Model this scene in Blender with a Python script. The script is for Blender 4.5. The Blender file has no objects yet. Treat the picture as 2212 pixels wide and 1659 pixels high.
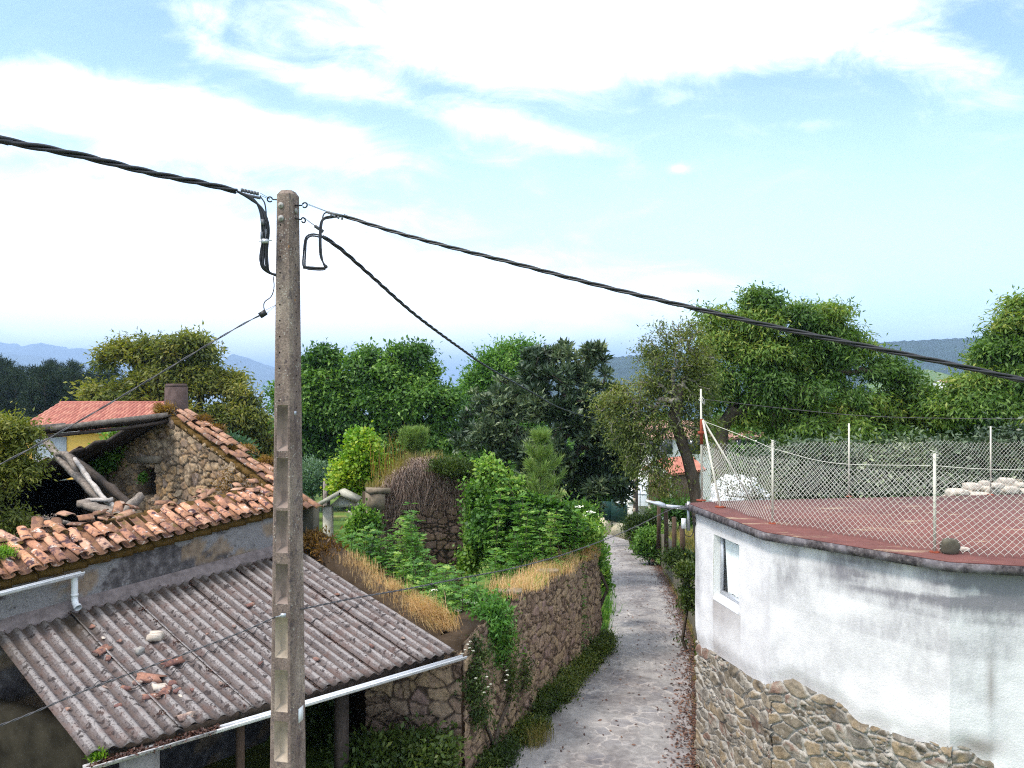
import bpy, math, random
import numpy as np
from mathutils import Vector
sc = bpy.context.scene
PI = math.pi
# ---------------------------------------------------------------- camera
CZ = 6.5                      # eye height above the lane (an upper-floor window)
FL = 1642.0                   # focal length for a picture 2212 wide
cd = bpy.data.cameras.new('camera'); cam = bpy.data.objects.new('camera', cd)
sc.collection.objects.link(cam); sc.camera = cam
cam.location = (0, 0, CZ); cam.rotation_euler = (math.radians(90), 0, 0)
cd.sensor_width = 36.0; cd.lens = 36.0*FL/2212.0
cd.shift_y = 8.5/2212.0
cd.clip_start = 0.1; cd.clip_end = 60000
# ---------------------------------------------------------------- view
sc.view_settings.view_transform = 'Standard'; sc.view_settings.look = 'None'
sc.view_settings.exposure = 1.02; sc.view_settings.gamma = 1.0
sc.view_settings.use_curve_mapping = False
sc.render.engine = 'CYCLES'
cy = sc.cycles
cy.max_bounces = 7; cy.diffuse_bounces = 3; cy.glossy_bounces = 2; cy.transmission_bounces = 3
cy.transparent_max_bounces = 8; cy.volume_bounces = 0
cy.sample_clamp_indirect = 6.0
cy.use_denoising = False
cy.pixel_filter_type = 'BLACKMAN_HARRIS'; cy.filter_width = 1.15
SUN_EL, SUN_AZ = math.radians(56), math.radians(-118)   # azimuth from +Y towards +X
# ---------------------------------------------------------------- shader helpers
class NT:
    def __init__(s, nt): s.nt = nt
    def n(s, t, **kw):
        nd = s.nt.nodes.new(t)
        for k, v in kw.items(): setattr(nd, k, v)
        return nd
    def set(s, sock, v):
        if isinstance(v, Ex): v = v.o
        if hasattr(v, 'is_output'): s.nt.links.new(v, sock)
        elif v is not None:
            if isinstance(v, (tuple, list)) and len(v) == 3 and sock.type == 'RGBA': v = (*v, 1)
            sock.default_value = v
    def m(s, op, a, b=None, c=None, clamp=False):
        nd = s.n('ShaderNodeMath', operation=op, use_clamp=clamp)
        for i, v in enumerate((a, b, c)):
            if v is not None: s.set(nd.inputs[i], v)
        return Ex(s, nd.outputs[0])
    def noise(s, scale, detail=4, rough=.55, vec=None, dist=0, out=0):
        nd = s.n('ShaderNodeTexNoise')
        nd.inputs['Scale'].default_value = scale; nd.inputs['Detail'].default_value = detail
        nd.inputs['Roughness'].default_value = rough; nd.inputs['Distortion'].default_value = dist
        if vec is not None: s.set(nd.inputs['Vector'], vec)
        return Ex(s, nd.outputs[out])
    def vor(s, scale, vec=None, feature='F1', rand=1.0, out='Distance'):
        nd = s.n('ShaderNodeTexVoronoi', feature=feature)
        nd.inputs['Scale'].default_value = scale; nd.inputs['Randomness'].default_value = rand
        if vec is not None: s.set(nd.inputs['Vector'], vec)
        return Ex(s, nd.outputs[out])
    def ramp(s, f, stops, interp='LINEAR'):
        nd = s.n('ShaderNodeValToRGB'); cr = nd.color_ramp; cr.interpolation = interp
        while len(cr.elements) < len(stops): cr.elements.new(.5)
        for e, (p, c) in zip(cr.elements, stops):
            e.position = p
            e.color = (c, c, c, 1) if not isinstance(c, (tuple, list)) else (*c[:3], 1)
        s.set(nd.inputs[0], f); return nd.outputs[0]
    def mix(s, f, a, b, mode='MIX'):
        nd = s.n('ShaderNodeMix', data_type='RGBA', blend_type=mode)
        s.set(nd.inputs[0], f); s.set(nd.inputs[6], a); s.set(nd.inputs[7], b)
        return nd.outputs[2]
    def obj(s): return s.n('ShaderNodeTexCoord').outputs['Object']
    def attr(s, name): return Ex(s, s.n('ShaderNodeAttribute', attribute_name=name).outputs['Fac'])
    def mapv(s, vec, scale=(1,1,1), rot=(0,0,0), loc=(0,0,0)):
        nd = s.n('ShaderNodeMapping'); s.set(nd.inputs[0], vec)
        nd.inputs['Scale'].default_value = scale; nd.inputs['Rotation'].default_value = rot
        nd.inputs['Location'].default_value = loc
        return nd.outputs[0]
    def sep(s, vec):
        nd = s.n('ShaderNodeSeparateXYZ'); s.set(nd.inputs[0], vec)
        return [Ex(s, o) for o in nd.outputs]
    def bump(s, h, st=.5, d=.01):
        nd = s.n('ShaderNodeBump'); nd.inputs['Strength'].default_value = st; nd.inputs['Distance'].default_value = d
        s.set(nd.inputs['Height'], h); return nd.outputs[0]
    def sstep(s, a, b, x):           # smoothstep a->b
        nd = s.n('ShaderNodeMapRange', interpolation_type='SMOOTHSTEP')
        s.set(nd.inputs[0], x); s.set(nd.inputs[1], a); s.set(nd.inputs[2], b)
        return Ex(s, nd.outputs[0])
class Ex:
    def __init__(s, t, o): s.t = t; s.o = o
    def __add__(s, b): return s.t.m('ADD', s, b)
    def __radd__(s, b): return s.t.m('ADD', s, b)
    def __sub__(s, b): return s.t.m('SUBTRACT', s, b)
    def __rsub__(s, b): return s.t.m('SUBTRACT', b, s)
    def __mul__(s, b): return s.t.m('MULTIPLY', s, b)
    def __rmul__(s, b): return s.t.m('MULTIPLY', s, b)
    def __truediv__(s, b): return s.t.m('DIVIDE', s, b)
    def clamp(s): return s.t.m('ADD', s, 0.0, clamp=True)
    def max(s, b): return s.t.m('MAXIMUM', s, b)
    def min(s, b): return s.t.m('MINIMUM', s, b)
    def abs(s): return s.t.m('ABSOLUTE', s)
    def exp(s): return s.t.m('EXPONENT', s)
# ---------------------------------------------------------------- world: blue sky with high white cloud
w = bpy.data.worlds.new('World'); sc.world = w; w.use_nodes = True
T = NT(w.node_tree); bgn = w.node_tree.nodes['Background']
sky = T.n('ShaderNodeTexSky', sky_type='NISHITA'); sky.sun_disc = False
sky.sun_elevation = SUN_EL; sky.sun_rotation = SUN_AZ
sky.air_density = 1.0; sky.dust_density = 1.2; sky.ozone_density = 1.2; sky.altitude = 50
dx, dy, dz = T.sep(T.n('ShaderNodeTexCoord').outputs['Generated'])
dyy = dy.abs().max(.05)
gu = dx/dyy; gv = dz/dyy                       # direction as tangents of azimuth and elevation
comb = T.n('ShaderNodeCombineXYZ'); T.set(comb.inputs[0], gu); T.set(comb.inputs[1], gv)
uv = comb.outputs[0]
n1 = T.noise(2.2, 6, .6, T.mapv(uv, (1.0, 2.6, 1), (0, 0, .22)), .6)
n2 = T.noise(7.5, 7, .62, T.mapv(uv, (1.0, 2.3, 1), (0, 0, .3), (3, 1, 0)), .8)
n3 = T.noise(1.1, 3, .5, T.mapv(uv, (1, 1.6, 1), (0, 0, .1), (7, 5, 0)))
def blob(cx, cy, rx, ry, rot=0.0):              # soft patch in those tangents
    c, s_ = math.cos(rot), math.sin(rot)
    a = ((gu-cx)*c + (gv-cy)*s_)/rx; b = ((gv-cy)*c - (gu-cx)*s_)/ry
    return ((a*a + b*b)*-1.0).exp()
def px(x, y): return ((x-1106)/FL, (838-y)/FL)
def pb(x, y, rx, ry, rot=0): 
    c = px(x, y); return blob(c[0], c[1], rx/FL, ry/FL, rot)
wn = (n1-.5)*1.25 + (n2-.5)*1.25
m = pb(1180, 10, 480, 130, -.05)*1.25 + pb(1750, 20, 420, 90, .15)*.95 + pb(1100, 130, 330, 55, -.12)*.5 + pb(2080, 170, 170, 80, -.1)*.55 + pb(2190, 215, 90, 40, 0)*.3
m = m + pb(180, 225, 420, 75, -.17)*1.15 + pb(620, 300, 330, 55, -.14)*.75 + pb(900, 225, 420, 45, -.2)*.5 + pb(1240, 310, 160, 30, -.2)*.35 + pb(560, 140, 130, 30, -.25)*.35 + pb(430, 40, 160, 60, -.3)*.4
m = m + pb(250, 600, 800, 200, -.12)*1.5 + pb(1150, 660, 620, 95, -.03)*.75 + pb(1760, 268, 130, 22, .02)*.42 + pb(1464, 366, 26, 12, 0)*.5 + pb(60, 20, 200, 60, 0)*-.2
cm = T.sstep(.12, 1.25, m + wn*1.0)
cm2 = (cm + T.sstep(.45, .9, n1*.6+n2*.5)*.12 + T.sstep(.62, 1.3, gv)*(.55+n1*.5)).clamp()   # unseen veil of cloud added overhead to make the ambient light neutral
skyc = T.mix(.08, T.mix(1.0, sky.outputs[0], (1.02, 1.17, 1.26), 'MULTIPLY'), (7.0, 8.6, 9.2))
hz = T.sstep(.50, -.02, gv)*.85                 # paler towards the horizon
SKYK = 0.115
cloud = T.mix(n3, (9.4, 9.8, 10.2), (11.6, 11.8, 12.0))
col = T.mix(hz, skyc, (6.0, 7.8, 8.9))
col = T.mix(cm2, col, cloud)
w.node_tree.links.new(col, bgn.inputs[0]); bgn.inputs[1].default_value = SKYK
# ---------------------------------------------------------------- sun behind thin cloud
sd = bpy.data.lights.new('sun', 'SUN'); sd.energy = 2.2; sd.angle = math.radians(11); sd.color = (1, .95, .87)
sun = bpy.data.objects.new('sun', sd); sc.collection.objects.link(sun)
sv = Vector((math.sin(SUN_AZ)*math.cos(SUN_EL), math.cos(SUN_AZ)*math.cos(SUN_EL), math.sin(SUN_EL)))
sun.rotation_euler = (-sv).to_track_quat('-Z', 'Y').to_euler(); sun.location = sv*40
# ================================================================ geometry helpers
RND = np.random.default_rng(7); random.seed(7)
def A(*v): return np.array(v, float)
def unit(v): v = np.asarray(v, float); return v/(np.linalg.norm(v, axis=-1, keepdims=True)+1e-12)
def ray(x, y): return A((x-1106)/FL, 1, -(y-838)/FL)
EYE = A(0, 0, CZ)
def D(x, y, Y): return EYE + ray(x, y)*Y                 # the point seen at x, y at distance Y
def Zp(x, y, z): r = ray(x, y); return EYE + r*((z-CZ)/r[2])
def R(x, y, p, n): r = ray(x, y); return EYE + r*(np.dot(p-EYE, n)/np.dot(r, n))
_perm = np.random.default_rng(3).permutation(256); _rv = np.random.default_rng(4).random(256)
def _h(ix, iy, iz):
    return _rv[(_perm[(_perm[(_perm[ix & 255]+iy) & 255]+iz) & 255])]
def vnoise(P):
    P = np.asarray(P, float); i = np.floor(P).astype(int); f = P-i; f = f*f*(3-2*f)
    x, y, z = i.T; r = 0
    for a in (0, 1):
        for b in (0, 1):
            for c in (0, 1):
                wgt = (f[:, 0] if a else 1-f[:, 0])*(f[:, 1] if b else 1-f[:, 1])*(f[:, 2] if c else 1-f[:, 2])
                r = r + wgt*_h(x+a, y+b, z+c)
    return r
def fbm(P, oct=4, g=.5):
    P = np.asarray(P, float); s = 0; a = 1; t = 0
    for k in range(oct): s = s + a*vnoise(P*2**k + 17.3*k); t += a; a *= g
    return s/t
def ss(a, b, x): t = np.clip((x-a)/(b-a), 0, 1); return t*t*(3-2*t)
def link(o, parent=None):
    sc.collection.objects.link(o)
    if parent is not None: o.parent = parent
    return o
def tag(o, label=None, cat=None, group=None, kind=None):
    if label: o['label'] = label
    if cat: o['category'] = cat
    if group: o['group'] = group
    if kind: o['kind'] = kind
    return o
def thing(name, label, cat, loc, group=None):
    o = bpy.data.objects.new(name, None); o.empty_display_size = .2; o.location = loc
    link(o); return tag(o, label, cat, group)
def mk(name, V, F, mat, parent=None, smooth=False, attrs=None, mats=None, midx=None):
    """one mesh object from world-space vertices; F is a list of index arrays (n,3) (n,4) or a list of tuples"""
    V = np.asarray(V, float)
    if parent is not None: loc = np.array(parent['_w']) if '_w' in parent else np.array(parent.location)
    else: loc = A(V[:, 0].mean(), V[:, 1].mean(), V[:, 2].min())
    me = bpy.data.meshes.new(name)
    if isinstance(F, np.ndarray): F = [F]
    if len(F) and not isinstance(F[0], np.ndarray):
        by = {}
        for f in F: by.setdefault(len(f), []).append(f)
        F = [np.array(v) for v in by.values()]
    F = [f for f in F if len(f)]
    me.vertices.add(len(V)); me.vertices.foreach_set('co', (V-loc).astype(np.float32).ravel())
    li = np.concatenate([f.ravel() for f in F]); tot = np.concatenate([np.full(len(f), f.shape[1]) for f in F])
    st = np.concatenate([[0], np.cumsum(tot)[:-1]])
    me.loops.add(len(li)); me.loops.foreach_set('vertex_index', li.astype(np.int32))
    me.polygons.add(len(tot)); me.polygons.foreach_set('loop_start', st.astype(np.int32))
    try: me.polygons.foreach_set('loop_total', tot.astype(np.int32))
    except Exception: pass
    me.update(calc_edges=True)
    if smooth: me.polygons.foreach_set('use_smooth', np.ones(len(tot), bool))
    for k, v in (attrs or {}).items():
        at = me.attributes.new(k, 'FLOAT', 'POINT'); at.data.foreach_set('value', np.asarray(v, np.float32))
    me.materials.append(mat)
    o = bpy.data.objects.new(name, me)
    if parent is None: o.location = loc
    else:
        o['_w'] = [float(q) for q in loc]
    return link(o, parent)
class MB:
    def __init__(s): s.V = []; s.F = []; s.k = 0; s.at = {}
    def add(s, V, F, **at):
        V = np.asarray(V, float).reshape(-1, 3); n = len(V)
        s.V.append(V)
        for f in F: s.F.append(tuple(int(i)+s.k for i in f))
        for k, v in at.items():
            s.at.setdefault(k, []).append(np.broadcast_to(np.asarray(v, float), (n,)))
        s.k += n; return s
    def hexa(s, P, **at):      # 8 corners: bottom 4 ccw, top 4 ccw
        return s.add(P, [(3, 2, 1, 0), (4, 5, 6, 7), (0, 1, 5, 4), (1, 2, 6, 5), (2, 3, 7, 6), (3, 0, 4, 7)], **at)
    def box(s, c, size, ax=None, ay=None, **at):
        c = np.asarray(c, float); ax = A(1, 0, 0) if ax is None else unit(ax)
        ay = A(-ax[1], ax[0], 0) if ay is None else unit(ay); az = np.cross(ax, ay)
        h = np.array(size)/2
        P = [c+ax*h[0]*i+ay*h[1]*j+az*h[2]*k for k in (-1, 1) for i, j in ((-1, -1), (1, -1), (1, 1), (-1, 1))]
        return s.hexa(P, **at)
    def beam(s, p, q, wd, ht, up=(0, 0, 1), w2=None, h2=None, **at):
        p, q = np.asarray(p, float), np.asarray(q, float); d = unit(q-p); sd_ = unit(np.cross(d, up)); u = np.cross(sd_, d)
        w2 = wd if w2 is None else w2; h2 = ht if h2 is None else h2
        P = [p-sd_*wd/2-u*ht/2, p+sd_*wd/2-u*ht/2, p+sd_*wd/2+u*ht/2, p-sd_*wd/2+u*ht/2,
             q-sd_*w2/2-u*h2/2, q+sd_*w2/2-u*h2/2, q+sd_*w2/2+u*h2/2, q-sd_*w2/2+u*h2/2]
        return s.add(P, [(0, 1, 2, 3), (7, 6, 5, 4), (0, 4, 5, 1), (1, 5, 6, 2), (2, 6, 7, 3), (3, 7, 4, 0)], **at)
    def tube(s, pts, r, n=8, cap=True, **at):
        pts = np.asarray(pts, float); m_ = len(pts); r = np.broadcast_to(np.asarray(r, float), (m_,))
        t = np.gradient(pts, axis=0); t = unit(t)
        ref = A(0, 0, 1) if abs(t[0][2]) < .9 else A(1, 0, 0)
        u = unit(np.cross(t[0], ref)); V = []
        for i in range(m_):
            u = unit(u - t[i]*np.dot(u, t[i])); v = np.cross(t[i], u)
            a = np.arange(n)/n*2*PI
            V.append(pts[i]+r[i]*(np.cos(a)[:, None]*u+np.sin(a)[:, None]*v))
        F = [(i*n+j, i*n+(j+1) % n, (i+1)*n+(j+1) % n, (i+1)*n+j) for i in range(m_-1) for j in range(n)]
        if cap: F += [tuple(range(n))[::-1], tuple((m_-1)*n+j for j in range(n))]
        return s.add(np.concatenate(V), F, **at)
    def cyl(s, p, q, r, n=12, r2=None, **at): return s.tube([p, q], [r, r if r2 is None else r2], n, **at)
    def prism(s, poly, z0, z1, **at):     # poly: list of (x,y) ccw; z0,z1 scalars or lists
        n = len(poly); z0 = np.broadcast_to(z0, (n,)); z1 = np.broadcast_to(z1, (n,))
        V = [(x, y, z) for (x, y), z in zip(poly, z0)]+[(x, y, z) for (x, y), z in zip(poly, z1)]
        return s.add(V, [tuple(range(n))[::-1], tuple(range(n, 2*n))]+[(i, (i+1) % n, n+(i+1) % n, n+i) for i in range(n)], **at)
    def build(s, name, mat, parent=None, smooth=False):
        return mk(name, np.concatenate(s.V), s.F, mat, parent, smooth, {k: np.concatenate(v) for k, v in s.at.items()})
def segs(P, Q, r0, r1=None, n=3):
    """many straight prisms at once -> V, F arrays"""
    P = np.asarray(P, float); Q = np.asarray(Q, float); N = len(P)
    r0 = np.broadcast_to(r0, (N,)); r1 = r0 if r1 is None else np.broadcast_to(r1, (N,))
    d = unit(Q-P); ref = np.where(np.abs(d[:, 2:3]) < .9, A(0, 0, 1), A(1, 0, 0)); u = unit(np.cross(d, ref)); v = np.cross(d, u)
    V = np.zeros((N, 2*n, 3))
    for j in range(n):
        a = 2*PI*j/n; o = math.cos(a)*u+math.sin(a)*v
        V[:, j] = P+o*r0[:, None]; V[:, n+j] = Q+o*r1[:, None]
    b = (np.arange(N)*2*n)[:, None]
    F = np.concatenate([b+np.array([[j, (j+1) % n, n+(j+1) % n, n+j]]) for j in range(n)])
    return V.reshape(-1, 3), F
def leaves(P, ax, nrm, L, W, v, fold=.12):
    """kite-shaped folded leaves: base point, axis, normal, length, width, tint"""
    N = len(P); ax = unit(ax); s_ = unit(np.cross(ax, nrm)); nn = np.cross(s_, ax)
    L = np.broadcast_to(L, (N,))[:, None]; W = np.broadcast_to(W, (N,))[:, None]
    V = np.stack([P, P+ax*L*.45+s_*W/2+nn*W*fold, P+ax*L-nn*L*.08, P+ax*L*.45-s_*W/2+nn*W*fold], 1)
    F = np.arange(N*4).reshape(N, 4)
    return V.reshape(-1, 3), F, np.repeat(np.clip(v, 0, 1), 4)
def blades(P, H, lean, Wd, v):
    """grass blades: foot, height, lean vector, width, tint"""
    N = len(P); H = np.broadcast_to(H, (N,))[:, None]; Wd = np.broadcast_to(Wd, (N,))[:, None]
    a = RND.random(N)*2*PI; s_ = np.stack([np.cos(a), np.sin(a), 0*a], 1)*Wd/2
    up = A(0, 0, 1)
    m_ = P+up*H*.6+lean*H*.3; t = P+up*H*(1-.25*np.linalg.norm(lean, axis=1, keepdims=True))+lean*H*.95
    V = np.stack([P-s_, P+s_, m_+s_*.7, m_-s_*.7, t], 1).reshape(-1, 3)
    b = (np.arange(N)*5)[:, None]
    return V, [b+np.array([[0, 1, 2, 3]]), b+np.array([[3, 2, 4]])], np.repeat(np.clip(v, 0, 1), 5)
def rdir(n): return unit(RND.normal(size=(n, 3)))
# ---------------------------------------------------------------- materials
def mat(name):
    m_ = bpy.data.materials.new(name); m_.use_nodes = True
    return m_, NT(m_.node_tree), m_.node_tree.nodes['Principled BSDF']
def fin(t, b, col, rough=.8, bump=None, spec=.3, metal=0):
    t.set(b.inputs['Base Color'], col); t.set(b.inputs['Roughness'], rough)
    b.inputs['Specular IOR Level'].default_value = spec; b.inputs['Metallic'].default_value = metal
    if bump is not None: t.nt.links.new(bump, b.inputs['Normal'])
def simple(name, c, rough=.7, var=.15, scale=6, spec=.3, metal=0, bump=.15):
    m_, t, b = mat(name); o = t.obj()
    n = t.noise(scale, 5, .6, o)
    col = t.ramp(n, [(.25, tuple(q*(1-var) for q in c)), (.75, tuple(min(1, q*(1+var)) for q in c))])
    fin(t, b, col, rough, t.bump(t.noise(scale*6, 3, .6, o), bump, .01) if bump else None, spec, metal); return m_
def leafmat(name, stops, trans=.36, rough=.5, spec=.35):
    m_, t, b = mat(name); v = t.attr('v')
    col = t.ramp(v, stops); fin(t, b, col, rough, None, spec)
    tr = t.n('ShaderNodeBsdfTranslucent'); t.set(tr.inputs[0], t.mix(1.0, col, (1.25, 1.35, .6), 'MULTIPLY'))
    mx = t.n('ShaderNodeMixShader'); mx.inputs[0].default_value = trans
    out = t.nt.nodes['Material Output']
    t.nt.links.new(b.outputs[0], mx.inputs[1]); t.nt.links.new(tr.outputs[0], mx.inputs[2]); t.nt.links.new(mx.outputs[0], out.inputs[0])
    return m_
def rubblemat(name, stones, mortar, lich=(.5, .5, .46), lk=.25, dark=.5):
    m_, t, b = mat(name); o = t.obj(); c = t.attr('c'); mo = t.attr('m'); ex = t.attr('x')
    n = t.noise(9, 6, .65, o); nf = t.noise(60, 4, .6, o)
    base = t.ramp(c, stones)
    base = t.mix(1.0, base, t.ramp(n, [(.25, .5), (.75, 1.4)]), 'MULTIPLY')
    base = t.mix(.6, base, t.ramp(nf, [(.3, .55), (.7, 1.35)]), 'MULTIPLY')
    mc = t.mix(1.0, mortar, t.ramp(nf, [(.3, .75), (.7, 1.2)]), 'MULTIPLY')
    col = t.mix(mo, base, mc)
    li = t.sstep(.60, .70, t.noise(24, 5, .6, o))*t.sstep(.45, .6, t.noise(3, 3, .5, o))
    col = t.mix(li*lk, col, lich)
    dk = t.sstep(.5, .72, t.noise(2.6, 5, .6, t.mapv(o, (1, 1, 1), (0, 0, 0), (4, 4, 4))))*dark
    col = t.mix(dk, col, t.mix(1.0, col, (.34, .31, .28), 'MULTIPLY'))
    col = t.mix(ex, col, (.012, .011, .010))  # x: shade of the niche and inner gable put into the colour
    fin(t, b, col, .92, t.bump(nf + n*2.0, .6, .012), .15); return m_
M = {}
M['rubble_pale'] = rubblemat('pale pointed rubble', [(0, (.085, .07, .053)), (.3, (.165, .135, .10)), (.5, (.225, .185, .138)), (.66, (.27, .20, .125)), (.75, (.15, .13, .11)), (.93, (.27, .235, .19)), (1, (.20, .125, .095))], (.37, .34, .30), (.55, .53, .49), .6, .75)
M['rubble_brown'] = rubblemat('brown dry rubble', [(0, (.10, .066, .046)), (.3, (.23, .15, .105)), (.55, (.33, .23, .16)), (.8, (.38, .265, .16)), (1, (.29, .19, .16))], (.075, .052, .038), (.33, .31, .25), .2, .5)
M['rubble_gable'] = rubblemat('ochre rubble', [(0, (.15, .105, .07)), (.3, (.28, .20, .13)), (.55, (.38, .28, .185)), (.75, (.36, .215, .10)), (1, (.24, .18, .145))], (.12, .085, .058), (.5, .45, .36), .25, .85)
M['rubble_vine'] = rubblemat('dark red rubble', [(0, (.10, .062, .045)), (.4, (.20, .125, .088)), (.7, (.28, .18, .12)), (1, (.24, .155, .12))], (.045, .032, .023), (.3, .27, .2), .12, .5)
def m_pole():
    m_, t, b = mat('weathered pole concrete'); o = t.obj()
    n = t.noise(5, 6, .6, t.mapv(o, (1, 1, .45))); nf = t.noise(70, 4, .65, o)
    col = t.ramp(n, [(.28, (.088, .060, .052)), (.5, (.185, .135, .112)), (.75, (.32, .25, .20))])
    col = t.mix(.75, col, t.ramp(nf, [(.32, .45), (.7, 1.5)]), 'MULTIPLY')
    sp = t.sstep(.32, .16, t.vor(38, o))*t.sstep(.49, .58, t.noise(7, 3, .6, o))
    col = t.mix(sp*.55, col, (.46, .43, .38))
    dk = t.sstep(.54, .66, t.noise(26, 4, .6, t.mapv(o, (1, 1, .6), (0, 0, 0), (3, 3, 3))))
    col = t.mix(dk*.6, col, (.045, .036, .045))
    orr = t.sstep(.73, .78, t.noise(9, 2, .5, t.mapv(o, (1, 1, 1), (0, 0, 0), (9, 2, 1))))
    col = t.mix(orr*.7, col, (.30, .14, .04))
    fin(t, b, col, .9, t.bump(nf, .7, .008), .2); return m_
M['pole'] = m_pole()
M['pole_clean'] = simple('clean cast concrete', (.36, .285, .22), .85, .3, 9, .2)
M['pole_mid'] = simple('dim cast concrete', (.22, .165, .14), .9, .35, 9, .2)
def m_corr():
    m_, t, b = mat('asbestos cement sheet'); o = t.obj()
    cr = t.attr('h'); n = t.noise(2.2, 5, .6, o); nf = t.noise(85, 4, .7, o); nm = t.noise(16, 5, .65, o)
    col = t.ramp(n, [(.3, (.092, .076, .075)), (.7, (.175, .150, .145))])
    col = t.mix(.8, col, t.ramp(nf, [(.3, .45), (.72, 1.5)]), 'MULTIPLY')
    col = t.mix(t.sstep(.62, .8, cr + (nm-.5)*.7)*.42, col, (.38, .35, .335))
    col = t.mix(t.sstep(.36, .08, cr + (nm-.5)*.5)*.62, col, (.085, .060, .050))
    sp = t.sstep(.56, .62, t.noise(11, 5, .6, t.mapv(o, (1, 1, 1), (0, 0, 0), (1, 8, 2))))
    col = t.mix(sp*.88, col, (.028, .022, .022))
    sp2 = t.sstep(.55, .61, t.noise(30, 4, .6, t.mapv(o, (1, 1, 1), (0, 0, 0), (5, 8, 2))))
    col = t.mix(sp2*.6, col, (.045, .036, .034))
    rd = t.sstep(.52, .62, t.noise(4.2, 5, .65, t.mapv(o, (1, 1, 1), (0, 0, 0), (2, 1, 7))))
    col = t.mix(rd*.3, col, (.12, .062, .048))
    mo = t.attr('x'); col = t.mix((mo*1.25*(nm+.35)).clamp(), col, (.030, .022, .012))
    fin(t, b, col, .92, t.bump(nf + nm, .55, .008), .15); return m_
M['corr'] = m_corr()
def m_tile(name, cols, lk=.5, moss=.5):
    m_, t, b = mat(name); o = t.obj(); c = t.attr('c'); n = t.noise(11, 6, .65, o); nf = t.noise(70, 4, .6, o)
    col = t.ramp(c, cols)
    col = t.mix(.8, col, t.ramp(n, [(.3, .62), (.7, 1.3)]), 'MULTIPLY')
    col = t.mix(.4, col, t.ramp(nf, [(.3, .6), (.7, 1.3)]), 'MULTIPLY')
    dk = t.sstep(.50, .60, t.noise(8, 6, .7, t.mapv(o, (1, 1, 1), (0, 0, 0), (3, 7, 1))))
    col = t.mix(dk*lk, col, (.075, .04, .045))
    li = t.sstep(.60, .66, t.noise(10, 4, .6, t.mapv(o, (1, 1, 1), (0, 0, 0), (8, 1, 3))))
    col = t.mix(li*.75*lk, col, (.55, .5, .44))
    ms = t.sstep(.58, .68, t.noise(3.3, 5, .6, t.mapv(o, (1, 1, 1), (0, 0, 0), (1, 1, 9))))
    col = t.mix(ms*moss, col, (.10, .075, .022))
    fin(t, b, col, .85, t.bump(nf + n, .4, .008), .2); return m_
M['tile_old'] = m_tile('old clay tile', [(0, (.24, .12, .08)), (.3, (.40, .19, .115)), (.6, (.54, .265, .15)), (.82, (.50, .275, .185)), (1, (.38, .27, .21))], 1.0, .6)
M['tile_mossy'] = m_tile('mossy clay tile', [(0, (.16, .085, .055)), (.5, (.30, .15, .085)), (1, (.42, .24, .16))], .6, .85)
M['tile_new'] = m_tile('clean clay tile', [(0, (.33, .115, .088)), (.5, (.41, .155, .112)), (1, (.48, .215, .15))], .12, .0)
def m_render_white():
    m_, t, b = mat('stained white render'); o = t.obj(); st = t.attr('s'); br = t.attr('b')
    n = t.noise(3, 5, .6, o); nf = t.noise(45, 4, .6, o)
    col = t.ramp(n, [(.3, (.58, .558, .555)), (.7, (.73, .708, .70))])
    col = t.mix(.12, col, t.ramp(nf, [(.3, .6), (.7, 1.1)]), 'MULTIPLY')
    stn = t.noise(11, 6, .7, t.mapv(o, (1, 1, .35))); st = t.sstep(.04, .95, st + (stn-.5)*st*1.6)
    col = t.mix((st*.95).clamp(), col, (.175, .165, .18))
    col = t.mix((br*.8).clamp(), col, (.20, .155, .135))
    fin(t, b, col, .85, t.bump(n*2.0 + nf*.8, .35, .02), .2); return m_
M['white_render'] = m_render_white()
def m_render_grey():
    m_, t, b = mat('old grey lime render'); o = t.obj(); p = t.attr('p'); q = t.attr('q')
    n = t.noise(8, 6, .65, o); nf = t.noise(55, 5, .65, o)
    col = t.ramp(n, [(.3, (.040, .035, .037)), (.52, (.095, .083, .083)), (.7, (.19, .17, .17))])
    col = t.mix(.6, col, t.ramp(nf, [(.3, .5), (.7, 1.5)]), 'MULTIPLY')
    wp = t.sstep(.50, .66, n*.75 + p*.32)
    col = t.mix(wp*.75, col, t.ramp(nf, [(.3, (.13, .12, .122)), (.7, (.34, .32, .32))]))
    col = t.mix((q*.9).clamp(), col, t.ramp(n, [(.3, (.15, .105, .075)), (.7, (.29, .21, .145))]))
    fin(t, b, col, .92, t.bump(nf + n*1.5, .6, .012), .15); return m_
M['grey_render'] = m_render_grey()
def m_redroof():
    m_, t, b = mat('red roof paint'); o = t.obj()
    n = t.noise(1.3, 5, .6, o); nf = t.noise(50, 4, .6, o)
    col = t.ramp(t.mix(.5, n.o, t.noise(6, 6, .7, o).o), [(.3, (.085, .030, .027)), (.7, (.185, .070, .058))])
    col = t.mix(.4, col, t.ramp(nf, [(.3, .7), (.7, 1.25)]), 'MULTIPLY')
    pch = t.sstep(.55, .66, t.noise(2.2, 7, .75, t.mapv(o, (.5, 1.7, 1), (0, 0, .3), (3.4, 1.3, 0))))
    col = t.mix(pch*.55, col, (.42, .33, .21))
    fin(t, b, col, .75, t.bump(nf, .3, .01), .3); return m_
M['red_roof'] = m_redroof()
M['slab_edge'] = None
def m_slab():
    m_, t, b = mat('lichen spotted slab edge'); o = t.obj()
    n = t.noise(14, 6, .7, o); n2 = t.noise(2.5, 4, .6, o)
    col = t.ramp(n, [(.36, (.022, .019, .021)), (.54, (.085, .072, .074)), (.66, (.18, .16, .155)), (.78, (.42, .38, .36))])
    col = t.mix(t.sstep(.45, .65, n2)*.5, col, (.22, .20, .22))
    fin(t, b, col, .9, t.bump(n, .6, .01), .15); return m_
M['slab_edge'] = m_slab()
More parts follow.
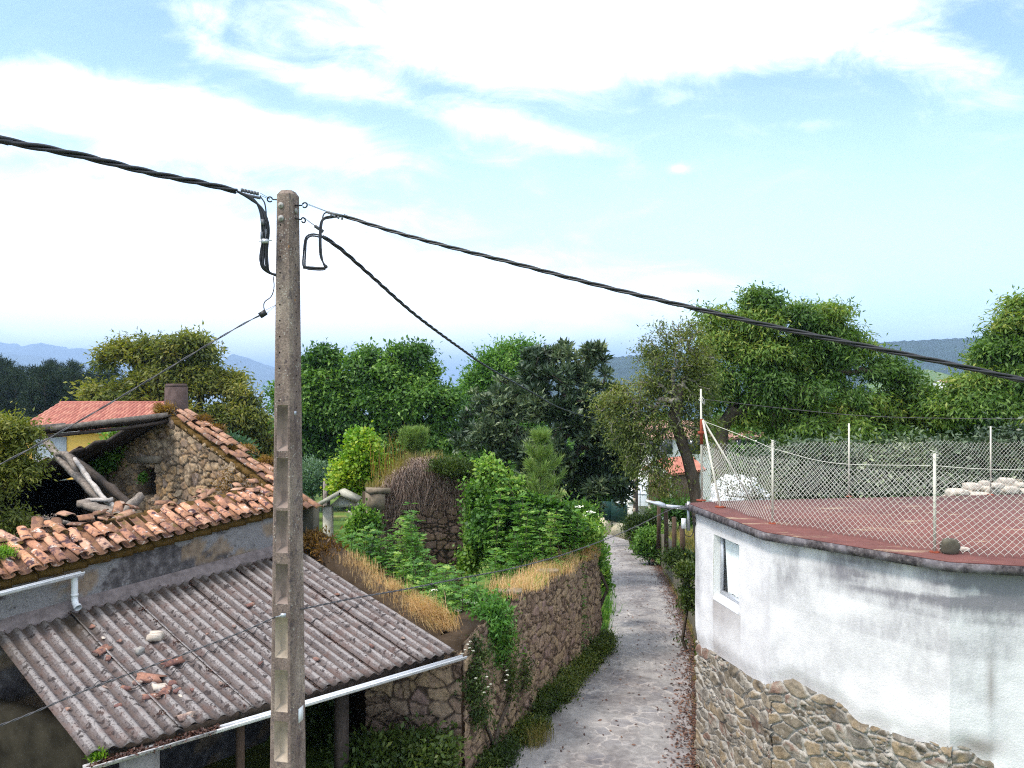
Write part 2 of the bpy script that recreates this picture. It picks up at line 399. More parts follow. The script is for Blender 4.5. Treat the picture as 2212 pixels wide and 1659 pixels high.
def m_wood(name, c0, c1, ax=(1, 1, 1)):
    m_, t, b = mat(name); o = t.obj()
    n = t.noise(7, 6, .65, t.mapv(o, ax)); nf = t.noise(40, 4, .6, t.mapv(o, ax))
    col = t.ramp(n*.6 + nf*.4, [(.32, c0), (.62, c1)])
    fin(t, b, col, .88, t.bump(nf + n, .6, .01), .15); return m_
M['wood_grey'] = m_wood('sun bleached wood', (.045, .032, .025), (.30, .25, .21), (1.5, 1.5, 1.5))
M['wood_pale'] = m_wood('bleached pale wood', (.16, .135, .12), (.52, .47, .43))
M['wood_dark'] = m_wood('dark old wood', (.018, .014, .012), (.075, .058, .048))
M['wood_brown'] = m_wood('brown slats', (.10, .062, .04), (.24, .165, .12), (3, 3, .3))
M['wood_post'] = m_wood('dark fence post', (.035, .022, .015), (.13, .085, .06), (1, 1, .2))
def m_lane():
    m_, t, b = mat('stone paved lane'); o = t.obj()
    wob = t.n('ShaderNodeVectorMath', operation='MULTIPLY_ADD')
    t.set(wob.inputs[0], t.noise(2.5, 3, .5, o, out=1).o); wob.inputs[1].default_value = (.34, .34, 0); t.set(wob.inputs[2], o)
    v2 = t.mapv(wob.outputs[0], (1, .78, 1), (0, 0, .35))
    e = t.vor(3.0, v2, 'DISTANCE_TO_EDGE'); cid = t.vor(3.0, v2, 'F1', 1.0, 'Color')
    sep = t.n('ShaderNodeSeparateColor'); t.set(sep.inputs[0], cid)
    n = t.noise(.7, 4, .6, o); nm = t.noise(7, 5, .65, o); nf = t.noise(60, 4, .6, o)
    lx = t.attr('e')
    stone = t.ramp(sep.outputs[0], [(0, (.155, .148, .165)), (.3, (.245, .225, .225)), (.6, (.30, .27, .255)), (.85, (.20, .195, .215)), (1, (.36, .32, .29))])
    cem = t.ramp(nm, [(.3, (.228, .212, .203)), (.7, (.315, .296, .284))])
    jt = t.sstep(.07, .025, e); show = t.sstep(.36, .60, t.noise(1.1, 4, .6, t.mapv(o, (1, 1, 1), (0, 0, 0), (5, 2, 0))))
    col = t.mix(show*.55, cem, stone); col = t.mix(jt*(show*.75+.12)*t.sstep(.3, .55, nm), col, (.43, .39, .36))
    col = t.mix(.55, col, t.ramp(nm, [(.28, .68), (.72, 1.18)]), 'MULTIPLY')
    col = t.mix(t.sstep(.38, .66, n)*.55, col, t.mix(1.0, col, (.50, .47, .49), 'MULTIPLY'))
    col = t.mix(.5, col, t.ramp(nf, [(.3, .68), (.7, 1.3)]), 'MULTIPLY')
    ty = t.attr('t'); trk = t.sstep(.20, .0, (ty-.47).abs()-.06+(nm-.5)*.2); col = t.mix(trk*t.sstep(.35, .6, t.noise(.35, 3, .5, o))*.5, col, t.mix(1.0, col, (.47, .44, .45), 'MULTIPLY'))
    pt2 = t.sstep(.60, .64, t.noise(.9, 2, .4, t.mapv(o, (1, .5, 1), (0, 0, 0), (3, 3, 3)))); col = t.mix(pt2*.35, col, (.40, .37, .35))
    dirt = t.sstep(.80, 1.0, lx + (nm-.5)*.25); col = t.mix(dirt*.8, col, (.085, .055, .046))
    fin(t, b, col, .82, t.bump(t.sstep(.0, .09, e)*show*.7 + nf*.35 + nm*.5, .4, .012), .25); return m_
M['lane'] = m_lane()
def m_ground():
    m_, t, b = mat('grass and soil'); o = t.obj()
    n = t.noise(.22, 6, .6, o); nf = t.noise(5, 5, .65, o)
    col = t.ramp(n, [(.3, (.060, .105, .020)), (.5, (.10, .16, .030)), (.68, (.19, .18, .058))])
    col = t.mix(.7, col, t.ramp(nf, [(.3, .5), (.7, 1.4)]), 'MULTIPLY')
    fin(t, b, col, .95, t.bump(nf, .6, .05), .1); return m_
M['ground'] = m_ground()
M['soil'] = simple('dark soil', (.05, .034, .022), .95, .4, 5, .1)
M['hill_far'] = simple('far hill scrub', (.045, .060, .045), .95, .35, .004, .1, 0, 0)
M['hill_wood'] = simple('wooded hill', (.020, .036, .022), .95, .4, .03, .1, 0, 0)
def m_water():
    m_, t, b = mat('sea water'); o = t.obj()
    fin(t, b, (.015, .055, .085), .30, t.bump(t.noise(.05, 4, .6, o), .4, 1.0), .5); return m_
M['water'] = m_water()
M['bark'] = m_wood('bark', (.030, .022, .016), (.12, .092, .07), (1, 1, .3))
M['bark_pale'] = m_wood('pale twigs', (.10, .085, .068), (.26, .23, .19), (1, 1, .4))
M['white_metal'] = simple('off white painted steel', (.50, .47, .39), .5, .15, 8, .4)
M['wire_pvc'] = simple('cream plastic wire', (.56, .54, .47), .5, .08, 8, .4, 0, 0)
M['rust'] = simple('rusty paint', (.23, .05, .025), .8, .45, 14, .2)
M['galv'] = simple('galvanised steel', (.42, .43, .46), .4, .2, 14, .5, .6)
M['gutter'] = simple('white gutter plastic', (.66, .66, .67), .4, .12, 9, .4)
M['dirty_gutter'] = simple('dirty gutter plastic', (.36, .34, .33), .6, .5, 16, .3)
M['cable'] = simple('black cable', (.014, .014, .017), .45, .2, 20, .4, 0, 0)
M['cable_grey'] = simple('weathered grey cable', (.075, .07, .075), .6, .6, 30, .3, 0, 0)
M['clamp'] = simple('grey clamp plastic', (.10, .10, .11), .5, .3, 20, .4, 0, 0)
M['black'] = simple('black plastic', (.012, .012, .013), .5, .2, 20, .4, 0, 0)
M['dark'] = simple('dark interior shade and soot', (.010, .009, .008), .95, .4, 3, .05)  # shade of interiors and holes put into the colour, beside the ruin's soot
M['moss'] = simple('brown moss', (.095, .055, .016), .95, .5, 12, .1, 0, .6)
M['concrete'] = simple('grey concrete', (.27, .25, .23), .9, .35, 5, .2, 0, .4)
M['concrete_dark'] = simple('mossy dark concrete', (.095, .085, .062), .9, .5, 4, .2, 0, .4)
M['mossy_black'] = simple('very dark mossy render', (.030, .026, .018), .95, .6, 3, .1, 0, .5)
M['granite'] = simple('lichened granite', (.36, .345, .28), .9, .35, 10, .2, 0, .5)
M['granite_dark'] = simple('brown granite block', (.19, .15, .105), .9, .4, 8, .2, 0, .5)
M['plaster_pale'] = simple('pale plaster', (.62, .60, .54), .9, .12, 4, .2)
M['yellow_wall'] = simple('yellow wall paint', (.80, .47, .12), .85, .06, 3, .2)
M['grey_door'] = simple('light grey door', (.46, .47, .50), .6, .06, 3, .3)
M['cream_wall'] = simple('cream painted wall', (.72, .62, .44), .85, .1, 2, .2)
M['white_wall'] = simple('white wall paint', (.78, .77, .74), .8, .06, 2, .2)
M['glass_dark'] = simple('dark window glass', (.03, .035, .04), .1, .1, 2, .6, 0, 0)
M['alu'] = simple('aluminium window frame', (.46, .47, .50), .4, .08, 6, .5, .5)
M['tile_pale'] = m_tile('dusty pale tile', [(0, (.30, .16, .125)), (.5, (.38, .21, .16)), (1, (.44, .28, .22))], .3, .1)
M['brick_bit'] = m_tile('broken clay', [(0, (.20, .095, .07)), (.5, (.31, .155, .105)), (1, (.36, .27, .215))], .7, .35)
M['poly'] = simple('white plastic film', (.80, .82, .86), .35, .05, 3, .5, 0, 0)
M['green_fence'] = simple('dark green fence mesh', (.012, .05, .04), .6, .2, 5, .3)
M['stone_pale'] = simple('pale rubble', (.50, .42, .35), .9, .25, 9, .2, 0, .5)
M['petal'] = simple('white petals', (.75, .74, .62), .8, .1, 9, .2, 0, 0)
M['rose'] = simple('red petals', (.55, .045, .06), .7, .3, 9, .2, 0, 0)
def m_curtain():
    m_, t, b = mat('white net curtain'); fin(t, b, (.72, .76, .74), .8); return m_
M['curtain'] = m_curtain()
def m_glass():
    m_, t, b = mat('window pane'); fin(t, b, (.9, .95, .95), .03, None, .5)
    tp = t.n('ShaderNodeBsdfTransparent'); gl = t.n('ShaderNodeBsdfGlossy'); gl.inputs['Roughness'].default_value = .03
    mx = t.n('ShaderNodeMixShader'); fr = t.n('ShaderNodeFresnel'); fr.inputs[0].default_value = 1.10
    t.nt.links.new(fr.outputs[0], mx.inputs[0]); t.nt.links.new(tp.outputs[0], mx.inputs[1]); t.nt.links.new(gl.outputs[0], mx.inputs[2])
    t.nt.links.new(mx.outputs[0], t.nt.nodes['Material Output'].inputs[0]); return m_
M['pane'] = m_glass()
L_ = leafmat
M['lf_walnut'] = L_('yellow green leaves', [(0, (.045, .065, .010)), (.45, (.12, .145, .022)), (.8, (.22, .22, .034)), (1, (.33, .28, .06))])
M['lf_green'] = L_('mid green leaves', [(0, (.020, .056, .010)), (.5, (.056, .138, .020)), (.85, (.125, .235, .034)), (1, (.23, .35, .07))])
M['lf_lime'] = L_('fresh green leaves', [(0, (.035, .105, .012)), (.5, (.085, .20, .024)), (.85, (.16, .29, .045)), (1, (.25, .36, .06))])
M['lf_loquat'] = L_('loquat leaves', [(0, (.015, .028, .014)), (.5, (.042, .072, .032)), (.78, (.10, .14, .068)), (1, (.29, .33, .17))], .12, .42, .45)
M['lf_cherry'] = L_('cherry leaves', [(0, (.032, .080, .014)), (.45, (.085, .165, .026)), (.8, (.165, .25, .040)), (1, (.30, .31, .055))])
M['lf_sparse'] = L_('thin olive leaves', [(0, (.055, .080, .022)), (.5, (.13, .165, .040)), (.85, (.22, .23, .055)), (1, (.30, .22, .075))])
M['lf_ivy'] = L_('creeper leaves', [(0, (.018, .056, .010)), (.45, (.072, .175, .026)), (.8, (.19, .33, .048)), (1, (.38, .46, .11))])
M['lf_vine'] = L_('bright vine leaves', [(0, (.05, .15, .010)), (.45, (.13, .28, .018)), (.8, (.26, .38, .030)), (1, (.45, .46, .05))], .35)
M['lf_fern'] = L_('elder leaves', [(0, (.028, .088, .014)), (.5, (.080, .205, .032)), (.85, (.17, .31, .052)), (1, (.30, .41, .09))])
M['lf_weed'] = L_('roadside weeds', [(0, (.018, .034, .008)), (.5, (.050, .085, .016)), (.85, (.11, .14, .026)), (1, (.26, .26, .06))])
M['lf_bluish'] = L_('blue green leaves', [(0, (.03, .07, .04)), (.5, (.08, .16, .09)), (1, (.20, .29, .19))])
M['lf_pine'] = L_('dark pine needles', [(0, (.010, .020, .010)), (.5, (.022, .040, .018)), (1, (.050, .070, .028))], .1, .7, .15)
M['lf_sapling'] = L_('young pine needles', [(0, (.075, .14, .03)), (.5, (.17, .26, .06)), (1, (.34, .40, .13))], .3)
M['lf_rust'] = L_('dry bracken', [(0, (.07, .032, .010)), (.5, (.19, .095, .022)), (.85, (.30, .17, .034)), (1, (.36, .27, .06))])
M['lf_straw'] = L_('dry straw', [(0, (.26, .145, .060)), (.45, (.58, .36, .165)), (.8, (.76, .55, .30)), (1, (.68, .34, .155))], .25)
M['lf_grass'] = L_('green grass blades', [(0, (.065, .14, .014)), (.5, (.12, .235, .022)), (.85, (.20, .32, .04)), (1, (.33, .36, .09))], .3)
M['lf_drygrass'] = L_('yellowing grass', [(0, (.10, .10, .025)), (.5, (.26, .21, .06)), (1, (.48, .36, .14))], .3)
M['lf_dead'] = L_('fallen brown leaves', [(0, (.035, .014, .010)), (.5, (.095, .042, .028)), (1, (.20, .10, .06))], .05)
M['stem_dry'] = L_('dry vine stems', [(0, (.13, .080, .058)), (.5, (.29, .20, .155)), (1, (.50, .38, .31))], .0, .9, .1)
# ================================================================ setting: lane, ground, sea, hills
def lp(x, y): Y = 5.2/((y-838)/FL-.1); return ((x-1106)/FL*Y, Y)
le = [(-6.5, 3), (-4.4, 6), (-2.6, 9)] + [lp(*q) for q in [(1085,1659),(1140,1590),(1210,1510),(1270,1460),(1310,1410),(1325,1340),(1320,1280),(1312,1200),(1300,1150),(1296,1125)]] + [(8.3, 76), (4, 84)]
re_ = [(1.2, 3), (1.7, 6), (2.35, 9)] + [lp(*q) for q in [(1483,1659),(1487,1500),(1480,1380),(1455,1300),(1420,1230),(1390,1195),(1350,1150),(1325,1125)]] + [(10.2, 76), (10.6, 84)]
le, re_ = np.array(le), np.array(re_)
def LE(Y): return np.interp(Y, le[:, 1], le[:, 0])
def RE(Y): return np.interp(Y, re_[:, 1], re_[:, 0])
def lz(Y): return 1.3-.1*Y
def gz(x, y):
    x = np.asarray(x, float); y = np.asarray(y, float)
    base = np.interp(y, [0, 75, 150, 400, 700, 900, 60000], [1.3, -6.2, -11, -28, -44, -60, -60])
    dl = LE(y)-x; dr = x-RE(y)
    z = base-.06
    hl = .95*ss(12.9, 13.6, y + .35*(x+.8))*(1-.6*ss(45, 80, y))
    z = z + hl*np.where(y < 21.2, ss(.5, .95, dl), ss(.7, 2.6, dl))
    z = z + 1.55*ss(.58, .85, dr)*ss(13.5, 14.5, y)*(1-ss(38, 46, y)) + 1.0*ss(.3, 3.0, dr)*ss(38, 46, y)*(1-ss(70, 90, y))
    z = z + 1.5*ss(6.0, 10.5, x)*ss(13.6, 15.5, y)*(1-ss(20, 34, y))
    z = z + (fbm(np.stack([x.ravel()*.25, y.ravel()*.25, 0*x.ravel()], 1), 3).reshape(x.shape)-.5)*.35*ss(.6, 2.5, np.minimum(np.abs(dl), np.abs(dr)))*np.where((dl > 0) | (dr > 0), 1, 0)
    return z
def axis(lo, hi, st, far, g=1.28):
    a = list(np.arange(lo, hi+1e-6, st)); s_ = st
    while a[-1] < far: s_ *= g; a.append(a[-1]+s_)
    s_ = st; b = [lo]
    while b[-1] > -far: s_ *= g; b.append(b[-1]-s_)
    return np.array(b[1:][::-1]+a)
gx = axis(-14, 24, .3, 26000); gy = axis(3, 58, .4, 26000); gy = gy[gy > -60]
X, Y = np.meshgrid(gx, gy); Z = gz(X, Y)
V = np.stack([X.ravel(), Y.ravel(), Z.ravel()], 1); nx, ny = len(gx), len(gy)
ii = (np.arange(ny-1)[:, None]*nx+np.arange(nx-1)[None]).ravel()
tag(mk('ground', V, np.stack([ii, ii+1, ii+nx+1, ii+nx], 1), M['ground'], smooth=True), kind='structure')
# lane sheet, a little crowned, with the debris strip in attribute e (1 at the edges)
ys = np.concatenate([np.arange(4, 60, .35), np.arange(60, 84, 1)]); k = 13
t = np.linspace(0, 1, k)
V = []; ea = []
for y in ys:
    a, b = LE(y)-.12, RE(y)+.22
    for q in t:
        x = a+(b-a)*q; V.append((x, y, lz(y)+.02+.05*math.sin(PI*q))); ea.append(.62+.38*q if q > .5 else max(0, .9-q*4))
n = len(ys); ii = (np.arange(n-1)[:, None]*k+np.arange(k-1)[None]).ravel()
F = np.stack([ii, ii+1, ii+k+1, ii+k], 1)
ea = np.array(ea).reshape(n, k); ea = np.where(t[None] > .84, (t[None]-.84)/.16, np.where(t[None] < .1, 1-t[None]*10, 0)).repeat(n, 0) if False else np.broadcast_to(np.where(t > .80, .74+(t-.80)*1.6, np.where(t < .07, .95, .2)), (n, k))
tag(mk('lane', V, F, M['lane'], smooth=True, attrs={'e': ea.ravel(), 't': np.tile(t, n)}), kind='structure')
# concrete drain strip along the right side of the lane
V = []; sy = np.arange(6, 34, .3)
for y in sy:
    x1 = RE(y)+.08; x0 = x1-.42
    V += [(x0, y, lz(y)+.048), (x1, y, lz(y)+.036)]
ii = np.arange(len(sy)-1)*2
tag(mk('lane_drain_strip', V, np.stack([ii, ii+1, ii+3, ii+2], 1), simple('worn drain concrete', (.245, .22, .215), .9, .45, 2.2, .2, 0, .3)), kind='structure')
tag(mk('sea', [(-30000, 380, -40), (30000, 380, -40), (30000, 45000, -40), (-30000, 45000, -40)], [(0, 1, 2, 3)], M['water']), kind='structure')
def ridge(name, pts, Y, depth, base, mat_, jag=0, kind='structure', seed=0, res=160, teeth=0, rg=.35):
    xs = np.array([q[0] for q in pts]); yy = np.array([q[1] for q in pts])
    px_ = np.linspace(xs[0], xs[-1], res); py = np.interp(px_, xs, yy)
    Xw = (px_-1106)/FL*Y; zt = CZ-(py-838)/FL*Y
    zt = zt + (fbm(np.stack([px_*.06, 0*px_+seed, 0*px_], 1), 4)-.5)*jag
    tth = np.random.default_rng(seed).random(res)**2*teeth
    rows = 14; V = []
    for r in range(rows):
        q = r/(rows-1)                       # front foot -> crest -> back foot
        h = math.sin(PI*min(q, .5)) if q <= .5 else math.cos(PI*(q-.5))
        yv = Y+(q-.5)*depth
        rough = (fbm(np.stack([px_*.05, 0*px_+r*.7, 0*px_+seed], 1), 4)-.5)*rg*(zt-base)*math.sin(PI*q)*(0 if abs(q-.5) < .04 else 1)
        V.append(np.stack([Xw*(yv/Y)*.35+Xw*.65, 0*Xw+yv, base+(zt-base)*h+rough+tth*(h > .97)], 1))
    V = np.concatenate(V); ii = (np.arange(rows-1)[:, None]*res+np.arange(res-1)[None]).ravel()
    return tag(mk(name, V, np.stack([ii, ii+1, ii+res+1, ii+res], 1), mat_, smooth=True), kind=kind)
ridge('mountain', [(-500, 765), (-250, 752), (-60, 748), (0, 743), (50, 748), (95, 743), (125, 750), (190, 756), (260, 778), (330, 800), (400, 838)], 9500, 3500, -60, M['hill_far'], 60, seed=1)
ridge('mountain', [(-400, 762), (-100, 770), (0, 762), (60, 768), (130, 776), (200, 795), (280, 815), (380, 838)], 7200, 2200, -60, M['hill_far'], 40, seed=2)
ridge('mountain', [(330, 830), (420, 812), (470, 786), (505, 771), (520, 770), (560, 782), (600, 797), (690, 800), (740, 820), (800, 838)], 8600, 2600, -60, M['hill_far'], 30, seed=3)
ridge('wooded_hill', [(1180, 800), (1250, 790), (1320, 776), (1385, 771), (1500, 764), (1700, 752), (1880, 746), (1950, 741), (2090, 735), (2250, 738), (2500, 735), (2900, 760)], 2600, 1500, -60, M['hill_wood'], 3, seed=5, res=900, teeth=9, rg=.12)
ridge('wooded_hill', [(1850, 835), (1960, 806), (2000, 800), (2040, 812), (2080, 822), (2200, 818), (2500, 810)], 1500, 500, -60, M['ground'], 4, seed=6, res=200, teeth=2)
# ---------------------------------------------------------------- rubble masonry with real relief
def vor2(P, seed):
    g = np.random.default_rng(seed); tab = g.random((64, 64, 3)); c = np.floor(P).astype(int)
    d1 = np.full(len(P), 9.); d2 = d1.copy(); idv = np.zeros(len(P))
    for i in (-1, 0, 1):
        for j in (-1, 0, 1):
            cc = c+[i, j]; tt = tab[cc[:, 0] & 63, cc[:, 1] & 63]
            d = np.linalg.norm(cc+.5+(tt[:, :2]-.5)*.92-P, axis=1)
            cl = d < d1; d2 = np.where(cl, d1, np.minimum(d2, d)); idv = np.where(cl, tt[:, 2], idv); d1 = np.where(cl, d, d1)
    return d1, d2, idv
def rubble(name, P0, P1, zb, zt, mat_, parent, size=.28, asp=1.55, depth=.05, res=.03, seed=1, out=None, hole=None, gap=.16, extra=None, rag=0., fade=0., rough=.022, flat_=.3):
    """a wall face from P0 to P1 (plan), between heights zb(s) and zt(s); relief towards the right of P0->P1 unless out is given"""
    P0, P1 = np.array(P0[:2], float), np.array(P1[:2], float); Lw = np.linalg.norm(P1-P0); u = (P1-P0)/Lw
    nrm = A(u[1], -u[0]) if out is None else np.array(out, float)
    ns = max(2, int(Lw/res)); s_ = np.linspace(0, Lw, ns+1)
    zbv = np.array([zb(q) if callable(zb) else zb for q in s_]); ztv = np.array([zt(q) if callable(zt) else zt for q in s_])
    nt = max(2, int((ztv-zbv).max()/res)); tt = np.linspace(0, 1, nt+1)
    S = np.broadcast_to(s_[None], (nt+1, ns+1)); Zz = zbv[None]+(ztv-zbv)[None]*tt[:, None]
    P = np.stack([S.ravel(), Zz.ravel()], 1)
    wv = np.stack([fbm(np.stack([P[:, 0]*3, P[:, 1]*3, 0*P[:, 0]+seed], 1), 3), fbm(np.stack([P[:, 0]*3, P[:, 1]*3, 0*P[:, 0]+seed+9], 1), 3)], 1)-.5
    Q = (P+wv*size*.8)/[size*asp, size]
    d1, d2, idv = vor2(Q, seed); e = d2-d1
    big = vor2(Q*2.1+5, seed+1); e2 = big[1]-big[0]
    small = idv < .3; e = np.where(small, np.minimum(e, e2), e); idv = np.where(small, big[2], idv)
    h = ss(0, flat_, e)*(.35+.65*np.modf(idv*7.3)[0])
    fine = fbm(np.stack([P[:, 0]*14, P[:, 1]*14, 0*P[:, 0]+seed], 1), 4)-.5
    off = depth*h + fine*rough
    mor = 1-ss(gap*.45, gap, e); xs = np.zeros(len(P))
    if rag: 
        top = tt[:, None]*np.ones((1, ns+1)); Zz = Zz-(top**6)*(fbm(np.stack([S.ravel()*2.2, 0*S.ravel()+seed, 0*S.ravel()], 1), 3).reshape(S.shape))*rag
    off = off*(.15+.85*ss(0, fade, (np.broadcast_to(ztv[None], Zz.shape)-Zz).ravel())) if fade else off
    if hole is not None:
        s0, s1, z0, z1, dp = hole
        jx = fine*.12
        ins = (P[:, 0]+jx > s0) & (P[:, 0]+jx < s1) & (P[:, 1]+jx > z0) & (P[:, 1]+jx < z1)
        off = np.where(ins, -dp, off); xs = np.where(ins, .93, xs)  # recess also painted dark, standing for its shade
    if extra is not None: xs = np.maximum(xs, extra(P))
    XY = P0[None]+u[None]*P[:, :1]+nrm[None]*off[:, None]
    V = np.concatenate([XY, Zz.ravel()[:, None]], 1)
    k = ns+1; ii = (np.arange(nt)[:, None]*k+np.arange(ns)[None]).ravel()
    F = np.stack([ii, ii+1, ii+k+1, ii+k], 1)
    if np.dot(nrm, [u[1], -u[0]]) < 0: F = F[:, ::-1]
    return mk(name, V, F, mat_, parent, True, {'c': np.clip(idv+fine*.3, 0, 1), 'm': mor, 'x': xs})
def resamp(P, n):
    P = np.asarray(P, float); 
    # Catmull-Rom
    out = []; Q = np.concatenate([[2*P[0]-P[1]], P, [2*P[-1]-P[-2]]])
    for i in range(len(P)-1):
        a, b, c, d = Q[i:i+4]
        for t in np.linspace(0, 1, n, endpoint=False):
            out.append(.5*((2*b)+(-a+c)*t+(2*a-5*b+4*c-d)*t*t+(-a+3*b-3*c+d)*t**3))
    out.append(P[-1]); return np.array(out)
# ================================================================ foliage
def grow(base, blobs, n, seed, r0=.18, tip=.012, shell=.5, trunk=None, rmul=1.0):
    """limbs grown from a trunk towards points spread through the crown; returns nodes, parent, radius, tips"""
    g = np.random.default_rng(seed)
    lump = lambda d, k: .75+.4*float(vnoise([d*1.9+k*7.1+seed*1.3])[0])
    vol = np.array([np.prod(b[1]) for b in blobs])**.7; pr = vol/vol.sum(); pts = []; bct = []
    for k in g.choice(len(blobs), n, p=pr):
        c, r = blobs[k]; d = unit(g.normal(size=3)); bct.append(c-A(0, 0, .35)*r[2]); pts.append(c+d*r*lump(d, k)*((shell+(1-shell)*g.random())**(.6) if g.random() > .12 else 1.0+.4*g.random()**2) if g.random() > .22 else c+d*r*g.random()**.5)
    pts = np.array(pts); trunk = [base] if trunk is None else trunk
    nodes = [np.array(q, float) for q in trunk]; par = [-1]+list(range(len(trunk)-1))
    # densify trunk
    nd = [nodes[0]]; pp = [-1]
    for i in range(1, len(nodes)):
        for q in (.5, 1): nd.append(nodes[i-1]*(1-q)+nodes[i]*q); pp.append(len(nd)-2)
    N0 = len(nd); nodes = np.array(nd+[A(0, 0, 0)]*n); par = pp+[0]*n; depth = np.zeros(N0+n); depth[:N0] = np.arange(N0)*.2
    bcs = np.zeros((N0+n, 3)); bcs[:N0] = nodes[:N0]
    start = nodes[N0-1]; order = np.argsort(np.linalg.norm(pts-start, axis=1)); m = N0
    for i in order:
        p = pts[i]; d = np.linalg.norm(nodes[:m]-p, axis=1)+depth[:m]*.10
        d[:max(0, N0-2)] += 2.0
        j = int(np.argmin(d)); nodes[m] = p; par[m] = j; bcs[m] = bct[i]; depth[m] = depth[j]+np.linalg.norm(nodes[j]-p); m += 1
    w = np.zeros(m); kids = np.zeros(m, int)
    for i in range(m-1, 0, -1):
        if kids[i] == 0: w[i] = 1
        w[par[i]] += w[i]; kids[par[i]] += 1
    rad = tip*np.maximum(w, 1)**.46*rmul; sc_ = r0/max(rad[0], 1e-6); rad = np.minimum(rad, rad[0]); rad = rad*np.interp(rad/rad[0], [0, .3, 1], [1, 1, sc_ if sc_ > 0 else 1])
    rad[:N0] = np.maximum(rad[:N0], np.linspace(r0, max(r0*.55, rad[N0-1]), N0))
    return nodes, np.array(par), rad, kids, N0, bcs
def limb_mesh(nodes, par, rad, seed, sides=5, keep=None, jit=.08):
    g = np.random.default_rng(seed); i = np.arange(1, len(nodes)); j = par[1:]
    if keep is not None: i, j = i[keep[1:]], j[keep[1:]]
    P, Q = nodes[j], nodes[i]; L = np.linalg.norm(Q-P, axis=1, keepdims=True)
    mid = (P+Q)/2+g.normal(size=P.shape)*jit*L+A(0, 0, .05)*L
    rp, rq = np.minimum(rad[j], rad[i]*1.5), rad[i]; rm = (rp+rq)/2
    V1, F1 = segs(P, mid, rp, rm, sides); V2, F2 = segs(mid, Q, rm, rq, sides)
    return np.concatenate([V1, V2]), np.concatenate([F1, F2+len(V1)]), (mid, P, Q)
def crown_leaves(C, ctr, per, spread, L, W, droop, seed, cv=None, outw=.8, whorl=False, flat=.5, pad=.75, BC=None):
    g = np.random.default_rng(seed); N = len(C); K = N*per
    idx = np.repeat(np.arange(N), per)
    cs = (.55+.9*g.random(N))[idx][:, None]; P = C[idx]+g.normal(size=(K, 3))*spread*A(1, 1, pad)*cs
    out = unit(C-ctr)[idx]
    if BC is not None: out = unit(unit(P-BC[idx])*.9+out*.35)
    ax = unit(out*outw+g.normal(size=(K, 3))*.75+A(0, 0, -droop))
    if whorl: ax = unit(out*.5+A(0, 0, .55)+g.normal(size=(K, 3))*.75); P = C[idx]+ax*spread*.3+g.normal(size=(K, 3))*spread*.25
    nr = unit(A(0, 0, 1)*flat+g.normal(size=(K, 3))*.6+out*(.4 if BC is None else .8))
    base = g.random(N) if cv is None else cv
    v = base[idx]*.55+g.random(K)*.45
    ls = L*(.65+.6*g.random(K))
    V, F, vv = leaves(P, ax, nr, ls, W*ls/L, v)
    return V, F, vv
def lobed(blobs, seed, k, f, flat):
    """break smooth crown lobes into many smaller flattened clumps set round their surface, with gaps between"""
    g = np.random.default_rng(seed+900); out = []
    for c, r in blobs:
        for i in range(k):
            d = unit(g.normal(size=3)+A(0, -.25, .35)); q = f*(.65+.7*g.random()); s = min(r)*.35+max(r)*.65
            out.append((c+d*r*(1-.45*q+.12*g.normal()), A(s*q, s*q, s*q*flat)))
    return out
def tree(name, label, cat, lf, blobs, base, trunk=None, n=350, per=30, spread=.28, L=.14, W=.06, droop=.3, seed=1, r0=.2, tip=.012, shell=.5, bark='bark', whorl=False, group=None, twigs=True, bare=0, cvs=1.0, flat=.5, sides=5, outw=.8, midk=1.0, pad=.75, lobes=None):
    base = np.array(base, float); t = thing(name, label, cat, base, group)
    blobs = [(np.array(c, float), np.array(r, float)) for c, r in blobs]
    if lobes: blobs = lobed(blobs, seed, *lobes)
    nodes, par, rad, kids, N0, bcs = grow(base, blobs, n, seed, r0, tip, shell, trunk)
    keep = np.ones(len(nodes), bool); keep[:N0] = False
    V, F, (mid, P, Q) = limb_mesh(nodes, par, rad, seed+1, sides, keep if N0 > 2 else None)
    thick = None
    if N0 > 2:
        tb = MB(); pr = resamp(nodes[:N0], 4); rr = np.interp(np.linspace(0, 1, len(pr)), np.linspace(0, 1, N0), rad[:N0]); rr[0] *= 1.25
        tb.tube(pr, rr*(1+.12*(vnoise(pr*3)-.5)), 9); tb.build('trunk', M['bark'], t, True); mk('branches', V, F, M[bark], t, True)
    else: mk('trunk', V, F, M[bark], t, True)
    g = np.random.default_rng(seed+2); tips = np.arange(N0, len(nodes))
    if bare: tips = tips[g.random(len(tips)) > bare]
    mid = np.concatenate([np.zeros((len(nodes)-1-len(mid), 3)), mid]) if len(mid) < len(nodes)-1 else mid
    C = nodes[tips]; BC = bcs[tips]; ctr = np.mean([c for c, r in blobs], axis=0)-A(0, 0, .8)
    if twigs:
        mi = mid[tips-1]; kk = g.random(len(mi)) < midk; C = np.concatenate([C, mi[kk]]); BC = np.concatenate([BC, bcs[tips][kk]]); 
    cv = np.clip(.5+(fbm(C*.9, 2)-.5)*1.6*cvs+g.normal(size=len(C))*.13, 0, 1)
    V, F, v = crown_leaves(C, ctr, per, spread, L, W, droop, seed+3, cv, outw, whorl, flat, pad, BC if lobes else None)
    mk('crown', V, F, M[lf], t, False, {'v': v}); return t
def BL(Y, *bs):             # crown lobes: (x, y, rx, ry[, dY]) in picture units at distance Y
    out = []
    for b in bs:
        dY = b[4] if len(b) > 4 else 0
        k = (Y+dY)/FL; out.append((D(b[0], b[1], Y+dY), A(b[2]*k, max(b[2], b[3])*k*.85, b[3]*k)))
    return out
def gb(x, Y, dz=0): X_ = (x-1106)/FL*Y; return A(X_, Y, float(gz(X_, Y))+dz-.1)
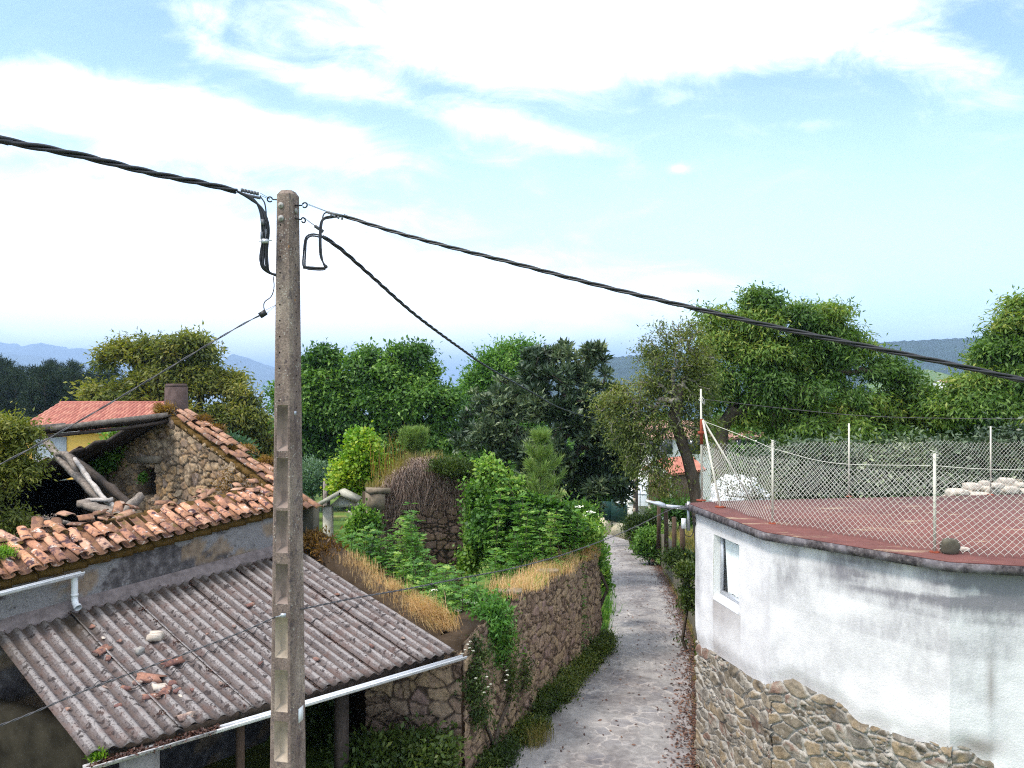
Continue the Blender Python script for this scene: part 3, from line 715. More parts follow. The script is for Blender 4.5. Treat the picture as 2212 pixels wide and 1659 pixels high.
def copy_tree(o, loc, label=None, rz=None, scale=None, group=None):
    c = o.copy(); sc.collection.objects.link(c); c.location = loc
    if rz is not None: c.rotation_euler = (0, 0, rz)
    if scale is not None: c.scale = (scale,)*3 if not isinstance(scale, tuple) else scale
    if label: c['label'] = label
    if group: c['group'] = group
    for ch in list(o.children):
        d = ch.copy(); sc.collection.objects.link(d); d.parent = c
        for gch in list(ch.children):
            e = gch.copy(); sc.collection.objects.link(e); e.parent = d
    return c
# ================================================================ concrete pole
PX, PY = -1.915, 6.5
pz0, pz1 = float(gz(PX, PY))-.4, CZ+(838-414)/FL*PY
pole = thing('utility_pole', 'weathered concrete utility pole with sunken panels in its lower face, carrying the black cables', 'pole', (PX, PY, pz0))
fn = unit(A(-.2, -.98, 0)); sx = A(-fn[1], fn[0], 0)      # front normal, and the direction along the front face (to the right)
def pw(z):                                              # half widths of front and side
    q = (z-(CZ-3.25))/((CZ+1.68)-(CZ-3.25)); return (.222+(.146-.222)*q)/2, (.250+(.158-.250)*q)/2
def pp(a, b, z): return A(PX, PY, z)+sx*a-fn*b          # a along the front, b backwards (negative = front)
def pzz(y): return CZ-(y-838)/FL*(PY-.1)
recs = [(974, 875), (1097, 989), (1194, 1103), (1304, 1217), (1420, 1333), (1536, 1446), (1643, 1556), (1755, 1668), (1870, 1780)]
cuts = sorted({pz0, pz1-.035, pz1} | {pzz(y) for ab in recs for y in ab} | set(np.linspace(pzz(870), pz1-.05, 8)))
mb = MB()
def ring(z, top=False):
    hx, hy = pw(z); c = .022
    if top: hx -= .02; hy -= .02
    ix = hx*.56
    return [pp(-hx+c, -hy, z), pp(-ix, -hy, z), pp(ix, -hy, z), pp(hx-c, -hy, z), pp(hx, -hy+c, z), pp(hx, hy-c, z), pp(hx-c, hy, z), pp(-hx+c, hy, z), pp(-hx, hy-c, z), pp(-hx, -hy+c, z)]
isrec = lambda a, b: any(abs(pzz(y0)-a) < 1e-6 and abs(pzz(y1)-b) < 1e-6 for y0, y1 in recs)
panels = []
for a, b in zip(cuts[:-1], cuts[1:]):
    r0, r1 = ring(a), ring(b, b == cuts[-1])
    for i in range(10):
        if i == 1 and isrec(a, b): panels.append((r0[1], r0[2], r1[2], r1[1])); continue
        mb.add([r0[i], r0[(i+1) % 10], r1[(i+1) % 10], r1[i]], [(0, 1, 2, 3)])
mb.add(ring(pz1, True), [tuple(range(10))])
mb.build('pole_shaft', M['pole'], pole)
for kp, (a, b, c, d) in enumerate(panels):
    m2 = MB(); dp = -fn*.062; tl = (b-a)*.2; up = A(0, 0, .05)
    ia, ib, ic, id_ = a+dp+tl*.9+up, b+dp-tl*1.3+up, c+dp-tl*1.3-up*.6, d+dp+tl*.9-up*.6
    m2.add([a, b, c, d, ia, ib, ic, id_], [(0, 1, 5, 4), (1, 2, 6, 5), (2, 3, 7, 6), (3, 0, 4, 7), (4, 5, 6, 7)])
    m2.build('sunken_panel', M['pole_clean'] if kp < 5 else M['pole_mid'], pole)
for k in range(16):                                     # rows of bolt holes in the two visible faces, dark discs standing for their shade
    z = pz1-.30-.135*k
    if z < pzz(868): break
    hx, hy = pw(z)
    m2 = MB(); p = pp(-hx*.35, -hy-.0015, z); m2.cyl(p, p+fn*.001, .0068, 10); m2.build('bolt_hole', M['dark'], pole)
    p = pp(hx+.0015, -hy*.15, z-.06); m2 = MB(); m2.cyl(p, p+sx*.001, .0066, 10); m2.build('bolt_hole', M['dark'], pole)
for z, a in ((pz1-.135, -.3), (pz1-.245, -.25)):
    hx, hy = pw(z); p = pp(hx*a, -hy-.001, z); m2 = MB(); m2.cyl(p, p+fn*.008, .026, 16); m2.cyl(p, p+fn*.022, .010, 6); m2.build('bolt_washer', M['concrete'], pole)
hx, hy = pw(pz1-.17); p = pp(hx+.001, -hy*.1, pz1-.17); m2 = MB(); m2.cyl(p, p+sx*.008, .024, 16); m2.build('bolt_washer', M['concrete'], pole)
def hook(p, d, name='eye_hook', r=.021):
    d = unit(d); m2 = MB(); e = p+d*.065
    m2.cyl(p, e, .0065, 7); a = np.linspace(.3, 2*PI-.6, 16); c = e+d*r
    up = A(0, 0, 1); m2.tube([c+d*(-r*math.cos(q))+up*(r*math.sin(q)) for q in a], .0065, 7); return m2.build(name, M['black'], pole, True)
hl = pp(-pw(pz1-.1)[0], 0, pz1-.066); hook(hl, A(-1, -.1, .02))
hr1 = pp(pw(pz1-.17)[0], -.02, pz1-.128); hook(hr1, A(1, -.1, .03))
hr2 = pp(pw(pz1-.27)[0], -.02, pz1-.235); hook(hr2, A(.6, .8, -.02))
m2 = MB(); p = D(640, 1566-14, PY-.15); hx, hy = pw(p[2]); p = pp(hx+.001, .02, CZ-(1548-838)/FL*6.45); m2.box(p, (.003, .085, .12), sx, -fn); m2.build('number_plate', M['gutter'], pole)
p = pp(hx*.86, -.03, CZ-(893-838)/FL*6.4); m2 = MB(); hx, hy = pw(p[2]); p = pp(hx+.001, -.04, p[2]); m2.box(p, (.002, .035, .035), sx, -fn); m2.build('number_plate', M['galv'], pole)
# ---------------------------------------------------------------- cables
def ext(pts, a=0, b=0):     # carry a line on beyond its first or last known point
    pts = list(pts); f, l = pts[0]-pts[1], pts[-1]-pts[-2]
    return ([pts[0]+unit(f)*a] if a else [])+pts+([pts[-1]+unit(l)*b] if b else [])
def twisted(mb, C, r, k, off, pitch, n=6, ph=0):
    C = np.asarray(C, float); t = unit(np.gradient(C, axis=0)); L = np.concatenate([[0], np.cumsum(np.linalg.norm(np.diff(C, axis=0), axis=1))])
    u = unit(np.cross(t, A(0, 0, 1))); v = np.cross(u, t)
    for j in range(k):
        a = ph+2*PI*j/k+L/pitch*2*PI
        mb.tube(C+off*(np.cos(a)[:, None]*u+np.sin(a)[:, None]*v), r, n)
def even(C, st):
    L = np.concatenate([[0], np.cumsum(np.linalg.norm(np.diff(C, axis=0), axis=1))]); q = np.arange(0, L[-1], st)
    return np.stack([np.interp(q, L, C[:, i]) for i in range(3)], 1)
# left bundle
c1 = thing('power_cable', 'thick black cable bundle coming from the left and bending down beside the pole top', 'cable', D(540, 428, 6.5))
Cc = even(resamp(ext([D(-260, 240, 3.9), D(0, 301, 4.55), D(120, 325, 4.9), D(200, 342, 5.1), D(330, 374, 5.6), D(430, 394, 6.0), D(512, 413, 6.35)], 7), 20), .03)
m2 = MB(); twisted(m2, Cc, .0125, 3, .0145, .75); m2.build('strand_bundle', M['cable'], c1, True)
m2 = MB()
for k, (dx_, r) in enumerate(((0, .011), (6, .010), (-5, .009), (10, .007))):
    m2.tube(resamp([D(512, 413, 6.35), D(545, 430+dx_*.4, 6.38), D(563+dx_*.5, 452, 6.4), D(571+dx_, 490, 6.4), D(570+dx_*.8, 540, 6.42), D(569+dx_, 572, 6.42), D(580+dx_*.3, 588, 6.44), D(606, 597+dx_*.4, 6.47)], 8), r, 7)
m2.tube(resamp([D(562, 424, 6.42), D(572, 440, 6.4), D(575, 470, 6.4), D(572, 500, 6.38), D(563, 540, 6.38), D(563, 568, 6.38), D(583, 590, 6.42)], 8), .006, 6)
m2.build('down_loop', M['cable'], c1, True)
m2 = MB()
for k in range(6): p = D(523+k*6.6, 411+k*1.5, 6.4); m2.cyl(p+A(0, 0, -.012), p+A(0, 0, .014), .0125, 9)
m2.beam(D(520, 418, 6.4), D(562, 428, 6.4), .024, .02); m2.build('anchor_clamp', M['clamp'], c1)
m2 = MB()
for a in (-3, 2): m2.tube([D(562, 420+a, 6.4), D(583, 430+a*.3, 6.46)], .0022, 5)
m2.build('tie_wire', M['black'], c1)
m2 = MB(); m2.box(D(568, 480, 6.38), (.022, .03, .045)); m2.build('connector', M['clamp'], c1); m2 = MB(); m2.box(D(566, 509, 6.38), (.018, .03, .06)); m2.build('connector', M['clamp'], c1); m2 = MB(); m2.box(D(573, 521, 6.37), (.05, .03, .035)); m2.cyl(D(560, 521, 6.36), D(588, 519, 6.36), .005, 6); m2.build('connector', M['galv'], c1)
# right cable
c2 = thing('power_cable', 'black twisted cable running from the pole top across the sky to the right edge', 'cable', D(740, 465, 6.5))
Cc = even(resamp(ext([D(742, 466, 6.55), D(800, 485, 6.45), D(880, 509, 6.3), D(1000, 541, 6.1), D(1100, 566, 5.95), D(1300, 618, 5.65), D(1500, 666, 5.35), D(1700, 712, 5.1), D(2000, 775, 4.75), D(2212, 821, 4.55), D(2500, 880, 4.25)], 0, 7), 20), .03)
m2 = MB(); twisted(m2, Cc, .0084, 3, .0098, .62); m2.build('strand_bundle', M['cable'], c2, True)
m2 = MB()
for o_ in (0, 3): m2.tube(resamp([D(745, 467, 6.55), D(718, 467+o_, 6.55), D(700, 471+o_, 6.53), D(692+o_, 485, 6.52), D(690+o_, 520, 6.5), D(692+o_, 553, 6.5), D(700, 570+o_, 6.5), D(706, 576+o_*.5, 6.5), D(690, 578+o_, 6.52), D(655, 576+o_, 6.55)], 7), .0075, 7)
m2.tube(resamp([D(712, 457, 6.55), D(700, 462, 6.55), D(695, 480, 6.53), D(692, 500, 6.52)], 8), .006, 6)
m2.build('down_loop', M['cable'], c2, True)
m2 = MB(); m2.beam(D(705, 458, 6.55), D(748, 468, 6.55), .022, .018)
for k in range(4): p = D(715+k*8, 463+k*2, 6.54); m2.cyl(p, p+A(0, 0, -.022), .009, 8)
m2.build('anchor_clamp', M['clamp'], c2)
m2 = MB()
for a in (-2, 2): m2.tube([D(664, 441+a*.5, 6.46), D(706, 457+a*.3, 6.55)], .002, 5)
m2.build('tie_wire', M['black'], c2)
# middle cable to the far pole
c3 = thing('power_cable', 'black twisted cable sagging from the pole top towards the dark loquat tree', 'cable', D(690, 508, 6.6))
far = D(1372, 896, 44)
near = D(700, 512, 6.75); pts = [near]
for (x, y, Yv) in ((740, 541, 7.1), (800, 594, 7.75), (900, 682, 9.2), (1000, 756, 11.4), (1060, 797, 13.4), (1150, 848, 17.5), (1220, 885, 22.5), (1300, 905, 30.5)): pts.append(D(x, y, Yv))
pts.append(far)
Cc = even(resamp(pts, 24), .035); m2 = MB(); twisted(m2, Cc, .0098, 3, .0112, .7, 5); m2.build('strand_bundle', M['cable'], c3, True)
m2 = MB()
for o_ in (0, 4): m2.tube(resamp([D(705, 515, 6.75), D(690, 508+o_, 6.7), D(672, 506+o_, 6.6), D(660+o_*.6, 515+o_, 6.55), D(656+o_, 545, 6.52), D(655+o_, 574, 6.5), D(665, 577+o_, 6.5), D(690, 579+o_, 6.5), D(703, 578+o_, 6.5)], 7), .0075, 7)
m2.build('down_loop', M['cable'], c3, True)
m2 = MB(); m2.tube([D(680, 488, 6.7), D(698, 500, 6.75)], [.016, .016], 8); m2.build('anchor_clamp', M['clamp'], c3)
m2 = MB()
for a in (-2, 2): m2.tube([D(656, 470+a*.5, 6.5), D(682, 489+a*.3, 6.7)], .002, 5)
m2.build('tie_wire', M['black'], c3)
# thin service line to the lower left
c4 = thing('service_cable', 'thin pale service cable slanting from the pole down to the left edge', 'cable', D(568, 678, 6.45))
Cc = even(resamp(ext([D(-260, 1120, 4.9), D(0, 1003, 5.3), D(200, 893, 5.75), D(420, 762, 6.2), D(520, 703, 6.38), D(566, 679, 6.45)], 4), 16), .03)
m2 = MB(); twisted(m2, Cc, .0038, 2, .0042, .35, 5); m2.build('strand_bundle', M['cable_grey'], c4, True)
m2 = MB(); m2.box(D(568, 678, 6.45), (.06, .03, .045), A(.83, 0, .55), A(0, 1, 0)); m2.build('connector', M['black'], c4)
m2 = MB(); m2.tube(resamp([D(590, 597, 6.46), D(592, 620, 6.44), D(586, 640, 6.44), D(572, 652, 6.44), D(570, 664, 6.44), D(574, 676, 6.45)], 8), .0045, 6)
for a in (-1, 9): m2.tube([D(572, 672+a, 6.45), D(597, 658, 6.47)], .0018, 5)
m2.build('tie_wire', M['cable_grey'], c4, True)
# low service cable over the shed roof to the street lamp
c5 = thing('service_cable', 'thin twisted cable passing low over the corrugated roof towards the street lamp', 'cable', D(590, 1333, 6.35))
Cc = even(resamp(ext([D(-250, 1640, 5.2), D(0, 1567, 5.5), D(200, 1485, 5.85), D(400, 1412, 6.1), D(520, 1366, 6.25), D(597, 1332, 6.36)], 4), 14), .02)
m2 = MB(); twisted(m2, Cc, .0042, 2, .0048, .16, 5)
Cc = even(resamp([D(650, 1316, 6.5), D(760, 1293, 7.0), D(880, 1272, 7.6), D(1000, 1248, 8.4), D(1100, 1229, 9.2), D(1200, 1203, 10.2), D(1290, 1172, 11.2), D(1370, 1139, 12.1), D(1450, 1100, 12.9), D(1488, 1092, 13.1)], 14), .02)
twisted(m2, Cc, .0042, 2, .0048, .16, 5); m2.build('strand_bundle', M['cable_grey'], c5, True)
m2 = MB(); p = D(612, 1329, 6.28); m2.cyl(p, D(596, 1333, 6.34), .006, 6); m2.box(p, (.04, .02, .03)); m2.build('anchor_clamp', M['galv'], c5)
# ================================================================ lean-to shed with the corrugated roof
EL, ER = Zp(187, 1636, 2.3), Zp(990, 1406, 2.3)
ru = A(-1.264, 1, .424); rn = unit(np.cross(ER-EL, ru)); 
if rn[2] < 0: rn = -rn
W0, W1 = R(0, 1360, EL, rn), R(590, 1195, EL, rn)
wd = unit(A(W1[0]-W0[0], W1[1]-W0[1], 0)); wo = A(wd[1], -wd[0], 0)         # along the house front, and outwards from it
def onwall(t): return A(W0[0], W0[1], 0)+wd*t
def hit(p, d):           # along d from p to the house-front plane
    return p+d*(np.dot(A(W0[0], W0[1], 0)-p, wo)/np.dot(d, wo))
TL, TR = hit(EL, ru), hit(ER, ru)
acr = unit(A(-ru[1], ru[0], 0)); acr = acr if acr[0] > 0 else -acr
gzs = float(gz(EL[0], EL[1]))
shed = thing('lean_to_shed', 'open lean-to shed with a lichened corrugated cement roof against the ruined house', 'shed', (EL+ER)/2*A(1, 1, 0)+A(0, 0, gzs))
sl, sr_ = np.dot(EL, acr), np.dot(ER, acr); PIT = (sr_-sl)/29.0
bounds = [0, 5.5, 10.5, 16, 21.0, 25.0, 29.0]
for k in range(len(bounds)-1):
    a, b = bounds[k], bounds[k+1]+(.45 if k < len(bounds)-2 else 0)
    na = int((b-a)*12)+1; nb = 30; V = []; h = []; xx = []
    tilt = .020
    for j in range(nb):
        for i in range(na):
            c = a+(b-a)*i/(na-1); f = c/29.0
            q = j/(nb-1); p = (EL+(ER-EL)*f)*(1-q)+(TL+(TR-TL)*f)*q
            hh = math.cos(2*PI*(c+.5)); droop_ = .012*math.sin(PI*q)
            p = p+rn*(.026*hh+tilt*(1-i/(na-1))*1.8+.004*k % .007)-rn*droop_+rn*(vnoise([[c*.3, q*3, k]])[0]-.5)*.02
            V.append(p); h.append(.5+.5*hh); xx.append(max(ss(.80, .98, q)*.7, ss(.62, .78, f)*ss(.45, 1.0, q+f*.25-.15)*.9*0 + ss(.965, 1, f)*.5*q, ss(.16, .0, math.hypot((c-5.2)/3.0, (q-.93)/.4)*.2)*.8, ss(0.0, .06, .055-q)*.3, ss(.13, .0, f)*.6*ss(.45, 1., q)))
    Vt = np.array(V); n = len(Vt); V2 = np.concatenate([Vt, Vt-rn*.007])
    ii = (np.arange(nb-1)[:, None]*na+np.arange(na-1)[None]).ravel(); Q = np.stack([ii, ii+1, ii+na+1, ii+na], 1)
    e1 = np.arange(na-1); E1 = np.stack([e1+1, e1, e1+n, e1+1+n], 1); e2 = (nb-1)*na+e1; E2 = np.stack([e2, e2+1, e2+1+n, e2+n], 1)
    j1 = np.arange(nb-1)*na; E3 = np.stack([j1, j1+na, j1+na+n, j1+n], 1); j2 = j1+na-1; E4 = np.stack([j2+na, j2, j2+n, j2+na+n], 1)
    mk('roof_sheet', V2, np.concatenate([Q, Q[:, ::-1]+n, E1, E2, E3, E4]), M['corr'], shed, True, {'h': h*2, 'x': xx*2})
gm_ = np.random.default_rng(88); PM = []
for k in range(120):
    if k < 70: f, q = gm_.random(), 1-.09*gm_.random()**2
    else: f, q = (bounds[1+k % 5]+gm_.normal()*.10)/29.0, gm_.random()
    if fbm([[f*14, q*5, 2.]], 3)[0] < .46: continue
    p = (EL+(ER-EL)*f)*(1-q)+(TL+(TR-TL)*f)*q; c_ = f*29.0
    PM += [p+rn*(.026*math.cos(2*PI*(c_+.5))+.012)+gm_.normal(size=3)*A(.035, .035, .006) for _ in range(26)]
PM = np.array(PM); V, F, v = leaves(PM, unit(gm_.normal(size=PM.shape)), unit(gm_.normal(size=PM.shape)*.7+rn), .032, .022, gm_.random(len(PM))*.4)
tag(mk('roof_moss', V, F, M['lf_dead'], shed, attrs={'v': v}), kind='stuff')
# cement flashing along the house front
m2 = MB(); pr = [TL+(TR-TL)*q for q in np.linspace(-.02, .93, 14)]
for p, q in zip(pr[:-1], pr[1:]): m2.add([p+wo*.02+A(0, 0, .15), q+wo*.02+A(0, 0, .15), q+wo*.16+A(0, 0, .012), p+wo*.16+A(0, 0, .012), p+wo*.16-A(0, 0, .05), q+wo*.16-A(0, 0, .05)], [(0, 3, 2, 1), (3, 4, 5, 2)])
m2.build('flashing', simple('cement flashing', (.155, .125, .12), .9, .45, 8, .2, 0, .4), shed)
# gutter: half round, white where clean
def gutter(name, p, q, r, m_, parent, n=8, out=None):
    d = unit(q-p); sd_ = unit(np.cross(d, A(0, 0, 1))); m3 = MB(); V = []
    for e in (p, q):
        for rr in (r, r-.006):
            for i in range(n+1):
                a = PI+PI*i/n; V.append(e+sd_*rr*math.cos(a)+A(0, 0, 1)*rr*math.sin(a))
    k = n+1; F = []
    for i in range(n):
        F += [(i, i+1, 2*k+i+1, 2*k+i), (k+i+1, k+i, 3*k+i, 3*k+i+1), (i+1, i, k+i, k+i+1), (2*k+i, 2*k+i+1, 3*k+i+1, 3*k+i)]
    F += [(0, 2*k, 3*k, k), (n, k+n, 3*k+n, 2*k+n)]
    m3.add(V, F); m3.tube([p+sd_*(r+.002), q+sd_*(r+.002)], .010, 6); return m3.build(name, m_, parent)
ed = unit(ER-EL); eo = A(ed[1], -ed[0], 0)
g0, g1 = EL+eo*.06-A(0, 0, .075)-ed*.04, ER+eo*.06-A(0, 0, .075)+ed*.08
gm = g0+(g1-g0)*.27
gutter('gutter', gm, g1, .062, M['gutter'], shed); gutter('gutter', g0, gm-ed*.01, .062, M['dirty_gutter'], shed)
# gutter moss
gg = np.random.default_rng(77); q = .01+.27*gg.random(900); Pm = g0[None]+(g1-g0)[None]*q[:, None]+eo[None]*(gg.normal(size=(900, 1))*.03)+A(0, 0, -.02)+A(0, 0, .05)*gg.random((900, 1))*ss(.3, .6, fbm(np.stack([q*40, q*0, q*0], 1), 2))[:, None]
V, F, v = leaves(Pm, unit(gg.normal(size=(900, 3))*A(1, 1, .4)), unit(gg.normal(size=(900, 3))*.5+A(0, 0, 1)), .05, .03, gg.random(900)*.55); mk('gutter_litter', V, F, M['lf_dead'], shed, attrs={'v': v})
mz = lambda p: A(p[0], p[1], float(gz(p[0], p[1])))
def post(q, w_, m_, back=.25, name='post'):
    p = EL+(ER-EL)*q-eo*back; m3 = MB(); b = mz(p); m3.box(A(p[0], p[1], (b[2]-.2+p[2]-.12)/2), (w_, w_, p[2]-.12-b[2]+.2), ed); return m3.build(name, m_, shed)
post(.12, .36, M['concrete'], .28); post(.36, .09, M['wood_post'], .35); post(.66, .16, M['wood_dark'], .5)
m2 = MB(); m2.beam(EL-eo*.18-A(0, 0, .10)+ed*.05, ER-eo*.18-A(0, 0, .10)-ed*.3, .10, .14); m2.build('eave_beam', M['wood_dark'], shed)
for q in np.linspace(.05, .95, 7):
    m2 = MB(); a = EL+(ER-EL)*q; b = TL+(TR-TL)*q; m2.beam(a-rn*.10-eo*.05, b-rn*.10+wo*.06, .08, .11); m2.build('rafter', M['wood_dark'], shed)
# very dark side wall left of the shed
sw0 = EL+ru*.15-A(0, 0, .2); 
m2 = MB(); p0 = A(EL[0]-.35, EL[1]+.75, 0); p1 = p0+A(-5.2, 2.2, 0); 
m2.beam(A(*p0[:2], 1.0), A(*p1[:2], 1.0), .3, 2.6); m2.build('side_wall', M['mossy_black'], shed)
# loose pieces on the corrugated roof
def bitshape(kind, s, seed):
    g = np.random.default_rng(seed); m3 = MB()
    if kind == 'tile':           # a curved tile fragment
        n = 6; V = []
        for rr in (1, .84):
            for j in (0, 1):
                for i in range(n+1):
                    a = PI*(.12+.76*i/n); V.append((rr*math.cos(a)*.55*s, (j-.5)*s*(1.3+g.random()*.5)*(1 if j else 1+.25*math.sin(i*2.1+seed)), rr*math.sin(a)*.42*s-.1*s))
        k = n+1; F = []
        for i in range(n): F += [(i, i+1, k+i+1, k+i), (2*k+i+1, 2*k+i, 3*k+i, 3*k+i+1), (i+1, i, 2*k+i, 2*k+i+1), (k+i, k+i+1, 3*k+i+1, 3*k+i)]
        F += [(0, k, 3*k, 2*k), (n, 2*k+n, 3*k+n, k+n)]
        m3.add(V, F, c=g.random())
    else:                        # a chunk
        a = np.sort(g.random(7))*2*PI; r = s*(.4+.25*g.random(7)); ht = s*(.22 if kind == 'shard' else .55)
        V = [(r[i]*math.cos(a[i])*1.2, r[i]*math.sin(a[i]), 0) for i in range(7)]+[(r[i]*.85*math.cos(a[i])*1.2, r[i]*.85*math.sin(a[i]), ht*(.7+.5*g.random())) for i in range(7)]
        m3.add(V, [tuple(range(7))[::-1], tuple(range(7, 14))]+[(i, (i+1) % 7, 7+(i+1) % 7, 7+i) for i in range(7)], c=g.random())
    return m3
z2 = lambda x, y: (x*.3229, 1123.3+y*.3229)
bits = [('stone', 1035, 805, .24, 'pale rounded stone lying high on the corrugated roof', 'stone_pale'), ('stone', 935, 897, .17, 'dark grey stone chunk lying mid corrugated roof', 'concrete'),
 ('tile', 1150, 962, .24, 'curved red tile piece lying by the sheet joint near the stone', 'brick_bit'), ('tile', 1000, 1075, .27, 'largest pale curved tile piece in the cluster of broken tiles', 'brick_bit'),
 ('shard', 1062, 1135, .26, 'whitish tile shard in the middle of the broken tile cluster', 'stone_pale'), ('tile', 1100, 1165, .19, 'dark red tile piece right of the whitish shard', 'brick_bit'),
 ('shard', 1155, 1110, .17, 'flat pinkish shard at the upper right of the broken tile cluster', 'brick_bit'), ('shard', 1185, 1155, .17, 'flat beige shard at the right of the broken tile cluster', 'brick_bit'),
 ('shard', 1210, 1190, .10, 'small pale chip at the lower right of the broken tile cluster', 'stone_pale'), ('shard', 920, 1100, .15, 'flat pale shard left of the largest tile piece', 'brick_bit'),
 ('shard', 840, 1138, .16, 'orange flat shard at the left end of the broken tile cluster', 'brick_bit'), ('tile', 1000, 1195, .15, 'small red tile piece below the broken tile cluster', 'brick_bit'),
 ('shard', 1055, 1195, .11, 'tiny red chip below the whitish shard', 'brick_bit'), ('shard', 705, 1128, .11, 'lone pale chip left of the broken tile cluster', 'brick_bit'),
 ('tile', 680, 885, .20, 'slim orange tile piece lying left of the dark stone', 'brick_bit'), ('shard', 725, 935, .15, 'narrow broken tile splinter below the slim orange piece', 'brick_bit'),
 ('shard', 620, 725, .13, 'red shard high on the roof near the downpipe', 'brick_bit'), ('shard', 800, 820, .09, 'small orange chip above the dark stone', 'brick_bit'),
 ('shard', 690, 800, .08, 'tiny pale chip between the downpipe and the stones', 'stone_pale'), ('tile', 1240, 1330, .18, 'red tile piece near the roof eave', 'brick_bit'),
 ('shard', 440, 1290, .14, 'red shard on the left lower part of the roof', 'brick_bit'), ('shard', 790, 1255, .12, 'brown shard low in the middle of the roof', 'brick_bit'),
 ('shard', 1385, 775, .09, 'orange chip beside the cable left of the pole', 'brick_bit'), ('tile', 1670, 580, .13, 'red tile piece high on the roof just left of the pole', 'brick_bit'),
 ('shard', 1755, 975, .15, 'orange shard left of the pole foot', 'brick_bit'), ('shard', 1565, 722, .10, 'red chip above the low cable left of the pole', 'brick_bit'),
 ('shard', 1470, 1105, .10, 'red chip alone on the third sheet from the pole', 'brick_bit'), ('shard', 1290, 1150, .10, 'dark red chip right of the broken tile cluster', 'brick_bit')]
z5 = lambda x, y: (640/1.15730+x*.3738/1.1573, (1300+y*.3738)/1.1573)
for k, (kd, x, y, s, lab, mm) in enumerate(bits+[('shard', 765, 858, .14, 'orange shard right of the pole near the roof eave', 'brick_bit'), ('shard', 400, 942, .13, 'red shard right of the pole low on the roof', 'brick_bit'), ('shard', 540, 510, .12, 'red chip right of the pole beside the cable', 'brick_bit'), ('shard', 980, 800, .09, 'tiny orange chip near the right end of the roof', 'brick_bit')]):
    xy = z2(x, y) if k < len(bits) else z5(x, y)
    p = R(*xy, EL, rn)+rn*.022; m3 = bitshape(kd, s*(.72 if kd != 'stone' else .8), k+1); V = np.concatenate(m3.V); a = (k*2.4) % 6.28
    ux = unit(ed*math.cos(a)+np.cross(rn, ed)*math.sin(a)); uy = np.cross(rn, ux)
    m3.V = [p+V[:, :1]*ux+V[:, 1:2]*uy+V[:, 2:]*rn]
    o = m3.build({'tile': 'tile_fragment', 'shard': 'tile_shard', 'stone': 'loose_stone'}[kd], M[mm]); tag(o, lab, 'stone' if kd == 'stone' else 'broken tile', 'debris lying on the corrugated roof')
# wavy loose cable resting on the sheets
m2 = MB(); pts = []
for x, y in [(560, 1160), (640, 1115), (760, 1080), (900, 1140), (980, 1105), (1090, 1075), (1250, 975), (1330, 935), (1460, 870), (1600, 815), (1700, 760), (1810, 690)]:
    pts.append(R(*z2(x, y), EL, rn))
for x, y in [(330, 700), (480, 650), (620, 610), (700, 575), (780, 540)]: pts.append(R(*z5(x, y), EL, rn))
Cc = even(resamp(pts, 10), .02); hh = np.cos(2*PI*((Cc@acr-sl)/PIT+.5)); Cc = Cc+rn*(.040+.026*hh[:, None])
m2.tube(Cc, .0055, 5); tag(m2.build('loose_cable', M['cable'], None, True), 'thin dark loose cable lying wavily across the corrugations of the shed roof', 'cable')
# ================================================================ ruined house
HA = onwall(-3.0); 
def wz(t): return np.interp(t, [-3, 0, 4.55, 6], [3.62, 3.83, 4.22, 4.32])
T1 = 5.10                                              # far end of the front along the wall
house = thing('ruined_house', 'roofless ruined stone house with red tile remnants, fallen beams inside and a tall chimney', 'house', mz(onwall(2)))
# front wall, old grey render
s_ = np.linspace(-3, T1, 200); t_ = np.linspace(0, 1, 60); V = []; pA = []; qA = []
S, Tt = np.meshgrid(s_, t_); zb_ = -.6; Zv = zb_+(wz(S)-.05-zb_)*Tt
P3 = np.stack([S.ravel(), Zv.ravel(), 0*S.ravel()], 1)
pA = ss(.45, .62, fbm(P3*A(1.0, 2.2, 1)+3, 5))*ss(-.2, .35, (P3[:, 1]-3.0))
pA = np.maximum(pA, ss(.42, 0, np.abs(P3[:, 1]-(wz(P3[:, 0])-.72)))*.6*ss(.35, .55, fbm(P3*A(.8, .8, 1), 3)))
d1, d2, idv = vor2(np.stack([P3[:, 0]/.62, P3[:, 1]/.30], 1), 12); qA = ss(.09, .16, d2-d1)*(idv > .62)*ss(.38, .5, fbm(P3*A(.9, .9, 1)+7, 3))
rel = (fbm(P3*4, 4)-.5)*.05+pA*.012-qA*.02
XY = A(W0[0], W0[1])[None]+wd[None, :2]*P3[:, :1]+wo[None, :2]*(rel[:, None]-.0)
ii = (np.arange(59)[:, None]*200+np.arange(199)[None]).ravel()
mk('front_wall', np.concatenate([XY, Zv.ravel()[:, None]], 1), np.stack([ii, ii+1, ii+201, ii+200], 1), M['grey_render'], house, True, {'p': pA, 'q': qA})
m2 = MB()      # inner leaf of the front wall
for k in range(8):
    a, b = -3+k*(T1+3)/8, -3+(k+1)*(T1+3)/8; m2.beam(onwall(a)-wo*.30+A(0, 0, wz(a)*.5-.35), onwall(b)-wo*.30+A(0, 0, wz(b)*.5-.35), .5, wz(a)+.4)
m2.build('front_wall_core', M['dark'], house)
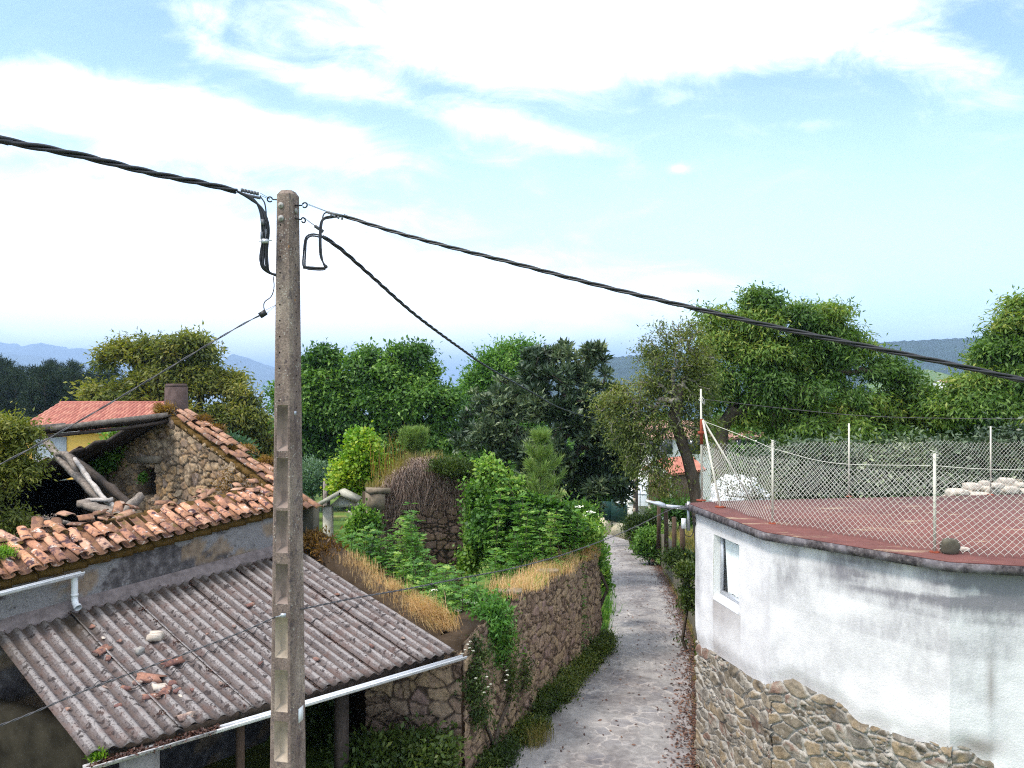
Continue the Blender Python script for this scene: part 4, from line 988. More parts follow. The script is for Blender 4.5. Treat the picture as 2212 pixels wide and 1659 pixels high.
# gable wall at the far end: from the front corner inwards, apex 4.5 m in
GA = onwall(T1); inw = -wo; APX = 4.55; RZ = 5.90; EZ = 4.22
def gtop(m_): return np.where(np.asarray(m_) < APX, EZ+(RZ-EZ)*np.asarray(m_)/APX, RZ-(RZ-EZ)*(np.asarray(m_)-APX)/APX)
def gpt(x, y): return R(x, y, GA, wd)
hp = [gpt(300, 1006), gpt(338, 1076)]; sA = np.dot(hp[0]-GA, inw); sB = np.dot(hp[1]-GA, inw)
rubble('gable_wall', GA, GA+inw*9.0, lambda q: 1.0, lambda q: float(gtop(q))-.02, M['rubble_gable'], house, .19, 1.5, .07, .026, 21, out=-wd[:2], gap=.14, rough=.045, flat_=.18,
       hole=(min(sA, sB), max(sA, sB), hp[1][2], hp[0][2], .34), extra=lambda P: .85*ss(6.0, 7.6, P[:, 0]+(fbm(np.stack([P[:, 0]*2, P[:, 1]*2, 0*P[:, 0]], 1), 3)-.5)*1.5))  # inner half darkened in the colour for the shade inside the ruin
m2 = MB(); a, b = gpt(285, 992), gpt(352, 992); m2.beam(a-wd*.05, b-wd*.05, .14, .16); m2.build('lintel', M['granite_dark'], house)
m2 = MB(); poly = [(0, 1.0), (9.0, 1.0), (9.0, EZ-.05), (APX, RZ-.05), (0, EZ-.05)]
V = [GA+inw*q+wd*.09+A(0, 0, z) for q, z in poly]+[GA+inw*q+wd*.55+A(0, 0, z) for q, z in poly]
# the opening stays a shallow niche: the core stands behind it
V[:5] = [v+wd*.30 for v in V[:5]]
m2.add(V, [(0, 1, 2, 3, 4), (9, 8, 7, 6, 5)]+[(i, 5+i, 5+(i+1) % 5, (i+1) % 5) for i in range(5)]); m2.build('gable_core', M['concrete_dark'], house)
# rear wall and floor, soot and interior shade both in their dark colour
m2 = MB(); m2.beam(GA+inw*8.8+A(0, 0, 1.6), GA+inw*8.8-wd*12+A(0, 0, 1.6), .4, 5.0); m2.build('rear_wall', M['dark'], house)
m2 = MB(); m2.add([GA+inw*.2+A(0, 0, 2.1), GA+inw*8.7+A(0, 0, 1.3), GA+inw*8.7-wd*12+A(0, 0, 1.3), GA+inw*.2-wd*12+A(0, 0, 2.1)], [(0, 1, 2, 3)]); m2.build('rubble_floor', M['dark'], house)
# ---- barrel tiles
def tiles(mb, P, dn, ac, nrm_, L=.44, r=.088, r2=.070, th=.013, n=7, c=None, up=True):
    """one barrel tile: P = upper end, dn = downhill, ac = across, nrm_ = outward"""
    V = []; sg = 1 if up else -1
    for rr in (0, th):
        for e, R_ in ((0, r2), (1, r)):
            for i in range(n+1):
                a = PI*i/n; V.append(P+dn*L*e+ac*(R_-rr)*math.cos(a)+nrm_*sg*(R_-rr)*math.sin(a)*.58)
    k = n+1; F = []
    for i in range(n): F += [(i, i+1, k+i+1, k+i), (2*k+i+1, 2*k+i, 3*k+i, 3*k+i+1), (k+i, k+i+1, 3*k+i+1, 3*k+i), (i+1, i, 2*k+i, 2*k+i+1)]
    F += [(0, k, 3*k, 2*k), (n, 2*k+n, 3*k+n, k+n)]
    mb.add(V, F, c=RND.random() if c is None else c)
sl_ = A(*(wo*APX)[:2], EZ-RZ); sl_ = unit(sl_)                      # downhill on the front slope
sn = unit(np.cross(wd, sl_)); sn = sn if sn[2] > 0 else -sn
m2 = MB(); m5 = MB(); g = np.random.default_rng(5)
tp = .212
for i, t0 in enumerate(np.arange(-2.4, T1+.12, tp)):
    e = onwall(t0)+A(0, 0, wz(t0)+.02)+wo*.17
    gap1 = vnoise([[t0*1.1, 3.3, 0]])[0]
    for rrow in range(3):
        if rrow == 1 and (gap1 < .30 or g.random() < .15): continue
        if rrow >= 2 and (gap1 < .58 or g.random() < .45): continue
        j = g.normal(size=3); wob_ = .055 if rrow == 0 else .09*rrow
        dn = unit(sl_+wd*j[0]*wob_+sn*j[1]*wob_*.7); up_ = e-sl_*(.44+.345*rrow)+sn*(.045+.012*rrow)+wd*j[2]*.012*(1+rrow)
        tiles(m2, up_, dn, unit(np.cross(sn, dn)), sn, c=np.clip(.45+g.normal()*.25-rrow*.05, 0, 1))
    for rrow in range(2):
        tiles(m5, e-sl_*(.43+.345*rrow)+wd*tp*.5+sn*.05, sl_, wd, sn, up=False, c=g.random()*.5)
m2.build('eave_tiles', M['tile_old'], house, True); m5.build('channel_tiles', M['tile_mossy'], house, True)
# broken tiles thrown on the upper edge of the strip
for i in range(40):
    m2 = MB(); t0 = g.uniform(-.6, T1-.4); p = onwall(t0)+A(0, 0, wz(t0))-sl_*g.uniform(.75, 1.15)+wo*.1+sn*(.06+.05*g.random()); d = unit(g.normal(size=3)*A(1, 1, .25)); 
    tiles(m2, p, d, unit(np.cross(sn, d)), unit(sn+g.normal(size=3)*.35), L=g.uniform(.12, .34), r=.085, r2=.075, c=g.random()); m2.build('broken_tile', M['tile_mossy'], house, True)
# bed of mortar and moss under the strip
m2 = MB()
for k in range(24):
    t0 = -3+k*.345; p = onwall(t0)+A(0, 0, wz(t0)-.02); m2.add([p+wo*.08, p+wd*.36+wo*.08, p+wd*.36+wo*.08-sl_*1.0, p-sl_*1.0+wo*.08, p+wo*.08-A(0, 0, .1), p+wd*.36+wo*.08-A(0, 0, .1), p+wd*.36+wo*.08-sl_*1.0-A(0, 0, .15), p-sl_*1.0+wo*.08-A(0, 0, .15)], [(0, 1, 2, 3), (4, 7, 6, 5), (0, 4, 5, 1), (1, 5, 6, 2), (2, 6, 7, 3), (3, 7, 4, 0)])
m2.build('eave_bed', M['moss'], house)
# verge strip on the far gable: tiles running down from the apex to the front corner, rising past the wall
m2 = MB(); m5 = MB(); slen = math.hypot(APX, RZ-EZ)
for col in range(3):
    off = .04+col*.19
    for rrow in range(15):
        q = rrow*.345
        if q > slen+.15: break
        if g.random() < (.12 if col < 2 else .45): continue
        j = g.normal(size=3); P = GA+inw*APX+A(0, 0, RZ+.05)+sl_*q+wd*off+sn*(.03+.02*g.random())
        tiles(m2, P, unit(sl_+j*.05), unit(wd+j*.03), sn, c=np.clip(.4+g.normal()*.3, 0, 1))
m2.build('verge_tiles', M['tile_mossy'], house, True)
for k in range(16):
    q0 = k*slen/16; p = GA+inw*APX+A(0, 0, RZ-.02)+sl_*q0; e = sl_*(slen/16+.01); jj = .03*g.random()
    m5.hexa([p-wd*.05-sn*.09, p+e-wd*.05-sn*.09, p+e+wd*.42-sn*.09, p+wd*.42-sn*.09, p-wd*(.06)+sn*jj, p+e-wd*.06+sn*jj, p+e+wd*.42+sn*jj, p+wd*.42+sn*jj])
m5.build('verge_bed', M['moss'], house)
# what is left of the rear slope, hung on the sagging ridge
rs_ = unit(A(*(inw*APX)[:2], EZ-RZ)); rsn = unit(np.cross(rs_, wd)); rsn = rsn if rsn[2] > 0 else -rsn
RG = GA+inw*APX+A(0, 0, RZ)
def rp(a, b, lift=0): sag = float(np.interp(a, [-1, 0, .5, 3, 9], [0, -.03, -.12, -.27, -.55])); return RG-wd*a+rs_*b+A(0, 0, sag)+rsn*lift
blow = lambda a: float(np.interp(a, [.7, 1, 1.4, 1.8, 3, 9], [1.25, 1.9, 2.3, 2.9, 3.3, 3.3]))+.12*math.sin(a*5)
m2 = MB()
def plate(a0, a1, b0, b1, lift=0, th=.07):
    P = [rp(a0, b0, lift), rp(a1, b0, lift), rp(a1, b1, lift), rp(a0, b1, lift)]
    m2.hexa([p-rsn*th for p in P]+P)
for a in np.arange(0, 9, .45): plate(a, a+.44, -.10, .16+.08*math.sin(a*7), .012*(int(a*20) % 3), .045)
for a in np.arange(0, .8, .4): plate(a, a+.39, .1, 4.7, .01)
for a in np.arange(.8, 9, .25): plate(a, a+.245, blow(a), 4.7, .012*(int(a*7) % 3))
m2.build('rear_roof', M['wood_dark'], house)
m2 = MB(); m2.tube([rp(a, -.02, -.14)+A(0, 0, .0) for a in np.linspace(0, 9, 10)], .04, 8); m2.build('ridge_beam', M['wood_dark'], house)
m2 = MB(); m5 = MB()
for a in np.arange(.1, 8.5, .21):
    tiles(m2, rp(a, .02, .03)-wd*.2, unit(wd+.05*g.normal(size=3)), unit(rs_), rsn, c=g.random()*.8) if g.random() > .35 else None
    if a > .8: tiles(m5, rp(a, blow(a)-.12, .03), unit(rs_+.08*g.normal(size=3)), wd, rsn, c=g.random()*.6)
m2.build('ridge_tiles', M['tile_mossy'], house, True); m5.build('rear_tiles', M['tile_mossy'], house, True)
m2 = MB(); m2.beam(rp(.1, -.12, .0), rp(2.6, -.14, -.02), .03, .10); m2.beam(rp(2.3, -.14, .02), rp(6, -.16, -.02), .03, .10); m2.build('ridge_board', M['wood_grey'], house)
# chimney
cc = RG+wd*.42-sl_*.0+A(0, 0, 0); ch = A(unit(D(380, 860, 17.6)-EYE)[0], 0, 0)
cp = D(381, 870, RG[1]+.45); m2 = MB(); hw = .235
for z0, z1, f0, f1 in ((5.3, 6.52, 1.05, .95), (6.52, 6.60, .95, .86)):
    P = []
    for z, f in ((z0, f0), (z1, f1)):
        for a in range(8):
            an = PI/8+a*PI/4; q = hw*f/math.cos(PI/8)*(1 if a % 2 else 1); X_ = max(-1, min(1, math.cos(an)*1.35)); Y_ = max(-1, min(1, math.sin(an)*1.35))
            P.append(cp*A(1, 1, 0)+wd*X_*hw*f+inw*Y_*hw*f+A(0, 0, z))
    m2.add(P, [tuple(range(8))[::-1], tuple(range(8, 16))]+[(i, (i+1) % 8, 8+(i+1) % 8, 8+i) for i in range(8)])
m2.build('chimney', simple('sooty chimney render', (.085, .058, .052), .95, .5, 7, .1, 0, .5), house)
# rainwater pipe and gutter on the front wall
ga, gb_ = onwall(-2.0)+wo*.20+A(0, 0, wz(-2.0)-.13), onwall(1.02)+wo*.20+A(0, 0, wz(1.02)-.16)
gutter('gutter', ga, gb_, .06, M['gutter'], house)
tq = .93; pt_ = onwall(tq)+wo*.14
m2 = MB(); m2.tube(resamp([pt_+A(0, 0, wz(tq)-.19), pt_+A(0, 0, wz(tq)-.25), pt_+A(0, 0, wz(tq)-.55), pt_+A(0, 0, 3.36), pt_+wo*.03+A(0, 0, 3.29), pt_+wo*.10+A(0, 0, 3.25)], 6), .046, 12, cap=False)
m2.tube([pt_+A(0, 0, 3.44), pt_+A(0, 0, 3.40)], .052, 12); m2.tube([pt_+wo*.08+A(0, 0, 3.262), pt_+wo*.115+A(0, 0, 3.243)], .054, 12, cap=False)
m2.build('downpipe', M['gutter'], house, True)
# fallen beams
def fbeam(name, pts, w_, h_, mm, lab, up=(0, 0, 1)):
    pts = [np.asarray(p) for p in pts]; m3 = MB(); P = resamp(pts, 5) if len(pts) > 2 else np.array([pts[0]*(1-q)+pts[1]*q for q in np.linspace(0, 1, 8)])
    n = len(P); g2 = np.random.default_rng(len(lab)); t = unit(np.gradient(P, axis=0)); sd_ = unit(np.cross(t, A(*up))); u = np.cross(sd_, t); V = []
    for i in range(n):
        f = 1+g2.normal()*.07; f2 = 1+g2.normal()*.1
        if i in (0, n-1): f *= .75
        for a, b in ((-1, -1), (1, -1), (1, 1), (-1, 1)): V.append(P[i]+sd_[i]*a*w_/2*f+u[i]*b*h_/2*f2+g2.normal(size=3)*.006)
    F = [(i*4+j, i*4+(j+1) % 4, i*4+4+(j+1) % 4, i*4+4+j) for i in range(n-1) for j in range(4)]+[(3, 2, 1, 0), (n*4-4, n*4-3, n*4-2, n*4-1)]
    m3.add(V, F); return tag(m3.build(name, M[mm]), lab, 'beam', 'fallen beams inside the ruined house')
fbeam('fallen_beam', [D(98, 952, 16.6), D(130, 990, 16.2), D(214, 1080, 14.9)], .12, .11, 'wood_grey', 'thick grey beam leaning from the roof edge into the ruined house, leftmost of the leaning ones')
fbeam('fallen_beam', [D(160, 990, 15.9), D(196, 1040, 15.2), D(232, 1084, 14.6), D(276, 1106, 14.2)], .07, .065, 'wood_pale', 'bleached whitish beam leaning beside the thick grey one')
fbeam('fallen_beam', [D(150, 985, 17.0), D(215, 1035, 16.0), D(284, 1094, 14.9)], .11, .13, 'wood_dark', 'dark slanting rafter behind the bleached beam')
fbeam('fallen_beam', [D(172, 1085, 14.2), D(215, 1099, 14.1), D(308, 1120, 13.8)], .24, .09, 'wood_grey', 'wide weathered plank lying almost level with a torn left end')
fbeam('fallen_beam', [D(308, 1068, 14.3), D(272, 1102, 14.0), D(242, 1132, 13.6)], .13, .13, 'wood_grey', 'short brown timber tilting up to the right above the tiles')
fbeam('fallen_beam', [D(188, 1079, 14.5), D(240, 1080, 14.5)], .2, .05, 'wood_pale', 'thin pale board lying across the fallen beams')
fbeam('fallen_beam', [D(122, 980, 16.2), D(146, 984, 16.0), D(166, 1018, 15.7)], .10, .09, 'wood_grey', 'curved weathered timber at the top of the leaning beams')
fbeam('fallen_beam', [D(60, 1118, 13.4), D(150, 1130, 13.5)], .06, .06, 'wood_grey', 'slim pole lying behind the dry weed above the eave tiles')
fbeam('fallen_beam', [D(262, 1112, 14.3), D(330, 1126, 14.2)], .2, .06, 'tile_mossy', 'reddish board lying against the foot of the gable')
# ================================================================ white building with the red roof terrace
RZT = CZ-2.0
cor = [Zp(1480, 1086, RZT), Zp(1648, 1149, RZT), Zp(2050, 1214, RZT), Zp(2212, 1223, RZT)]
cor.append(cor[3]+unit(cor[3]-cor[2])*6); cor += [A(13, 15.3, RZT), Zp(2212, 1067, RZT), Zp(1562, 1081, RZT)]
bld = thing('white_building', 'low white rendered building with stone base, stained walls and a flat red roof terrace', 'house', (6.5, 11, 0))
def inset(P, d):
    n = len(P); out = []
    for i in range(n):
        a, b, c = P[i-1], P[i], P[(i+1) % n]
        e1 = unit((b-a)*A(1, 1, 0)); e2 = unit((c-b)*A(1, 1, 0)); n1 = A(-e1[1], e1[0], 0); n2 = A(-e2[1], e2[0], 0)
        k = unit(n1+n2); out.append(b+k*d/max(.3, np.dot(k, n1)))
    return out
top = [(p[0], p[1]) for p in cor]
m2 = MB(); m2.prism(top, RZT-.115, RZT-.012); m2.build('roof_slab', M['slab_edge'], bld)
ins = inset(cor, .035); m2 = MB(); m2.prism([(p[0], p[1]) for p in ins], RZT-.011, RZT); m2.build('terrace_floor', M['red_roof'], bld)
wl = inset(cor, .17)
Pw = [wl[i]*A(1, 1, 0) for i in range(6)]
# boundary of render over stone
seg_len = [np.linalg.norm(Pw[i+1]-Pw[i]) for i in range(4)]; cum = np.concatenate([[0], np.cumsum(seg_len)])
def wallpt(x, y):        # first wall segment hit by the sight line: returns running length and height
    best = None
    for i in range(4):
        a, b = Pw[i], Pw[i+1]; u = unit(b-a); nn = A(u[1], -u[0], 0); p = R(x, y, a, nn); s = np.dot(p-a, u)
        if -.03 <= s <= seg_len[i]+.03 and (best is None or p[1] < best[2]): best = (cum[i]+s, p[2], p[1])
    return best
bpt = [wallpt(*q) for q in [(1503, 1385), (1530, 1405), (1570, 1432), (1610, 1458), (1650, 1482), (1685, 1484), (1718, 1476), (1760, 1498), (1810, 1520), (1850, 1558), (1900, 1585), (1960, 1600), (2020, 1612), (2080, 1622), (2130, 1640)]]
bpt = [q for q in bpt if q]; bs = np.array([q[0] for q in bpt]); bz = np.array([q[1] for q in bpt]); o_ = np.argsort(bs); bs, bz = bs[o_], bz[o_]
send = wallpt(2145, 1600)[0]
def rb(s): return np.interp(s, bs, bz)+(vnoise(np.stack([np.atleast_1d(s)*5, 0*np.atleast_1d(s), 0*np.atleast_1d(s)], 1))-.5)*.10
wA, wB, wC, wD_ = wallpt(1547, 1157), wallpt(1602, 1173), wallpt(1547, 1292), wallpt(1602, 1316)
ws0, ws1 = wA[0], wB[0]; wz1, wz0 = (wA[1]+wB[1])/2, (wC[1]+wD_[1])/2
for i in range(4):
    u = unit(Pw[i+1]-Pw[i]); nn = A(u[1], -u[0], 0); L_s = seg_len[i]
    s = np.linspace(0, L_s, int(L_s/.04)+1)
    z = np.arange(-.2, RZT-.135+.001, .04); z = np.append(z, RZT-.135)
    if i == 0: s = np.unique(np.concatenate([s[(s < ws0-.015) | (s > ws1+.015)], [ws0, ws1]])); z = np.unique(np.concatenate([z[(np.abs(z-wz0) > .015) & (np.abs(z-wz1) > .015)], [wz0, wz1]]))
    S, Zv = np.meshgrid(s, z); Sg = S+cum[i]
    zb = np.where(Sg < send, rb(Sg.ravel()).reshape(Sg.shape), -.2-(Sg-send)*0); zb = np.where((Sg >= send), -.2, zb)
    Zc = np.maximum(Zv, zb)
    g3 = np.stack([Sg.ravel(), Zc.ravel(), 0*Sg.ravel()], 1)
    thick = .012+.030*ss(0, .25, (Zc-zb).ravel())*np.where(Sg.ravel() < send, 1, .6)+(fbm(g3*2.2, 3)-.5)*.025
    dtop = RZT-.135-Zc.ravel(); sg = Sg.ravel()
    # stains left by rain, an attribute of the render
    d0 = .52+.42*(fbm(np.stack([sg*.75, 0*sg+3, 0*sg], 1), 3)-.4)+.10*np.clip(sg-3, 0, 9)*.35
    wv = fbm(np.stack([sg*.7, dtop*6+sg*.5, 0*sg+2], 1), 4); st = (ss(d0+.03, d0-.03, dtop)*.24+ss(d0*.85, d0*.6, dtop)*ss(.36, .56, wv)*.55)*ss(2.7, 3.9, sg)
    st = st+ss(d0+.42, d0+.38, dtop)*.13*ss(2.9, 4.2, sg)
    st = st+.42*np.exp(-(dtop/.26)**1.4)*ss(.42, .68, fbm(np.stack([sg*3.2, dtop*.9, 0*sg+4], 1), 4))
    st = st+.5*np.exp(-((sg-2.75)/.28)**2)*np.exp(-(dtop/.55)**2)*(.5+fbm(g3*3, 3))
    st = st+.30*ss(.50, .72, fbm(g3*A(1.0, .9, 1)+5, 5))*ss(.1, .6, dtop)
    st = st+.45*ss(.42, .05, sg)*ss(.38, .62, fbm(g3*A(3, 1.2, 1)+8, 4))
    br = np.zeros(len(sg))
    below = np.clip(wz0-Zc.ravel(), 0, 9)
    br = br+.95*np.exp(-((sg-ws0-.03+.02*np.sin(below*9))/.055)**2)*ss(0, .05, below)*np.exp(-below/1.1)*(.6+.8*fbm(g3*9, 3))
    br = br+.85*np.exp(-((sg-ws1-.02)/.03)**2)*ss(0, .05, below)*np.exp(-below/.45)
    st = st+.35*ss(0, .06, below)*np.exp(-below/.28)*((sg > ws0) & (sg < ws1))*(.4+fbm(g3*A(6, 1.5, 1), 3))
    dk = np.array([wallpt(1580, 1125) or (2, 3, 3)])[0]
    br = br+.85*np.exp(-((sg-wallpt(1580, 1125)[0])/.035)**2)*ss(.5, .1, dtop)
    e_ = wallpt(2138, 1480); br = br+.75*np.exp(-((sg-e_[0])/.045)**2)*np.exp(-((Zc.ravel()-e_[1])/.34)**2)
    br = br+.30*ss(.30, 0, (Zc-zb).ravel())*ss(.35, .6, fbm(g3*4, 3))*(sg < send)
    br = br+.8*np.exp(-((Zc.ravel()-(wallpt(2140, 1612)[1]))/.12)**2)*np.exp(-((sg-send+.1)/.22)**2)
    nrow = np.repeat(nn[None], S.size, 0); sr0 = S.ravel()
    for e0, jn in ((0, i-1), (L_s, i+1)):
        if 0 <= jn < 4:
            uj = unit(Pw[jn+1]-Pw[jn]); k_ = unit(nn+A(uj[1], -uj[0], 0)); k_ = k_/np.dot(k_, nn); nrow[np.abs(sr0-e0) < 1e-6] = k_
    pos = Pw[i][None]+u[None]*sr0[:, None]+nrow*thick[:, None]; pos[:, 2] = Zc.ravel()
    nz, nsn = S.shape; ii = (np.arange(nz-1)[:, None]*nsn+np.arange(nsn-1)[None]).ravel(); F = np.stack([ii, ii+1, ii+nsn+1, ii+nsn], 1)
    zr, zbr = Zv.ravel(), zb.ravel(); keep = ~np.all(zr[F] <= zbr[F]+1e-6, axis=1)
    if i == 0:
        cs = S.ravel()[F].mean(1); czv = Zv.ravel()[F].mean(1); keep &= ~((cs > ws0) & (cs < ws1) & (czv > wz0) & (czv < wz1))
    mk('rendered_wall', pos, F[keep], M['white_render'], bld, True, {'s': st, 'b': br})
    if cum[i] < send:
        L1 = min(L_s, send-cum[i])
        rubble('stone_base', Pw[i]-u*.03*(i > 0), Pw[i]+u*(L1+.03*(i < 2)), -.25, lambda q, c=cum[i]: float(rb(q+c)[0])+.05, M['rubble_pale'], bld, .165, 1.75, .062, .013, 30+i, gap=.17, fade=.10, rough=.045, flat_=.16)
m2 = MB()               # solid body behind the skins
core = inset(cor, .46); m2.prism([(p[0], p[1]) for p in core], -.3, RZT-.14); m2.build('inner_body', M['concrete'], bld)
# window in the left wall
u = unit(Pw[1]-Pw[0]); nn = A(u[1], -u[0], 0); wp = lambda s, z, d: Pw[0]+u*s+nn*d+A(0, 0, z)
win = MB(); dpt = -.11
a0, a1, b0, b1 = ws0, ws1, wz0, wz1
for P in ([wp(a0, b0, .04), wp(a0, b0, dpt), wp(a0, b1, dpt), wp(a0, b1, .04)], [wp(a1, b0, dpt), wp(a1, b0, .04), wp(a1, b1, .04), wp(a1, b1, dpt)], [wp(a0, b1, .04), wp(a0, b1, dpt), wp(a1, b1, dpt), wp(a1, b1, .04)]): win.add(P, [(0, 1, 2, 3)])
win.build('window_reveal', M['white_wall'], bld)
m2 = MB(); m2.add([wp(a0-.0, b0, .05), wp(a1, b0, .05), wp(a1, b0+.03, dpt+.03), wp(a0, b0+.03, dpt+.03), wp(a0, b0-.05, .05), wp(a1, b0-.05, .05)], [(0, 1, 2, 3), (4, 5, 1, 0)]); m2.build('window_sill', M['gutter'], bld)
m2 = MB()
for s0, s1, z0, z1 in ((a0, a0+.055, b0+.03, b1), (a1-.05, a1, b0+.03, b1), (a0+.055, a1-.05, b1-.05, b1), (a0+.055, a1-.05, b0+.03, b0+.10)):
    m2.hexa([wp(s0, z0, dpt-.02), wp(s1, z0, dpt-.02), wp(s1, z0, dpt+.035), wp(s0, z0, dpt+.035), wp(s0, z1, dpt-.02), wp(s1, z1, dpt-.02), wp(s1, z1, dpt+.035), wp(s0, z1, dpt+.035)])
wf = m2.build('window', M['alu'], bld)
m2 = MB(); m2.add([wp(a0+.05, b0+.09, dpt+.005), wp(a1-.04, b0+.09, dpt+.005), wp(a1-.04, b1-.04, dpt+.005), wp(a0+.05, b1-.04, dpt+.005)], [(0, 1, 2, 3)] if np.dot(np.cross(u, A(0, 0, 1)), nn) > 0 else [(3, 2, 1, 0)]); m2.build('pane', M['pane'], wf)
V = []; nc, nr = 46, 10
for j in range(nr):
    q = j/(nr-1)
    for i in range(nc):
        f = i/(nc-1); left = a0+.06+(.0+.10*(1-q))*(a1-a0) ; s = left+(a1-.05-left)*f
        V.append(wp(s, b0+.1+(b1-b0-.16)*q-.10*math.sin(PI*f)*.25*(q > .95), dpt-.03+.012*math.sin(f*48+q*2)+.006*math.sin(f*17)))
ii = (np.arange(nr-1)[:, None]*nc+np.arange(nc-1)[None]).ravel(); mk('curtain', V, np.stack([ii, ii+1, ii+nc+1, ii+nc], 1), M['curtain'], wf, True)
m2 = MB(); m2.add([wp(a0+.03, b0+.05, dpt-.10), wp(a1-.02, b0+.05, dpt-.10), wp(a1-.02, b1, dpt-.10), wp(a0+.03, b1, dpt-.10)], [(0, 1, 2, 3)]); m2.build('dark_room', M['dark'], wf)  # flat sheet painted dark for the unlit room
# ---------------------------------------------------------------- chain link fence on the terrace
fp = [Zp(1515, 1082, RZT), Zp(1669, 1131, RZT), Zp(2019, 1193, RZT), Zp(2212, 1208, RZT)]; fp.append(fp[3]+unit(fp[3]-fp[2])*5)
fb = [Zp(1515, 1082, RZT), Zp(1834, 1073, RZT), Zp(2140, 1069, RZT), Zp(2212, 1068.5, RZT)]; fb.append(fb[3]+unit(fb[3]-fb[2])*3.2)
fence = thing('chain_link_fence', 'cream chain link fence around the red roof terrace with slim pale posts', 'fence', fp[1])
def link_mesh(P, h, name='wire_mesh', d=.080, r=.0026, seed=1):
    P = [np.asarray(p, float) for p in P]; L = np.concatenate([[0], np.cumsum([np.linalg.norm(b-a) for a, b in zip(P[:-1], P[1:])])]); Pn = np.array(P)
    at = lambda s: np.stack([np.interp(s, L, Pn[:, k]) for k in range(3)], -1)
    nc = int(L[-1]/(d/2)); nr_ = int(round(h/(d/2))); g2 = np.random.default_rng(seed)
    I, J = np.meshgrid(np.arange(nc), np.arange(nr_), indexing='ij'); I, J = I.ravel(), J.ravel()
    a = (I+((J+I) % 2))*(d/2); b = (I+((J+I+1) % 2))*(d/2)
    warp = lambda s, z: np.stack([.03*np.sin(s*2.3+z*3), .03*np.cos(s*1.9+z*2), 0*s], -1)+np.stack([.010*np.sin(s*5+z*9), 0*s, .025*np.sin(s*3.1)*(z/h)+.014*np.sin(s*7.)], -1)
    A0 = at(a)+np.stack([0*a, 0*a, .03+J*d/2], -1)+warp(a, J*d/2); B0 = at(b)+np.stack([0*b, 0*b, .03+(J+1)*d/2], -1)+warp(b, (J+1)*d/2)
    V, F = segs(A0, B0, r, r, 4)
    tp_ = (np.arange(nc)+((nr_+np.arange(nc)) % 2))*(d/2); C = at(tp_)+np.stack([0*tp_, 0*tp_, .03+nr_*d/2+0*tp_], -1)+warp(tp_, nr_*d/2+0*tp_)
    V2, F2 = segs(C-A(0, 0, .004), C+A(0, 0, .014), r*1.7, r*1.5, 4)
    bt = (np.arange(nc)+((np.arange(nc)) % 2))*(d/2); C = at(bt)+np.stack([0*bt, 0*bt, .03+0*bt], -1)+warp(bt, 0*bt); V3, F3 = segs(C-A(0, 0, .014), C+A(0, 0, .004), r*1.6, r*1.7, 4)
    return mk(name, np.concatenate([V, V2, V3]), np.concatenate([F, F2+len(V), F3+len(V)+len(V2)]), M['wire_pvc'], fence)
link_mesh(fp, .93); link_mesh([p+A(0, .02, 0) for p in fb], .97, seed=2)
def fpost(p, h, r=.017, name='post'):
    m3 = MB(); m3.cyl(p, p+A(0, 0, h), r, 10); o = m3.build(name, M['white_metal'], fence, True)
    m3 = MB(); m3.cyl(p-A(0, 0, .0), p+A(0, 0, .015), .065, 10, .05); m3.build('base_plate', M['rust'], o); return o
o = fpost(fp[1], 1.23, .016); fpost(fp[2], 1.20, .018); fpost(fb[1], 1.35, .015); fpost(fb[2], 1.28, .014)
fpost(fp[4], 1.2)
for p in (fp[1], fp[2]):
    m3 = MB()
    for k in range(5): a = RND.random()*6; q = p+A(0, 0, 1.14+.02*k); m3.tube([q+A(math.cos(a)*.05, math.sin(a)*.05, .02), q+A(math.cos(a+2)*.022, math.sin(a+2)*.022, 0), q+A(math.cos(a+4)*.045, math.sin(a+4)*.045, -.01)], .004, 4)
    m3.build('tie_wire', M['wire_pvc'], fence)
mast = thing('clothesline_mast', 'pole with two slanting pale struts and a rusty collar at the terrace corner', 'pole', fp[0])
mz1 = CZ-(840-838)/FL*fp[0][1]
m2 = MB(); m2.cyl(fp[0]+A(.02, .03, 0), A(fp[0][0]+.0, fp[0][1]+.03, mz1), .022, 9, .016); m2.build('pole', M['white_metal'], mast, True)
m2 = MB(); hz_ = lambda y: CZ-(y-838)/FL*13.46; q = A(fp[0][0]+.01, fp[0][1]+.03, 0); m2.cyl(q+A(0, 0, hz_(960)), q+A(0, 0, hz_(905)), .030, 9, .026); m2.cyl(q+A(0, 0, hz_(938)), q+A(0, 0, hz_(932)), .065, 10); m2.build('collar', M['rust'], mast, True)
m2 = MB(); m2.cyl(q+A(.02, -.02, hz_(908)), Zp(1556, 1096, RZT), .019, 9); m2.build('strut', M['white_metal'], mast, True)
m2 = MB(); m2.cyl(q+A(.02, .02, hz_(905)), Zp(1610, 1084, RZT)+A(.1, -.1, 0), .016, 9); m2.build('strut', M['white_metal'], mast, True)
m2 = MB(); m2.cyl(Zp(1556, 1096, RZT), Zp(1556, 1096, RZT)+A(0, 0, .02), .09, 9); m2.build('base_plate', M['rust'], mast); m2 = MB(); m2.cyl(fp[0], fp[0]+A(0, 0, .02), .09, 9); m2.build('base_plate', M['rust'], mast)
m2 = MB(); 
for k in range(4): a = k*1.6; m2.tube([q+A(.03*math.cos(a), .03*math.sin(a), hz_(861)+.01*k), q+A(.05*math.cos(a+1.5), .05*math.sin(a+1.5), hz_(863)), q+A(.04, -.03, hz_(872+k))], .006, 5)
m2.build('knot', M['wire_pvc'], mast)
def line(name, pts, r, lab, mm='wire_pvc', cat='rope'):
    m3 = MB(); m3.tube(even(resamp(pts, 10), .08), r, 5); return tag(m3.build(name, M[mm], None, True), lab, cat)
